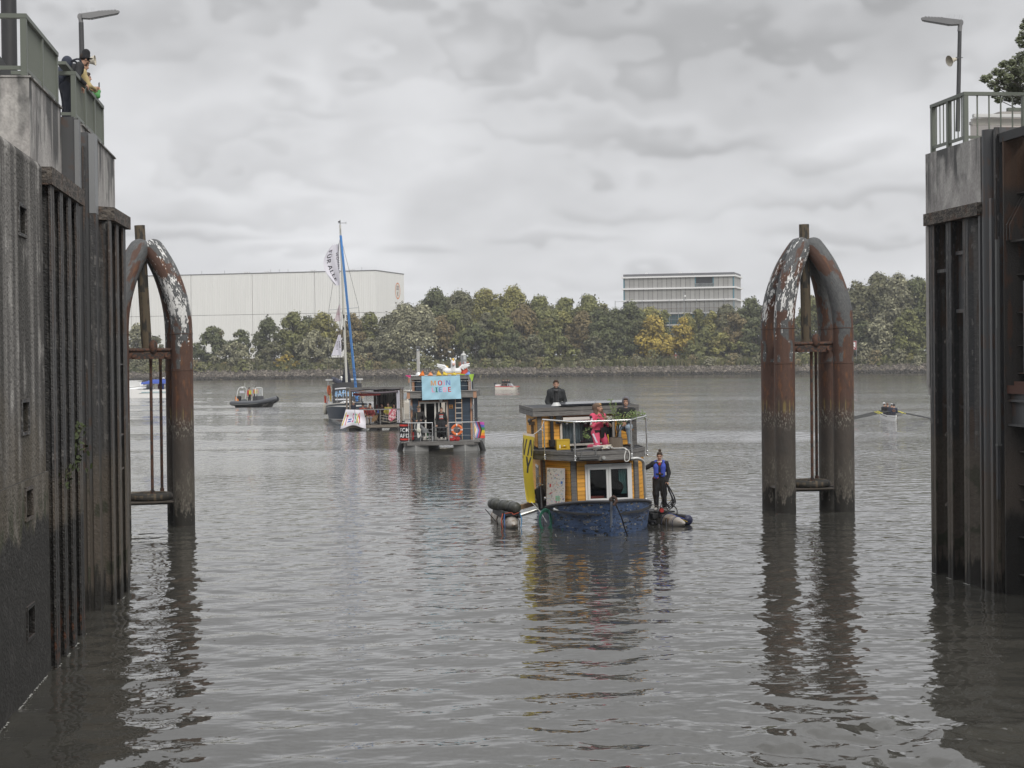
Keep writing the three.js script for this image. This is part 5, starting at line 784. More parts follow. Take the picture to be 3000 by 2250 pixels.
function boards(parent, A, B, y0, y1, pitch, mats, name = 'plank') { // lapped boards on the wall from A to B, seen with A on the left
  const dx = B[0] - A[0], dz = B[1] - A[1], l = Math.hypot(dx, dz), turn = Math.atan2(-dz, dx), n = Math.round((y1 - y0) / pitch), h = (y1 - y0) / n, g = new MB().box(l, h - 0.007, 0.02).geo();
  for (let i = 0; i < n; i++) { const o = mesh(name, g, pick(mats), parent); o.position.set((A[0] + B[0]) / 2, y0 + h * (i + 0.5), (A[1] + B[1]) / 2); o.rotation.set(-0.09, turn, 0, 'YXZ'); }
}
function wall(parent, name, A, B, y0, y1, th, m) { const dx = B[0] - A[0], dz = B[1] - A[1], l = Math.hypot(dx, dz), o = new MB().box(l, y1 - y0, th, 0, 0, -th / 2).build(name, m, parent); o.position.set((A[0] + B[0]) / 2, (y0 + y1) / 2, (A[1] + B[1]) / 2); o.rotation.y = Math.atan2(-dz, dx); return o; }
function beamAt(parent, name, A, B, y0, y1, th, m) { return wall(parent, name, A, B, y0, y1, th, m); }
function cloth(name, w, h, tex, fn, parent, m = {}) { const b = new MB(); b.grid(28, 24, fn); return b.build(name, mat(1, 1, 1, 0.85, { map: tex, ...m }), parent, true); }
const textOn = (c, s, x, y, font, fill) => { c.font = font; c.fillStyle = fill; c.fillText(s, x, y); };

// ---------- the orange houseboat ----------
const HA = boat('houseboat', 'orange timber-clad houseboat with a peeling blue steel hull, heading towards the camera', 'houseboat', V(atZ(1775, 1440, -50).x, 0, -50), 0.07, 0.024);
{
  const hb = (z) => z > -0.8 ? 1.47 * Math.max(0, 1 - ((z + 0.8) / 3.36) ** 2.3) : 1.47 - 0.2 * ss(-4, -7.5, z), sheer = (z) => 0.5 + 0.42 * ss(-1.8, 2.7, z);
  const hullTex = drawn(1024, 512, (c, w, h) => {
    c.fillStyle = '#465c80'; c.fillRect(0, 0, w, h); const r = rng(9);
    for (let i = 0; i < 1300; i++) { const x = r() * w, y = r() * h; c.fillStyle = ['#3a4d6c', '#4c668f', '#5c7397', '#303d54', '#3f5478'][r() * 5 | 0]; c.globalAlpha = 0.35; c.beginPath(); c.ellipse(x, y, 4 + 26 * r(), 3 + 14 * r(), r() * 3, 0, 7); c.fill(); }
    c.globalAlpha = 1;
    for (let i = 0; i < 620; i++) { const x = r() * w, y = r() * h; c.fillStyle = ['#15181d', '#1c2430', '#23221f'][r() * 3 | 0]; c.beginPath(); const n = 7, R = 2 + 15 * r() * r(); for (let k = 0; k < n; k++) c.lineTo(x + Math.cos(k / n * 6.28) * R * (0.5 + r()), y + Math.sin(k / n * 6.28) * R * (0.4 + 0.8 * r())); c.fill(); }
    for (let i = 0; i < 520; i++) { const x = r() * w, y = r() * h * (r() < 0.6 ? 0.45 : 1); c.fillStyle = ['#9a917d', '#7c7668', '#aaa59a', '#8d7f66'][r() * 4 | 0]; c.beginPath(); const n = 6, R = 1.5 + 14 * r() * r() * r(); for (let k = 0; k < n; k++) c.lineTo(x + Math.cos(k / n * 6.28) * R * (0.4 + r()), y + Math.sin(k / n * 6.28) * R * (0.4 + r())); c.fill(); }
    c.strokeStyle = '#8f897c'; c.lineWidth = 3; for (const y of [0.33, 0.62]) { c.beginPath(); for (let x = 0; x <= w; x += 8) c.lineTo(x, h * y + 4 * Math.sin(x * 0.02) + 3 * r()); c.globalAlpha = 0.4; c.stroke(); } c.globalAlpha = 1;
    // chipped outlines of old block lettering down both bows
    c.font = 'bold 62px sans-serif'; c.lineWidth = 4; for (const [s, x, y] of [['L', 300, 190], ['U', 340, 250], ['R', 380, 330], ['D', 410, 400], ['R', 700, 150], ['D', 690, 220], ['A', 675, 290], ['O', 655, 370], ['B', 640, 440]]) { c.save(); c.translate(x, y); c.rotate(x < 512 ? 1.45 : -1.45); c.strokeStyle = '#a7a191'; c.setLineDash([14, 6, 9, 5]); c.strokeText(s, 0, 0); c.restore(); }
    for (let i = 0; i < 90; i++) { c.fillStyle = '#26241f'; c.globalAlpha = 0.8; const x = r() * w; c.beginPath(); c.ellipse(x, h - 4 - 22 * r() * r(), 12 + 20 * r(), 6 + 8 * r(), 0, 0, 7); c.fill(); } c.globalAlpha = 1;
  });
  const b = new MB(), zs = (t) => { const q = Math.abs(t - 0.5) * 2; return 2.55 - 8.6 * q ** 1.55; }; // u runs from the stern on the left round the stem to the stern on the right
  b.grid(110, 16, (u, v) => { const z = zs(u), s = u < 0.5 ? -1 : 1, w = hb(z), y = lerp(-0.45, sheer(z), v), fl = lerp(0.8, 1, Math.sqrt(clamp(v))), rake = lerp(-0.35, 0, v) * ss(0.5, 2.4, z); return [-0.15 + s * w * fl, y, z + rake]; });
  { const uv = b.g[0].attributes.uv; for (let i = 0; i < uv.count; i++) uv.setX(i, clamp((uv.getX(i) - 0.5) * 1.9 + 0.5, 0.001, 0.999)); }
  const hullM = mat(1, 1, 1, 0.48, { map: hullTex, bumpMap: texture(256, 256, (u, v) => { const a = fb(u, v, 22, 12, 5, 3); return [a, a, a]; }, { srgb: false }), bumpScale: 0.025 });
  const hull = b.build('hull', hullM, HA, true);
  const gun = []; for (let i = 0; i <= 60; i++) { const t = 0.06 + 0.88 * i / 60, z = zs(t); gun.push([-0.15 + (t < 0.5 ? -1 : 1) * (hb(z) + 0.015), sheer(z) + 0.02, z + 0.01]); }
  new MB().tube(gun, 0.045, 120, 8).build('gunwale', mat(0.045, 0.045, 0.05, 0.6), HA);
  new MB().bar([-0.15, -0.4, 2.12], [-0.15, 0.95, 2.58], 0.032, 10).build('stem_bar', mat(0.16, 0.18, 0.22, 0.6), hull);
  new MB().tube([[-0.15, 0.9, 2.5], [-0.1, 1.08, 2.6], [-0.02, 0.98, 2.66], [-0.1, 0.85, 2.68]], 0.04, 14, 8).ball(0.07, -0.14, 1.0, 2.55).build('bow_shackle', mRust, HA);
  const dk = new MB(); dk.plan([[-0.15, 2.4], [0.75, 1.7], [1.2, 0.6], [1.35, -0.8], [1.3, -6], [-1.6, -6], [-1.65, -0.8], [-1.5, 0.6], [-1.05, 1.7]], 0.05, 0.6); dk.build('fore_deck', mRoofFelt, HA);
  // lower cabin
  const L0 = [-1.6, -1.3], L1 = [-0.9, 0], R1 = [0.9, 0], R0 = [1.25, -0.9], y0 = 0.6, y1 = 1.98, inset = 0.03;
  const dark = mat(0.02, 0.017, 0.014, 0.9);
  const cw = (A, B, a, c) => wall(HA, 'cabin_wall', A, B, a, c, 0.08, dark);
  cw([-1.58, -5.6], [-1.58, -1.3], y0, y1); cw([-1.58, -1.3], [-0.89, -inset], y0, y1); cw([0.89, -inset], [1.22, -0.9], y0, y1); cw([1.22, -0.9], [1.22, -5.6], y0, y1);
  cw([-0.89, -inset], [-0.5, -inset], y0, y1); cw([0.72, -inset], [0.89, -inset], y0, y1); cw([-0.499, -inset], [0.719, -inset], 1.8, y1); cw([-0.499, -inset], [0.719, -inset], y0, 0.68);
  boards(HA, [-1.6, -5.6], [-1.6, -1.36], y0, y1, 0.115, orangeWood); boards(HA, [-1.55, -1.21], [-0.95, -0.1], y0, y1, 0.115, orangeWood); boards(HA, [-0.78, 0], [-0.5, 0], y0, y1, 0.115, orangeWood); boards(HA, [0.72, 0], [0.83, 0], y0, y1, 0.115, orangeWood); boards(HA, [0.95, -0.12], [1.22, -0.82], y0, y1, 0.115, orangeWood); boards(HA, [1.25, -0.95], [1.25, -5.6], y0, y1, 0.23, orangeWood);
  new MB().span(-0.5, 0.72, 1.82, 1.98, -0.025, 0.0).build('lintel_board', mat(0.36, 0.16, 0.05, 0.7), HA);
  for (const [x, z, ry] of [[-0.87, 0.0, -0.5], [0.9, 0.0, 0.55]]) new MB().box(0.15, y1 - y0 + 0.04, 0.05).build('corner_post', greyWood[1], HA).position.set(x, (y0 + y1) / 2 + 0.02, z); HA.children.slice(-2).forEach((o, i) => o.rotation.y = [-0.5, 0.6][i]);
  wall(HA, 'cabin_wall', [1.2, -5.6], [-1.56, -5.6], y0, y1, 0.08, dark); new MB().span(-1.5, 1.15, y0 - 0.05, y0, -5.5, -0.2).build('floor', dark, HA); new MB().box(2.6, 1.3, 0.1, -0.1, 1.25, -3.6).build('inner_partition', mat(0.02, 0.017, 0.014, 0.9), HA);
  // window with two casements
  const win = new THREE.Group(); win.name = 'window'; HA.add(win); win.position.set(0.11, 1.24, 0.0);
  new MB().span(-0.66, 0.66, 0.5, 0.56, -0.05, 0.05).span(-0.66, 0.66, -0.56, -0.5, -0.05, 0.05).span(-0.66, -0.6, -0.499, 0.499, -0.05, 0.05).span(0.6, 0.66, -0.499, 0.499, -0.05, 0.05).build('frame', mWhite, win);
  for (const s of [-1, 1]) { const x0 = s < 0 ? -0.595 : 0.004, x1 = s < 0 ? -0.004 : 0.595, f = 0.062; new MB().span(x0, x1, 0.41, 0.497, -0.02, 0.075).span(x0, x1, -0.497, -0.41, -0.02, 0.075).span(x0, x0 + f, -0.409, 0.409, -0.02, 0.075).span(x1 - f, x1, -0.409, 0.409, -0.02, 0.075).build('casement', mWhite, win); new MB().span(x0 + f, x1 - f, -0.409, 0.409, 0.0, 0.006).build('pane', mPane, win); }
  new MB().span(0.1, 0.5, 0.515, 0.545, 0.051, 0.06).build('vent_slot', mat(0.6, 0.6, 0.6), win);
  new MB().span(-0.72, 0.72, -0.6, -0.561, -0.02, 0.1).build('sill', mLarch, win);
  const cur = mat(0.10, 0.26, 0.26, 0.9); for (const [x0, x1, yb, k] of [[0.3, 0.52, -0.3, 1], [-0.6, -0.5, -0.05, -1]]) { const g = new MB(); g.grid(14, 14, (u, v) => { const tie = v < 0.45 ? 0.35 + 0.65 * Math.abs(v - 0.25) * 2.6 : 1, xm = k > 0 ? x1 : x0; return [lerp(xm, lerp(x0, x1, u), Math.min(1, tie)), lerp(yb, 0.42, v), -0.06 + 0.025 * Math.sin(u * 22)]; }); g.build('curtain', cur, win); }
  new MB().box(0.4, 0.12, 0.2, -0.32, -0.42, -0.25).build('cushion', mat(0.33, 0.09, 0.07, 0.9), win);
  // door on the left and its handle
  new MB().span(-1.66, -1.6, 0.62, 1.98, -1.72, -1.28).build('door', mat(0.2, 0.085, 0.035, 0.7), HA); new MB().tube([[-1.67, 1.42, -1.5], [-1.76, 1.4, -1.5], [-1.77, 1.22, -1.5], [-1.67, 1.2, -1.5]], 0.02, 16, 6).build('door_handle', mGalv, HA.children[HA.children.length - 1]);
  new MB().span(-1.63, -1.52, 0.6, 2.05, -1.32, -1.2).build('door_post', greyWood[0], HA); new MB().bar([-1.68, 1.18, -1.3], [-1.6, 1.18, -1.28], 0.03).build('door_knob', mStainless, HA);
  const sw = new THREE.Group(); sw.name = 'side_window'; HA.add(sw); sw.position.set(-1.62, 1.25, -3.2); new MB().span(-0.02, 0.01, -0.4, 0.4, -0.5, 0.5).build('frame', mWhite, sw); new MB().span(-0.03, -0.021, -0.34, 0.34, -0.43, 0.43).build('pane', mGlassDark, sw);
  // upper deck
  const plan = [[-0.82, 0.42], [0.69, 0.42], [1.27, -0.9], [1.27, -6], [-1.84, -6], [-1.84, -1.3]];
  new MB().plan(plan, 0.2, 2.17).build('upper_deck', mat(0.045, 0.047, 0.052, 0.95, { bumpMap: steelBump, bumpScale: 0.01 }), HA);
  const rim = [[-1.84, -4], [-1.84, -1.3], [-0.82, 0.42], [0.69, 0.42], [1.27, -0.9], [1.27, -4]];
  for (let i = 0; i < 5; i++) for (const [a, c, o] of [[1.925, 2.08, 0.03], [2.09, 2.19, 0.045]]) { const A = rim[i], B = rim[i + 1], d = nrm([B[0] - A[0], 0, B[1] - A[1]]), n = [d[2] * -1, d[0]]; const off = [-n[0] * -o, n[1] * o]; wall(HA, 'rim_board', [A[0] - d[2] * o, A[1] + d[0] * o], [B[0] - d[2] * o, B[1] + d[0] * o], a, c, 0.045, pick(greyWood)); }
  // stainless railing with turned posts
  const P = (q, y) => [q[0], y, q[1]];
  new MB().tube([[-1.62, 3.08, -0.8], [-0.86, 3.03, 0.49], [0.73, 3.03, 0.49], [1.36, 3.07, -0.86], [1.3, 3.07, -2.1]].flatMap((p, i, a) => i === 0 || i === a.length - 1 ? [p] : [lerp3(p, a[i - 1], 0.04), p, lerp3(p, a[i + 1], 0.04)]), 0.026, 120, 8).build('top_rail', mStainless, HA);
  for (const q of [[-1.6, -0.78], [-0.86, 0.49], [0.73, 0.49], [1.36, -0.86]]) new MB().bar(P(q, 1.95), P(q, 3.02), 0.021, 10).bar(P(q, 2.26), P(q, 2.92), 0.024, 10).ball(0.032, q[0], 2.07, q[1]).ball(0.036, q[0], 1.95, q[1]).box(0.06, 0.03, 0.06, q[0], 2.02, q[1]).build('rail_post', mStainless, HA);
  // upper cabin
  const U = { l: -1.68, r: 1.23, z: -2.0 };
  wall(HA, 'upper_wall', [U.l + 0.03, -6], [U.l + 0.03, U.z - 0.03], 2.2, 3.2, 0.08, dark); wall(HA, 'upper_wall', [U.r - 0.03, U.z - 0.03], [U.r - 0.03, -6], 2.2, 3.2, 0.08, dark);
  wall(HA, 'upper_wall', [U.l + 0.03, U.z - 0.03], [-1.0, U.z - 0.03], 2.2, 3.2, 0.08, dark); wall(HA, 'upper_wall', [0.56, U.z - 0.03], [U.r - 0.03, U.z - 0.03], 2.2, 3.2, 0.08, dark); wall(HA, 'upper_wall', [-0.999, U.z - 0.03], [0.559, U.z - 0.03], 3.12, 3.2, 0.08, dark);
  boards(HA, [U.l + 0.12, U.z], [-1.04, U.z], 2.22, 3.2, 0.115, orangeWood); boards(HA, [0.6, U.z], [U.r - 0.1, U.z], 2.22, 3.2, 0.115, orangeWood); wall(HA, 'upper_wall', [U.r - 0.05, -6], [U.l + 0.05, -6], 2.2, 3.2, 0.08, dark); boards(HA, [U.l, -6], [U.l, U.z - 0.1], 2.22, 3.2, 0.115, orangeWood);
  for (const x of [U.l + 0.06, U.r - 0.06]) new MB().box(0.12, 1.0, 0.1, x, 2.7, U.z + 0.01).build('corner_post', greyWood[0], HA);
  new MB().span(-1.02, 0.6, 3.08, 3.2, U.z - 0.02, U.z + 0.02).build('lintel_board', mat(0.3, 0.13, 0.045, 0.7), HA);
  const uw = new THREE.Group(); uw.name = 'window'; HA.add(uw); uw.position.set(-0.22, 2.64, U.z);
  new MB().span(-0.8, -0.74, -0.4, 0.44, -0.04, 0.04).span(0.74, 0.8, -0.4, 0.44, -0.04, 0.04).span(-0.739, 0.739, -0.4, -0.34, -0.04, 0.06).build('frame', mat(0.66, 0.62, 0.55, 0.5), uw); new MB().span(-0.739, 0.739, -0.339, 0.42, -0.005, 0.003).build('pane', mPane, uw);
  const dc = new MB(); dc.grid(40, 3, (u, v) => [lerp(-0.72, -0.2, u), lerp(-0.33, 0.4, v), -0.16 + 0.03 * Math.sin(u * 34)]); dc.build('curtain', mat(0.19, 0.25, 0.29, 0.9), uw); const dc2 = new MB(); dc2.grid(40, 3, (u, v) => [lerp(-0.18, 0.7, u), lerp(-0.33, 0.4, v), -0.22 + 0.02 * Math.sin(u * 44)]); dc2.build('curtain', mat(0.07, 0.085, 0.095, 0.9), uw);
  new MB().span(-0.72, 0.72, 0.36, 0.44, 0.06, 0.2).build('blind_case', mat(0.7, 0.66, 0.62, 0.4), uw); new MB().span(-0.66, 0.66, 0.33, 0.355, 0.08, 0.16).build('blind_rail', mStainless, uw);
  for (let i = 0; i < 6; i++) new MB().ball(0.035, -0.62 + i * 0.27, 0.26 + (i % 2) * 0.03, 0.28).build('string_light', mat(0.16, 0.16, 0.16, 0.2), uw);
  new MB().plan([[U.l - 0.12, U.z + 0.16], [U.r + 0.06, U.z + 0.16], [U.r + 0.06, -6.1], [U.l - 0.2, -6.1]], 0.14, 3.36).build('roof', mRoofFelt, HA);
  for (const [a, c] of [[3.14, 3.27], [3.285, 3.385]]) { wall(HA, 'roof_board', [U.l - 0.13, U.z + 0.19], [U.r + 0.07, U.z + 0.19], a, c, 0.04, pick(greyWood)); wall(HA, 'roof_board', [U.l - 0.22, -6.1], [U.l - 0.14, U.z + 0.18], a, c, 0.04, pick(greyWood)); wall(HA, 'roof_board', [U.r + 0.07, U.z + 0.18], [U.r + 0.07, -6.1], a, c, 0.04, pick(greyWood)); }
  new MB().box(2.0, 0.035, 1.5, 0.1, 3.44, -3.4, 0.02).build('solar_panel', mat(0.012, 0.014, 0.024, 0.15), HA);
  const fl = new MB(); fl.cyl(0.075, 0.075, 0.34, -1.05, 3.68, -2.6).cyl(0.14, 0.13, 0.05, -1.05, 3.87, -2.6); for (let i = 0; i < 4; i++) fl.cyl(0.085, 0.085, 0.02, -1.05, 3.56 + i * 0.07, -2.6); fl.build('roof_flue', mat(0.035, 0.035, 0.038, 0.5), HA); new MB().cyl(0.15, 0.08, 0.1, -1.05, 3.46, -2.6).build('flue_collar', mAlu, HA);
  new MB().bar([0.02, 3.2, -1.78], [0.02, 3.52, -1.78], 0.012).ball(0.035, 0.02, 3.22, -1.76).build('mast_light', mGalv, HA);
  new MB().cyl(0.055, 0.055, 0.75, -1.27, 2.82, -1.88).cyl(0.1, 0.11, 0.2, -1.27, 2.34, -1.85).box(0.14, 0.03, 0.08, -1.27, 2.66, -1.9).build('stove_pipe', mat(0.02, 0.02, 0.022, 0.5), HA);
  new MB().box(0.16, 0.24, 0.14, -1.06, 3.02, -1.9).ball(0.05, -1.06, 2.95, -1.82).box(0.07, 0.1, 0.07, -1.0, 3.14, -1.86).build('wall_lamp', mBlack, HA); new MB().ball(0.07, -1.86, 3.0, -2.5).bar([-1.86, 3.0, -2.5], [-1.7, 3.08, -2.4], 0.02).build('horn_lamp', mat(0.1, 0.1, 0.11, 0.4), HA);
  new MB().span(-1.8, -1.72, 2.2, 2.95, -2.9, -2.8).span(-1.86, -1.7, 2.86, 2.96, -2.95, -2.75).build('gutter_post', greyWood[2], HA);
  // drainpipe on the right
  new MB().tube([[0.72, 1.93, 0.3], [0.95, 1.92, 0.22], [1.1, 1.82, 0.1], [1.12, 1.6, 0.06]], 0.05, 20, 10).bar([1.12, 1.62, 0.06], [1.14, 0.75, 0.06], 0.047, 12).tube([[1.14, 0.78, 0.06], [1.16, 0.66, 0.1], [1.26, 0.58, 0.2]], 0.052, 10, 10).cyl(0.058, 0.058, 0.03, 1.12, 1.58, 0.06).cyl(0.058, 0.058, 0.03, 1.14, 0.9, 0.06).build('drainpipe', mat(0.6, 0.6, 0.58, 0.35, { metalness: 0.9 }), HA);
  new MB().cyl(0.05, 0.05, 0.04, -0.06, 2.0, 0.48, Math.PI / 2).cyl(0.03, 0.03, 0.05, -0.06, 2.0, 0.49, Math.PI / 2).build('deck_light', mAlu, HA); new MB().cyl(0.04, 0.03, 0.06, -0.1, 1.9, 0.2).build('under_light', mBlack, HA);
  { const o = new MB().span(-0.76, -0.2, 2.02, 2.1, 1.0, 1.12).span(-0.8, -0.16, 2.09, 2.115, 0.98, 1.14).bar([-0.68, 2.1, 1.02], [-0.68, 2.26, 1.0], 0.02).tube([[-0.28, 2.1, 1.05], [-0.26, 2.3, 1.0], [-0.12, 2.3, 0.95], [-0.06, 2.22, 0.9]], 0.018, 14, 6).build('folding_step', mat(0.12, 0.12, 0.12, 0.6), HA); o.position.set(0, -0.04, -0.53); }
  // lifting arms for the outriggers
  new MB().bar([-1.5, 0.62, 0.5], [-0.95, 0.38, 1.1], 0.05, 12).build('hull_tube', mAlu, HA); new MB().bar([-1.75, 0.55, -0.6], [-1.75, 1.15, -0.9], 0.03).box(0.35, 0.62, 0.06, -1.74, 0.85, -0.95, 0, 0.8, 0.35).build('folded_mast_foot', mBlack, HA); new MB().ball(0.07, -1.62, 0.82, -0.9).build('chrome_ball', mStainless, HA);
  for (let i = 0; i < 5; i++) new MB().add(new THREE.TorusGeometry(0.17 + i * 0.012, 0.014, 6, 24), -1.72, 0.28, 0.1 + i * 0.012, 0, 0.5, 0, 1, 1.5, 1).build('hose_coil', mGreenRope, HA);
  new MB().tube([[-1.62, 0.6, 0.2], [-1.6, 0.2, 0.35], [-1.45, -0.2, 0.6], [-1.32, 0.0, 0.7], [-1.25, 0.5, 0.75]], 0.014, 30, 5).build('green_line', mGreenRope, HA);
  new MB().tube([[-0.06, 0.92, 2.55], [0.12, 0.5, 2.5], [0.22, 0.2, 2.3], [0.36, -0.15, 2.1]], 0.02, 24, 6).build('bow_line', mRopeBlack, HA);
}
{ // things on the orange boat
  let t = on(HA, 'bottle_crate', 'yellow plastic crate with a dark grip hole on the upper deck', 'crate', [-1.02, 2.17, -1.4], 0.05);
  const Y = mat(0.6, 0.40, 0.03, 0.45); new MB().span(-0.18, 0.18, 0, 0.02, -0.14, 0.14).span(-0.18, 0.18, 0.021, 0.3, -0.15, -0.13).span(-0.18, -0.16, 0.021, 0.3, -0.13, 0.13).span(0.16, 0.18, 0.021, 0.3, -0.13, 0.13).span(-0.18, 0.18, 0.1, 0.3, 0.13, 0.15).span(-0.18, -0.07, 0.021, 0.099, 0.13, 0.15).span(0.09, 0.18, 0.021, 0.099, 0.13, 0.15).span(-0.0699, 0.0899, 0.021, 0.05, 0.13, 0.15).build('body', Y, t); new MB().span(-0.19, 0.19, 0.28, 0.31, 0.15, 0.16).span(-0.19, -0.17, 0, 0.28, 0.15, 0.158).span(0.17, 0.19, 0, 0.28, 0.15, 0.158).build('rim', Y, t); new MB().box(0.05, 0.02, 0.002, 0.03, 0.12, 0.152).box(0.03, 0.1, 0.002, -0.1, 0.1, 0.152).build('sticker', mWhite, t);
  t = on(HA, 'bar_stool', 'wooden stool under the hooded person at the right corner of the deck', 'stool', [0.82, 2.17, -1.25], 0);
  new MB().span(-0.2, 0.2, 0.5, 0.53, -0.18, 0.18).build('seat', mat(0.3, 0.15, 0.05, 0.7), t); for (const [x, z] of [[-0.18, 0.15], [0.18, 0.15], [-0.18, -0.15], [0.18, -0.15]]) new MB().span(x - 0.018, x + 0.018, 0, 0.499, z - 0.018, z + 0.018).build('leg', greyWood[0], t); new MB().span(-0.16, 0.16, 0.22, 0.25, -0.165, -0.14).build('stretcher', greyWood[0], t);
  t = on(HA, 'wicker_planter', 'woven wicker planter with a straggly shrub tied along the railing', 'planter', [0.42, 2.17, -0.48], 0.1);
  const wick = mat(1, 1, 1, 0.95, { map: texture(128, 128, (u, v) => { const w = 0.5 + 0.5 * Math.sin(u * 6.283 * 14 + (Math.floor(v * 22) % 2) * 3.14), e = Math.abs((v * 22) % 1 - 0.5) * 2; return mix3([0.26, 0.21, 0.16], [0.07, 0.055, 0.045], clamp(0.75 * e + 0.4 * (1 - w) - 0.2)); }, { repeat: [2.6, 3] }) });
  new MB().lathe([[0.2, 0], [0.185, 0.34], [0.165, 0.34], [0.18, 0.05]], 0, 0, 0, 28).build('basket', wick, t); new MB().cyl(0.16, 0.16, 0.02, 0, 0.3, 0).build('soil', mat(0.03, 0.025, 0.02, 0.95), t);
  const st = new MB(), r = rng(17), L = [], twig = (pts, n, sp) => { st.tube(pts, 0.007, 26, 4); const c = new THREE.CatmullRomCurve3(pts.map((p) => V(...p))); for (let i = 0; i < n; i++) { const q = c.getPoint(0.25 + 0.75 * r()), k = 0.7 + 0.6 * r(); L.push([q.x + (r() - 0.5) * sp, q.y + (r() - 0.5) * sp, q.z + (r() - 0.5) * sp, 0.02 + 0.014 * r(), r() - 0.5, r(), r(), 0.12 * k, 0.17 * k, 0.05 * k, r() * 6]); } };
  twig([[0, 0.3, 0], [0.02, 0.7, 0.3], [-0.3, 0.95, 0.75], [-0.85, 0.8, 0.9], [-1.1, 0.5, 0.9], [-1.02, 0.46, 0.85]], 60, 0.1); twig([[0, 0.3, 0], [0.0, 0.8, 0.5], [-0.3, 0.98, 0.9], [-0.75, 1.0, 0.98]], 45, 0.15); twig([[0, 0.3, 0], [0.05, 0.9, 0.3], [-0.1, 1.15, 0.3], [-0.15, 1.4, 0.2]], 110, 0.2); twig([[0, 0.3, 0], [0.2, 0.9, 0.4], [0.7, 0.95, -0.2], [1.0, 0.95, -0.8], [1.08, 0.8, -0.85]], 90, 0.22); twig([[0, 0.3, 0], [0.15, 0.8, 0.5], [0.4, 0.98, 0.8], [0.1, 1.0, 0.95]], 60, 0.16); twig([[0, 0.3, 0], [0.1, 0.8, 0.2], [0.25, 1.0, 0.6], [0.42, 1.05, 0.5]], 50, 0.16); twig([[-1.1, 0.5, 0.9], [-1.06, 0.45, 0.9], [-0.95, 0.42, 0.9]], 40, 0.1);
  st.tube([[0.05, 0.3, 0], [0.07, 0.6, 0.05], [0.0, 0.95, 0.2]], 0.018, 14, 5).tube([[-0.03, 0.3, 0], [0.03, 0.7, 0.1], [0.12, 0.95, 0.3]], 0.014, 14, 5); st.build('stems', mat(0.1, 0.075, 0.05, 0.95), t); mesh('leaves', leafMesh(L), mLeaf, t);
  t = on(HA, 'rope_heap', 'heap of pale mooring rope with a loop hanging over the deck edge', 'rope', [-0.1, 2.18, -0.2], 0);
  for (let i = 0; i < 7; i++) { const p = []; for (let k = 0; k < 9; k++) p.push([0.12 + (r() - 0.5) * 0.55, 0.02 + 0.12 * r(), (r() - 0.5) * 0.45]); new MB().tube(p, 0.016, 60, 6).build('strand', i % 3 ? mRopeWhite : mRope, t); }
  new MB().tube([[0.3, 0.06, 0.1], [0.55, 0.03, 0.35], [0.68, 0.04, 0.62], [0.62, -0.18, 0.68], [0.64, -0.3, 0.68], [0.74, -0.28, 0.68], [0.76, -0.05, 0.67], [0.66, 0.05, 0.6], [0.4, 0.05, 0.3]], 0.017, 60, 6).build('loop', mRopeWhite, t);
  t = on(HA, 'boat_hook', 'grey wooden pole lying along the front edge of the upper deck', 'pole', [-0.5, 2.23, 0.26], 0); new MB().bar([-0.42, 0, 0.02], [0.45, 0.06, -0.06], 0.03, 10).build('pole', greyWood[1], t); new MB().box(0.06, 0.08, 0.06, -0.42, 0.01, 0.02).build('end_fitting', mBlack, t);
  // the board covered with stickers
  const tx = drawn(512, 1024, (c, w, h) => {
    c.fillStyle = '#d3cec8'; c.fillRect(0, 0, w, h); const q = rng(23), col = ['#3a3a3c', '#2b2b2d', '#4a78b5', '#5b9fd0', '#c23b3b', '#a9504f', '#8fb3a5', '#b9a63c', '#777', '#999', '#c9a6cc', '#4c4a55', '#6d6f7d'];
    for (let i = 0; i < 150; i++) { const x = 20 + q() * (w - 60), y = 20 + q() * (h - 60), a = 10 + 26 * q(), b = 10 + 30 * q(); c.save(); c.translate(x, y); c.rotate((q() - 0.5) * 0.9); c.fillStyle = c.strokeStyle = col[q() * col.length | 0]; const k = q(); if (k < 0.35) { c.fillRect(0, 0, a, b); c.fillStyle = '#d8d4ce'; c.fillRect(a * 0.25, b * 0.3, a * 0.5, b * 0.3); } else if (k < 0.55) { c.lineWidth = 5; c.beginPath(); c.ellipse(0, 0, a * 0.6, b * 0.6, 0, 0, 7); c.stroke(); } else if (k < 0.8) { for (let j = 0; j < 4; j++) c.fillRect(0, j * b / 4, a * (0.6 + 0.6 * q()), b / 8); } else { c.lineWidth = 4; c.strokeRect(0, 0, a, b); c.fillRect(a * 0.3, b * 0.3, a * 0.3, b * 0.4); } c.restore(); }
    c.fillStyle = '#8fc0a5'; c.fillRect(255, 745, 125, 140); c.strokeStyle = '#a4764f'; c.lineWidth = 7; c.beginPath(); c.moveTo(330, 815); c.lineTo(268, 815); c.moveTo(292, 775); c.lineTo(266, 815); c.lineTo(292, 855); c.stroke(); c.fillStyle = '#a4764f'; c.fillRect(344, 762, 8, 100);
    c.fillStyle = '#b9423c'; c.save(); c.translate(70, 700); c.rotate(-0.6); c.fillRect(0, 0, 110, 14); c.fillRect(0, 24, 110, 10); c.restore(); c.fillStyle = '#c23c3c'; c.fillRect(85, 430, 45, 90); c.fillStyle = '#3f73c0'; c.fillRect(400, 350, 52, 68);
    c.fillStyle = '#262320'; for (let i = 0; i < 26; i++) c.fillRect(q() * w, h - 6 - 24 * q() * q(), 6 + 24 * q(), 40);
  });
  t = on(HA, 'sticker_board', 'white board plastered with stickers leaning at the left of the cabin front', 'board', [-1.28, 0.62, -0.5], -0.9); t.rotateX(-0.06);
  new MB().box(0.74, 1.08, 0.015, 0, 0.54, 0.12).build('panel', mat(1, 1, 1, 0.5, { map: tx }), t, true);
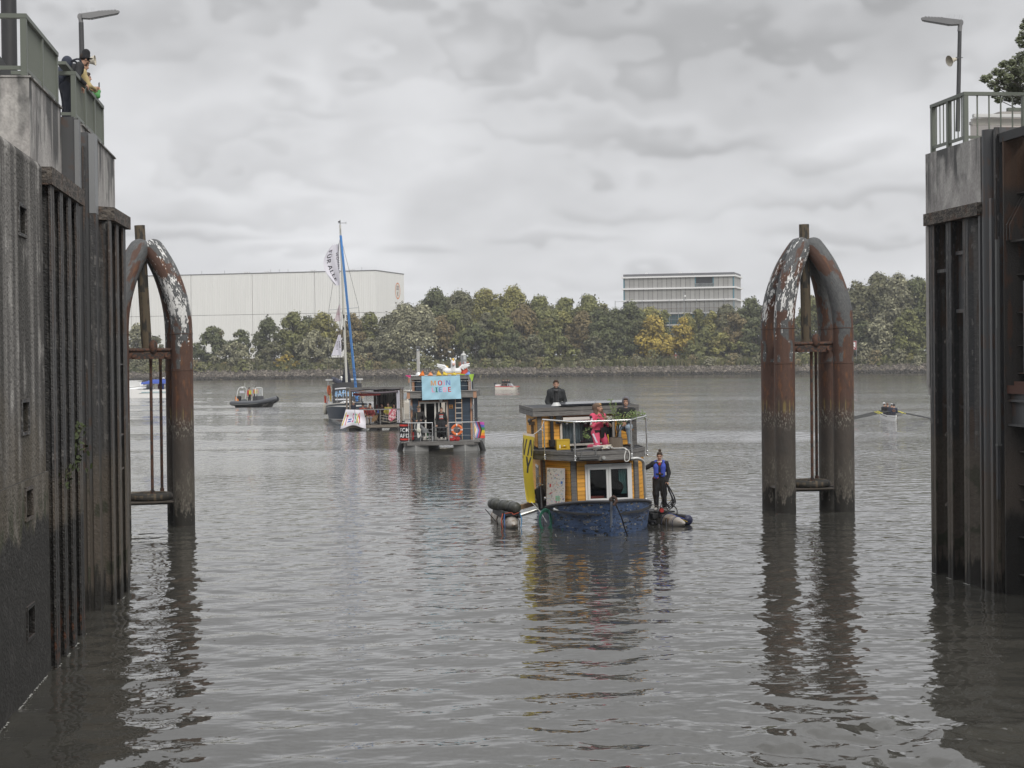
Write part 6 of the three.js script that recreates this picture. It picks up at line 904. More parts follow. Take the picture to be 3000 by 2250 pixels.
  // banner on the port side
  const bt = drawn(512, 1024, (c, w, h) => { c.fillStyle = '#d9bf2a'; c.fillRect(0, 0, w, h); c.fillStyle = '#ead9c4'; c.fillRect(0, 0, w, 34); c.fillStyle = '#34322c'; c.save(); c.translate(250, 150); c.font = 'bold 250px sans-serif'; c.scale(1, 1.35); for (const [s, x, y] of [['N', -190, 130], ['N', 20, 130], ['E', -190, 320], ['Y', 20, 320]]) c.fillText(s, x, y); c.restore(); c.fillRect(60, 640, 170, 130); c.fillRect(120, 770, 46, 160); });
  t = on(HA, 'protest_banner', 'long yellow banner with black block letters hanging on the left side of the boat', 'banner', [-1.98, 0, -0.9], 0);
  cloth('cloth', 1, 1, bt, (u, v) => { const taper = lerp(0.12, 1, Math.pow(v, 0.55)), z = lerp(-1.9 * taper, 0.62 * (0.3 + 0.7 * v), u), x = -0.10 * Math.sin(v * 3.0) - 0.11 * u * 0 + 0.07 * Math.sin(u * 7 + v * 3) * (1 - v * 0.5) - 0.05 + 0.16 * u - 0.1 * (1 - v); return [x, lerp(0.72, 2.66, v), z]; }, t);
  new MB().tube([[0.0, 2.66, 0.6], [0.25, 2.85, 0.62], [0.35, 3.07, 0.65]], 0.009, 12, 5).tube([[0.22, 2.84, 0.62], [0.3, 2.8, 0.72]], 0.007, 6, 4).build('tie', mRopeWhite, t); new MB().tube([[-0.05, 0.74, 0.1], [0.15, 0.5, 0.5], [0.3, 0.22, 0.9]], 0.009, 12, 5).build('tie', mRopeWhite, t);
}
{ // outriggers
  const alu = mat(1, 1, 1, 0.5, { map: texture(256, 256, (u, v) => mix3([0.42, 0.39, 0.35], [0.22, 0.16, 0.11], ss(0.55, 0.75, fb(u, v, 6, 6, 4, 3)))), metalness: 0.35 });
  const hullPts = (l, R) => [[0.02, 0], [R * 0.35, 0.1], [R * 0.75, 0.38], [R, 0.75], [R, l - 0.3], [R * 0.7, l], [0, l]];
  let P = ground(1499, 1545), t = thing('outrigger_float', 'left silver outrigger float carrying three dark buoys, beside the blue hull', 'outrigger', [P.x, 0, P.z], 0.16);
  new MB().lathe(hullPts(3.4, 0.23), 0, 0.1, 0.55, 26, -Math.PI / 2).build('float', alu, t);
  new MB().span(-0.24, 0.24, 0.33, 0.37, -1.9, 0.0).span(-0.26, -0.2, 0.26, 0.46, -1.9, 0.02).span(0.2, 0.26, 0.26, 0.42, -1.9, 0.02).build('platform', mBlack, t);
  for (const z of [-0.05, -0.35, -1.2]) new MB().add(new THREE.TorusGeometry(0.24, 0.012, 6, 30), 0, 0.1, z).build('lashing', mRopeBlack, t);
  for (const [x0, x1, m] of [[-0.26, -0.3, mat(0.45, 0.09, 0.05)], [-0.2, -0.22, mat(0.06, 0.15, 0.4)], [0.24, 0.28, mat(0.06, 0.25, 0.5)]]) new MB().tube([[x0, 0.4, 0.02], [x1, 0.2, 0.06], [x1 * 0.9, -0.02, 0.05]], 0.014, 10, 5).build('strap', m, t);
  new MB().tube([[-0.2, 0.4, 0.03], [0.0, 0.42, 0.05], [0.02, 0.38, 0.16], [0.2, 0.42, 0.05]], 0.01, 16, 5).build('cord', mat(0.45, 0.09, 0.05), t);
  new MB().bar([0.2, 0.28, -0.35], [1.42, 0.62, -0.5], 0.055, 12).bar([0.95, 0.5, -0.6], [0.7, 0.62, -1.2], 0.06, 12).bar([1.0, 0.5, -0.45], [1.0, 0.0, -0.5], 0.015).build('arm_tube', mAlu, t); new MB().beam([0.1, 0.46, -0.5], [0.95, 0.62, -1.0], 0.1, 0.13).box(0.16, 0.2, 0.16, 1.0, 0.72, -1.0, 0, 0.4, 0.1).build('timber_beam', mat(0.24, 0.16, 0.095, 0.9), t);
  const drum = (l, x, y, z, yaw) => { const d = put(thing('buoy_drum', l, 'buoy', [0, 0, 0], 0), t, [x, y, z], yaw); new MB().lathe([[0, 0], [0.08, 0.005], [0.14, 0.05], [0.16, 0.12], [0.16, 0.42], [0.135, 0.5], [0.06, 0.54], [0, 0.545]], 0, 0, 0.27, 22, -Math.PI / 2).build('body', mat(0.05, 0.052, 0.044, 0.45), d); new MB().add(new THREE.TorusGeometry(0.162, 0.008, 5, 24), 0, 0, 0.0).bar([0, 0, 0.19], [-0.02, -0.1, 0.25], 0.012).build('band', mRubber, d); };
  t.updateMatrixWorld(true); drum('dark ribbed buoy drum, frontmost of three on the left outrigger', 0.08, 0.55, -0.22, 0.4); drum('grey buoy drum, middle one of three on the left outrigger', -0.12, 0.57, -0.62, 0.35); drum('rearmost rounded buoy drum on the left outrigger', -0.32, 0.59, -1.0, 0.3);
  new MB().bar([-0.25, 0.05, -1.3], [-0.55, 0.42, -1.4], 0.012).build('whip', mRubber, t);

  P = ground(1990, 1542); t = thing('outrigger_float', 'right silver outrigger float that the woman in the blue lifejacket stands on', 'outrigger', [P.x, 0, P.z], 0.5); const T = t;
  new MB().lathe(hullPts(3.2, 0.22), 0, 0.09, 0.3, 26, -Math.PI / 2).build('float', alu, t);
  for (const z of [-0.05, -0.12, -0.5, -0.9]) new MB().add(new THREE.TorusGeometry(z > -0.2 ? 0.17 : 0.235, 0.013, 6, 30), 0, 0.09, z - 0.05).build('lashing', mat(0.02, 0.025, 0.06), t);
  new MB().tube([[0.1, 0.36, -0.9], [0.18, 0.25, -0.4], [0.14, 0.2, 0.05], [0.05, 0.24, 0.0]], 0.014, 14, 5).build('lashing_line', mat(0.03, 0.06, 0.3), t); new MB().bar([0.12, 0.34, -0.9], [0.24, 0.12, 0.05], 0.01).build('lashing_line', mat(0.6, 0.42, 0.05), t);
  new MB().span(-0.28, 0.34, 0.325, 0.37, -1.75, -0.72).span(-0.3, -0.24, 0.2, 0.32, -2.8, -0.5).build('platform', mBlack, t);
  new MB().lathe([[0, 0], [0.1, 0.01], [0.15, 0.08], [0.155, 0.2], [0.155, 1.6], [0, 1.7]], 0.42, 0.14, -0.1, 22, -Math.PI / 2).build('black_float', mRubber, t); new MB().ball(0.152, 0.42, 0.14, -0.18, 1, 1, 0.75).build('float_end', mat(0.016, 0.02, 0.06, 0.35), t);
  new MB().bar([-0.35, 0.3, -0.7], [-1.1, 0.62, -1.7], 0.045, 10).bar([-0.3, 0.42, -1.9], [-1.2, 0.62, -2.2], 0.04, 10).span(-0.5, -0.3, 0.2, 0.34, -0.9, -0.6).span(-0.62, -0.42, 0.05, 0.3, -1.0, -0.75).bar([-0.45, 0.1, -0.5], [-0.7, 0.2, -1.2], 0.05).ball(0.06, -0.5, 0.05, -0.6).ball(0.05, -0.36, 0.0, -0.5).build('arm', mat(0.05, 0.05, 0.052, 0.5, { metalness: 0.5 }), t);
  new MB().tube([[-0.2, 0.2, -0.35], [-0.35, -0.05, -0.2], [-0.6, -0.02, -0.5], [-0.75, 0.2, -0.9]], 0.025, 20, 6).build('hose', mRubber, t);
  t.updateMatrixWorld(true);
  const sk = put(thing('longboard', 'dark longboard with red wheels leaning against the right outrigger arm', 'skateboard', [0, 0, 0], 0), T, [-0.35, 0.42, -0.75], -0.5); sk.rotateZ(-0.32); new MB().box(0.72, 0.016, 0.2, -0.05, 0.14, 0).cyl(0.1, 0.1, 0.016, 0.31, 0.14, 0).build('deck', mat(0.07, 0.055, 0.045, 0.6), sk); for (const x of [-0.28, 0.2]) { new MB().bar([x, 0.09, -0.1], [x, 0.09, 0.1], 0.02).build('axle', mAlu, sk); for (const z of [-0.1, 0.1]) new MB().cyl(0.06, 0.06, 0.06, x, 0.07, z, Math.PI / 2).build('wheel', mat(0.42, 0.035, 0.03, 0.4), sk); }
  // the woman on the float
  const wp = T.localToWorld(V(0.05, 0.375, -1.05));
  const { t: W } = person('woman in blue lifejacket and black tracksuit standing on the right outrigger', { pos: [wp.x, wp.y, wp.z], yaw: -0.12, near: 1, scale: 0.96, top: [0.016, 0.016, 0.019], legs: [0.013, 0.013, 0.015], shoes: [0.5, 0.48, 0.46], hair: [0.07, 0.05, 0.038], bun: [0, 0.175, -0.03], wide: 1.36, bulk: 1.14, head: { tilt: 0.22, yaw: -0.1, roll: -0.06 }, pose: { j: { shR: [-0.185, 1.4, 0.02], elR: [-0.43, 1.27, 0.0], haR: [-0.7, 1.2, -0.04], elL: [0.27, 1.12, -0.02], haL: [0.22, 0.87, 0.1], anL: [0.13, 0.09, 0.02], anR: [-0.1, 0.09, 0.02], knL: [0.12, 0.5, 0.04], knR: [-0.12, 0.5, 0.05] } }, curl: { L: 1.3, R: 0.5 } });
  const blue = mat(0.04, 0.075, 0.42, 0.7), v = (a, b, ra, rb) => ({ a, b, ra, rb, flat: 0.55 });
  mesh('lifejacket', nets([v([-0.12, 1.44, 0.03], [-0.11, 1.3, 0.13], 0.062, 0.07), v([-0.11, 1.3, 0.13], [-0.1, 1.03, 0.15], 0.07, 0.075), v([0.12, 1.44, 0.03], [0.11, 1.3, 0.13], 0.062, 0.07), v([0.11, 1.3, 0.13], [0.1, 1.07, 0.15], 0.07, 0.07), v([-0.11, 1.47, 0], [0.11, 1.47, -0.06], 0.05, 0.05)], 0.012, () => [1, 1, 1], 0.03, 0.01), blue, W);
  new MB().box(0.22, 0.05, 0.03, 0, 1.1, 0.18).build('belt', mBlack, W); new MB().box(0.03, 0.03, 0.02, 0.01, 1.13, 0.19).box(0.15, 0.012, 0.02, -0.1, 0.99, 0.17).build('orange_edge', mat(0.6, 0.14, 0.03), W);
  new MB().add(new THREE.TorusGeometry(0.066, 0.02, 8, 20, 4.2), 0, 1.475, 0.015, Math.PI / 2 + 0.35, 0, 0.5).build('collar', mat(0.55, 0.52, 0.46, 0.9), W); new MB().ball(0.04, 0, 1.4, 0.1, 1, 1.4, 0.5).build('red_shirt', mat(0.4, 0.04, 0.035, 0.9), W);
  W.updateMatrixWorld(true); const rp = put(thing('black_rope', 'coil of black rope held in the hand of the woman on the outrigger', 'rope', [0, 0, 0], 0), W, [0.2, 0.82, 0.16], 0); for (let i = 0; i < 7; i++) { const w = 0.05 + 0.018 * i, l = 0.62 + 0.05 * (i % 4); new MB().tube([[0, 0.02, 0], [-w * 0.6, -l * 0.4, 0.02], [-w * 0.5 + 0.03 * i, -l, 0.03 + i * 0.006], [w + 0.1, -l * 0.75, 0.02], [w * 0.8 + 0.02, -l * 0.3, 0], [0, 0.02, 0]], 0.014, 40, 6).build('strand', mRopeBlack, rp); } new MB().tube([[0.14, -0.6, 0.05], [0.28, -0.72, 0.0], [0.3, -0.85, 0], [0.26, -0.9, 0.05]], 0.016, 20, 6).tube([[-0.04, -0.1, 0.05], [-0.18, -0.7, 0.12], [-0.3, -1.0, 0.3], [-0.5, -1.15, 0.4]], 0.014, 30, 6).build('strand', mRopeBlack, rp);
}
{ // people on the orange boat
  let P = HA.localToWorld(V(-0.72, 2.26, -6.4));
  let { t } = person('smiling short-haired man in a dark hooded jacket standing behind the orange boat roof', { pos: P, yaw: 0.06, near: 1, scale: 1.05, top: [0.022, 0.024, 0.026], hair: [0.06, 0.034, 0.022], smile: 1, beard: 0.28, bulk: 1.2, collar: 1, head: { yaw: -0.05, tilt: 0.03 }, pose: { j: { haL: [0.2, 0.92, 0.2], haR: [-0.2, 0.92, 0.2], elL: [0.27, 1.12, 0.0], elR: [-0.27, 1.12, 0.0] } } });
  const jk = mat(0.022, 0.024, 0.026, 0.85); mesh('collar', nets([{ a: [-0.06, 1.5, 0.03], b: [0.06, 1.5, 0.03], ra: 0.06, rb: 0.06 }, { a: [-0.12, 1.47, -0.04], b: [0, 1.48, -0.1], ra: 0.06, rb: 0.07 }, { a: [0.12, 1.47, -0.04], b: [0, 1.48, -0.1], ra: 0.06, rb: 0.07 }], 0.012, () => [1, 1, 1], 0.03, 0.02), jk, t); new MB().box(0.012, 0.36, 0.012, 0.02, 1.24, 0.145).box(0.1, 0.08, 0.02, 0.1, 1.26, 0.128).box(0.1, 0.08, 0.02, -0.1, 1.26, 0.128).build('placket', mat(0.03, 0.032, 0.034), t);
  P = HA.localToWorld(V(0.82, 2.17, -1.25));
  ({ t } = person('person with grey hood, black jacket and blue jeans sitting on the upper deck', { pos: P, yaw: -0.25, near: 1, kind: 'sit', pose: { seat: 0.53, j: { haL: [0.05, 0.72, 0.36], haR: [-0.05, 0.72, 0.36], elL: [0.27, 0.86, 0.08], elR: [-0.27, 0.86, 0.08], anL: [0.16, 0.12, 0.4], anR: [-0.14, 0.12, 0.4] } }, top: [0.016, 0.017, 0.017], legs: [0.24, 0.3, 0.36], shoes: [0.08, 0.05, 0.035], hair: [0.055, 0.03, 0.02], hood: [0.14, 0.14, 0.155], smile: 1, bulk: 1.12, head: { yaw: 0.1, tilt: 0.04 } }));
  for (const s of [-1, 1]) new MB().tube([[0.04 * s, 1.0, 0.1], [0.05 * s, 0.9, 0.145], [0.045 * s, 0.8, 0.15]], 0.008, 8, 5).build('drawstring', mat(0.4, 0.3, 0.12), t);
  P = HA.localToWorld(V(-0.05, 2.17, -0.85));
  ({ t } = person('kneeling person in pink race suit and brown fur hat playing a wind instrument', { pos: P, yaw: 0.55, near: 1, kind: 'kneel', scale: 1.0, top: [0.62, 0.07, 0.14], legs: [0.66, 0.09, 0.17], shoes: [0.03, 0.03, 0.03], hair: [0.42, 0.25, 0.09], hat: [0.16, 0.105, 0.07, 'fur'], wide: 1.22, bulk: 1.1, head: { yaw: 0.75, tilt: -0.05 }, pose: { j: { haL: [0.05, 0.78, 0.3], haR: [-0.02, 0.86, 0.33], elL: [0.26, 0.7, 0.1], elR: [-0.27, 0.68, 0.12], knL: [0.17, 0.08, 0.2], knR: [-0.17, 0.08, 0.22] } }, curl: { L: 1, R: 1 } }));
  const fur = mat(0.13, 0.085, 0.06, 1, { bumpMap: steelBump, bumpScale: 0.02 }); mesh('fur_flap', nets([{ a: [-0.05, 1.2, -0.02], b: [-0.1, 1.0, 0.02], ra: 0.075, rb: 0.055 }, { a: [0.09, 1.16, 0.03], b: [0.12, 1.0, 0.08], ra: 0.05, rb: 0.035 }, { c: [-0.02, 1.2, -0.04], r: [0.13, 0.13, 0.13] }], 0.012, () => [1, 1, 1], 0.03, 0.04), fur, t);
  new MB().box(0.34, 0.08, 0.26, 0, 0.52, 0.0).box(0.13, 0.3, 0.05, 0.03, 0.48, 0.17, 0.2).box(0.07, 0.5, 0.03, 0.16, 0.62, 0.14, 0.3).build('belt_bag', mBlack, t); new MB().box(0.05, 0.36, 0.012, -0.21, 0.3, 0.17, -0.45, -0.5, 0.15).build('white_trim', mat(0.6, 0.55, 0.62, 0.8), t); new MB().box(0.045, 0.2, 0.012, -0.31, 0.8, 0.12, 0, -0.5, -0.2).build('white_trim', mat(0.6, 0.55, 0.62, 0.8), t); new MB().box(0.025, 0.3, 0.02, 0.25, 0.3, 0.14, -0.6, 0, -0.3).build('yellow_trim', mat(0.7, 0.45, 0.03), t); new MB().cyl(0.045, 0.045, 0.03, -0.28, 0.93, 0.05, 0, 0, 1.4).cyl(0.04, 0.04, 0.03, -0.16, 0.85, 0.24, 0, 0, 1.2).build('elbow_patch', mBlack, t);
  t.updateMatrixWorld(true); const w = put(thing('wind_instrument', 'brown wooden wind instrument held by the kneeling person', 'instrument', [0, 0, 0], 0), t, [0.02, 0.92, 0.32], 0.6); new MB().bar([0.0, 0.12, -0.12], [0.0, -0.2, 0.14], 0.02, 10).cyl(0.03, 0.05, 0.1, 0, -0.23, 0.165, -0.67).build('body', mat(0.16, 0.09, 0.05, 0.5), w);
}
// ---------- the blue houseboat; local x right, z towards the camera, z = 0 at the cabin front ----------
const HB = boat('houseboat', 'dark blue two-storey houseboat on grey twin hulls behind the orange one', 'houseboat', V(atZ(1298, 1280, -92.6).x, 0, -92.6), -0.035, 0.008);
{
  const grey = mat(0.22, 0.22, 0.215, 0.6);
  for (const x of [-1.26, 1.26]) { const b = new MB(); b.plan([[x - 0.62, 1.55], [x, 1.85], [x + 0.62, 1.55], [x + 0.62, -6], [x - 0.62, -6]], 0.95, 0.4); const h = b.build('hull', grey, HB); new MB().box(0.02, 0.9, 0.02, x, -0.04, 1.86).build('stem_edge', mat(0.55, 0.55, 0.53), h); }
  new MB().span(-1.9, 1.9, 0.411, 0.5, -6, 1.75).build('deck_frame', greyWood[0], HB);
  const dg = new MB().box(0.135, 0.05, 2.0).geo(); for (let i = 0; i < 28; i++) mesh('deck_plank', dg, pick(greyWood), HB).position.set(-1.95 + i * 0.1445, 0.555, 0.82);
  for (const [A, B] of [[[-2.02, 1.2], [-1.7, 1.85]], [[-1.7, 1.85], [1.72, 1.85]], [[1.72, 1.85], [2.04, 1.2]]]) wall(HB, 'deck_edge', A, B, 0.4, 0.6, 0.05, pick(greyWood));
  const core = mat(0.014, 0.02, 0.03, 0.9), W = (A, B, a, c) => wall(HB, 'cabin_wall', A, B, a, c, 0.08, core);
  W([-1.6, -0.03], [-1.22, -0.03], 0.58, 2.78); W([0.27, -0.03], [1.5, -0.03], 0.58, 2.78); W([-1.219, -0.03], [0.269, -0.03], 2.58, 2.78); W([-1.6, -6], [-1.6, -0.1], 0.58, 2.78); W([1.5, -0.1], [1.5, -6], 0.58, 2.78); 
  W([1.5, -6], [0.1, -6], 0.58, 2.78); W([-0.5, -6], [-1.6, -6], 0.58, 2.78); W([0.099, -6], [-0.499, -6], 0.58, 1.5); W([0.099, -6], [-0.499, -6], 2.45, 2.78);
  new MB().span(-1.5, 1.4, 0.52, 0.58, -5.9, -0.2).build('floor', core, HB);
  boards(HB, [-1.57, 0], [-1.25, 0], 0.58, 2.78, 0.1, blueWood); boards(HB, [0.3, 0], [1.47, 0], 0.58, 2.78, 0.1, blueWood);
  for (const [x, w] of [[-1.61, 0.09], [1.51, 0.09], [-1.235, 0.035], [0.285, 0.035]]) new MB().span(x - w / 2, x + w / 2, 0.58, w > 0.05 ? 2.78 : 2.6, 0.021, 0.06).build('trim_board', mLarch, HB);
  new MB().span(-1.25, 0.3, 2.601, 2.64, 0.021, 0.06).build('trim_board', mLarch, HB);
  // glazed doors
  const dr = new THREE.Group(); dr.name = 'sliding_door'; HB.add(dr); const off = mat(0.62, 0.6, 0.56, 0.5);
  new MB().span(-1.215, -1.15, 0.66, 2.58, -0.06, 0.015).span(-0.93, -0.85, 0.66, 2.58, -0.06, 0.015).span(-0.42, -0.33, 0.66, 2.58, -0.06, 0.015).span(-0.22, -0.14, 0.66, 2.58, -0.02, 0.03).span(0.2, 0.265, 0.66, 2.58, -0.06, 0.015).span(-1.149, -0.421, 2.5, 2.58, -0.06, 0.01).span(-0.32, 0.199, 2.53, 2.58, -0.06, 0.01).span(-1.149, -0.421, 0.66, 0.78, -0.06, 0.01).span(-0.419, 0.199, 0.66, 0.72, -0.06, 0.03).build('frame', off, dr);
  new MB().span(-1.149, -0.931, 0.78, 2.5, -0.02, -0.014).span(-0.849, -0.421, 0.78, 2.5, -0.02, -0.014).build('pane', mPane, dr); new MB().span(-0.329, -0.221, 0.8, 2.5, -0.01, -0.004).build('pane', mPane, dr); new MB().span(0.1, 0.19, 0.7, 2.52, -0.6, -0.55).span(-0.35, 0.1, 0.7, 1.55, -2.0, -1.95).build('open_leaf', mat(0.02, 0.02, 0.022, 0.6), dr);
  new MB().span(-1.5, -0.45, 0.6, 1.2, -2.5, -2.0).span(0.5, 1.3, 0.6, 1.5, -3, -2.2).build('furniture', mat(0.06, 0.045, 0.035, 0.8), HB); new MB().span(-0.85, -0.6, 0.68, 0.74, 0.02, 0.08).build('step_vent', mBlack, HB); new MB().span(-1.2, 0.25, 0.6, 0.655, 0.03, 0.2).build('door_step', off, HB);
  // terrace
  new MB().span(-1.72, 1.66, 2.78, 3.1, -6, 0.3).build('terrace_deck', greyWood[0], HB); wall(HB, 'fascia_board', [-1.76, 0.36], [1.7, 0.36], 2.79, 3.1, 0.05, greyWood[2]); for (const x of [-1.79, 1.67]) new MB().span(x - 0.02, x + 0.14, 2.77, 3.11, 0.2, 0.38).build('corner_block', mLarch, HB); new MB().span(-1.82, 1.84, 3.111, 3.15, -1.2, 0.42).build('coping_board', greyWood[2], HB);
  for (const s of [-1, 1]) { new MB().bar([s * 1.66 - 0.03, 0.6, 0.1], [s * 1.66 - 0.03, 2.78, 0.1], 0.035, 10).build('post', mStainless, HB); new MB().box(0.1, 0.24, 0.12, s * 1.6, 2.3, 0.2, 0, 0, -s * 0.4).box(0.14, 0.05, 0.1, s * 1.68, 2.72, 0.2).build('bracket', mLampBody, HB); }
  new MB().ball(0.095, -0.06, 2.66, 0.1).build('globe_lamp', mat(0.62, 0.62, 0.6, 0.3), HB); new MB().span(0.36, 0.55, 2.22, 2.42, 0.02, 0.045).build('wooden_plaque', mat(0.42, 0.2, 0.05, 0.6), HB); new MB().span(0.42, 0.49, 2.34, 2.39, 0.046, 0.05).span(0.39, 0.52, 2.25, 2.29, 0.046, 0.05).span(0.445, 0.465, 2.28, 2.35, 0.046, 0.05).build('plaque_mark', mat(0.08, 0.04, 0.02), HB);
  // loft
  W([-1.5, -0.7], [1.35, -0.7], 3.15, 3.75); W([-1.5, -5], [-1.5, -0.75], 3.15, 3.75); W([1.35, -0.75], [1.35, -5], 3.15, 3.75); boards(HB, [-1.44, -0.66], [1.28, -0.66], 3.17, 3.74, 0.1, blueWood);
  for (const x of [-1.56, 1.39]) new MB().span(x - 0.06, x + 0.06, 3.15, 3.75, -0.7, -0.6).build('trim_board', mLarch, HB);
  new MB().span(-1.72, 1.5, 3.77, 3.98, -5.2, -0.5).build('loft_roof', mRoofFelt, HB); wall(HB, 'fascia_board', [-1.74, -0.44], [1.52, -0.44], 3.74, 3.9, 0.05, greyWood[1]); wall(HB, 'fascia_board', [-1.76, -0.42], [1.54, -0.42], 3.91, 4.0, 0.08, greyWood[2]); new MB().span(-1.8, -1.68, 3.6, 3.99, -0.55, -0.4).build('corner_block', mLarch, HB);
  const lx = [-1.3, -1.2, -1.08, -0.98, -0.9, 0.98, 1.18, 1.3]; for (const x of lx) new MB().ball(0.025, x, 3.66 - 0.03 * Math.abs(Math.sin(x * 9)), -0.58).build('string_light', mat(0.7, 0.68, 0.6, 0.3), HB);
  // terrace railing
  const tr = (pts) => new MB().tube(pts, 0.025, 40, 8).build('terrace_rail', mStainless, HB); for (const [a, b] of [[[-1.62, 3.96, 0.36], [1.52, 3.96, 0.36]], [[-1.62, 3.96, 0.36], [-1.62, 3.96, -0.4]], [[1.52, 3.96, 0.36], [1.52, 3.96, -0.4]]]) new MB().bar(a, b, 0.027, 10).build('terrace_rail', mStainless, HB);
  for (const [x, z] of [[-1.62, 0.36], [-0.5, 0.36], [0.5, 0.36], [1.44, 0.36], [1.54, 0.36], [1.52, -0.3]]) new MB().bar([x, 3.14, z], [x, 3.95, z], 0.022, 8).build('rail_post', mStainless, HB); for (const y of [3.4, 3.66]) new MB().bar([-1.6, y, 0.36], [1.5, y, 0.36], 0.006, 5).build('rail_wire', mStainless, HB);
  // deck railings
  for (const [x0, x1] of [[-1.62, -0.4], [0.44, 1.68]]) { for (const x of [x0, x1]) new MB().bar([x, 0.58, 1.74], [x, 1.55, 1.74], 0.024, 8).box(0.09, 0.02, 0.09, x, 0.59, 1.74).build('rail_post', mStainless, HB); new MB().bar([x0 - 0.02, 1.55, 1.74], [x1 + 0.02, 1.55, 1.74], 0.027, 8).build('deck_rail', mStainless, HB); for (const y of [0.88, 1.22]) new MB().bar([x0, y, 1.74], [x1, y, 1.74], 0.006, 5).build('rail_wire', mStainless, HB); }
  for (const s of [-1, 1]) { new MB().bar([s * 1.66, 1.55, 1.72], [s * 1.98, 1.55, 1.15], 0.024, 8).bar([s * 1.98, 1.55, 1.15], [s * 1.98, 0.58, 1.15], 0.022, 8).bar([s * 1.98, 1.68, 0.6], [s * 1.66, 1.68, 0.2], 0.022).build('deck_rail', mStainless, HB); }
  for (let k = 0; k < 2; k++) { const s = k ? 1 : -1; const f = new MB(); f.lathe([[0, 0], [0.1, 0.02], [0.14, 0.1], [0.14, 0.75], [0.1, 0.85], [0, 0.88]], 0, -0.44, 0, 16); const o = f.build('fender', mRubber, HB); o.position.set(s * 2.12, 0.18, 1.3); o.rotation.z = s * 0.32; }
  // ladder
  for (const x of [0.7, 1.03]) new MB().bar([x, 0.6, 0.32], [x, 3.1, 0.2], 0.02, 8).build('ladder_rail', mat(0.45, 0.3, 0.18, 0.7), HB); for (let i = 0; i < 8; i++) new MB().bar([0.7, 0.92 + i * 0.265, 0.305 - i * 0.0125], [1.03, 0.92 + i * 0.265, 0.305 - i * 0.0125], 0.02, 8).build('rung', mat(0.68, 0.66, 0.62, 0.6), HB);
  new MB().cyl(0.085, 0.085, 1.25, -1.3, 4.62, -1.0).build('stove_flue', mat(0.66, 0.64, 0.6, 0.3, { metalness: 0.7 }), HB); new MB().cyl(0.17, 0.1, 0.14, -1.3, 4.06, -1.0).build('flue_collar', mStainless, HB); for (let i = 0; i < 4; i++) new MB().cyl(0.115, 0.1, 0.025, -1.3, 5.28 + i * 0.07, -1.0).build('flue_ring', mLampBody, HB); new MB().cyl(0.07, 0.07, 0.28, -1.3, 5.38, -1.0).build('flue_cap', mBlack, HB);
}
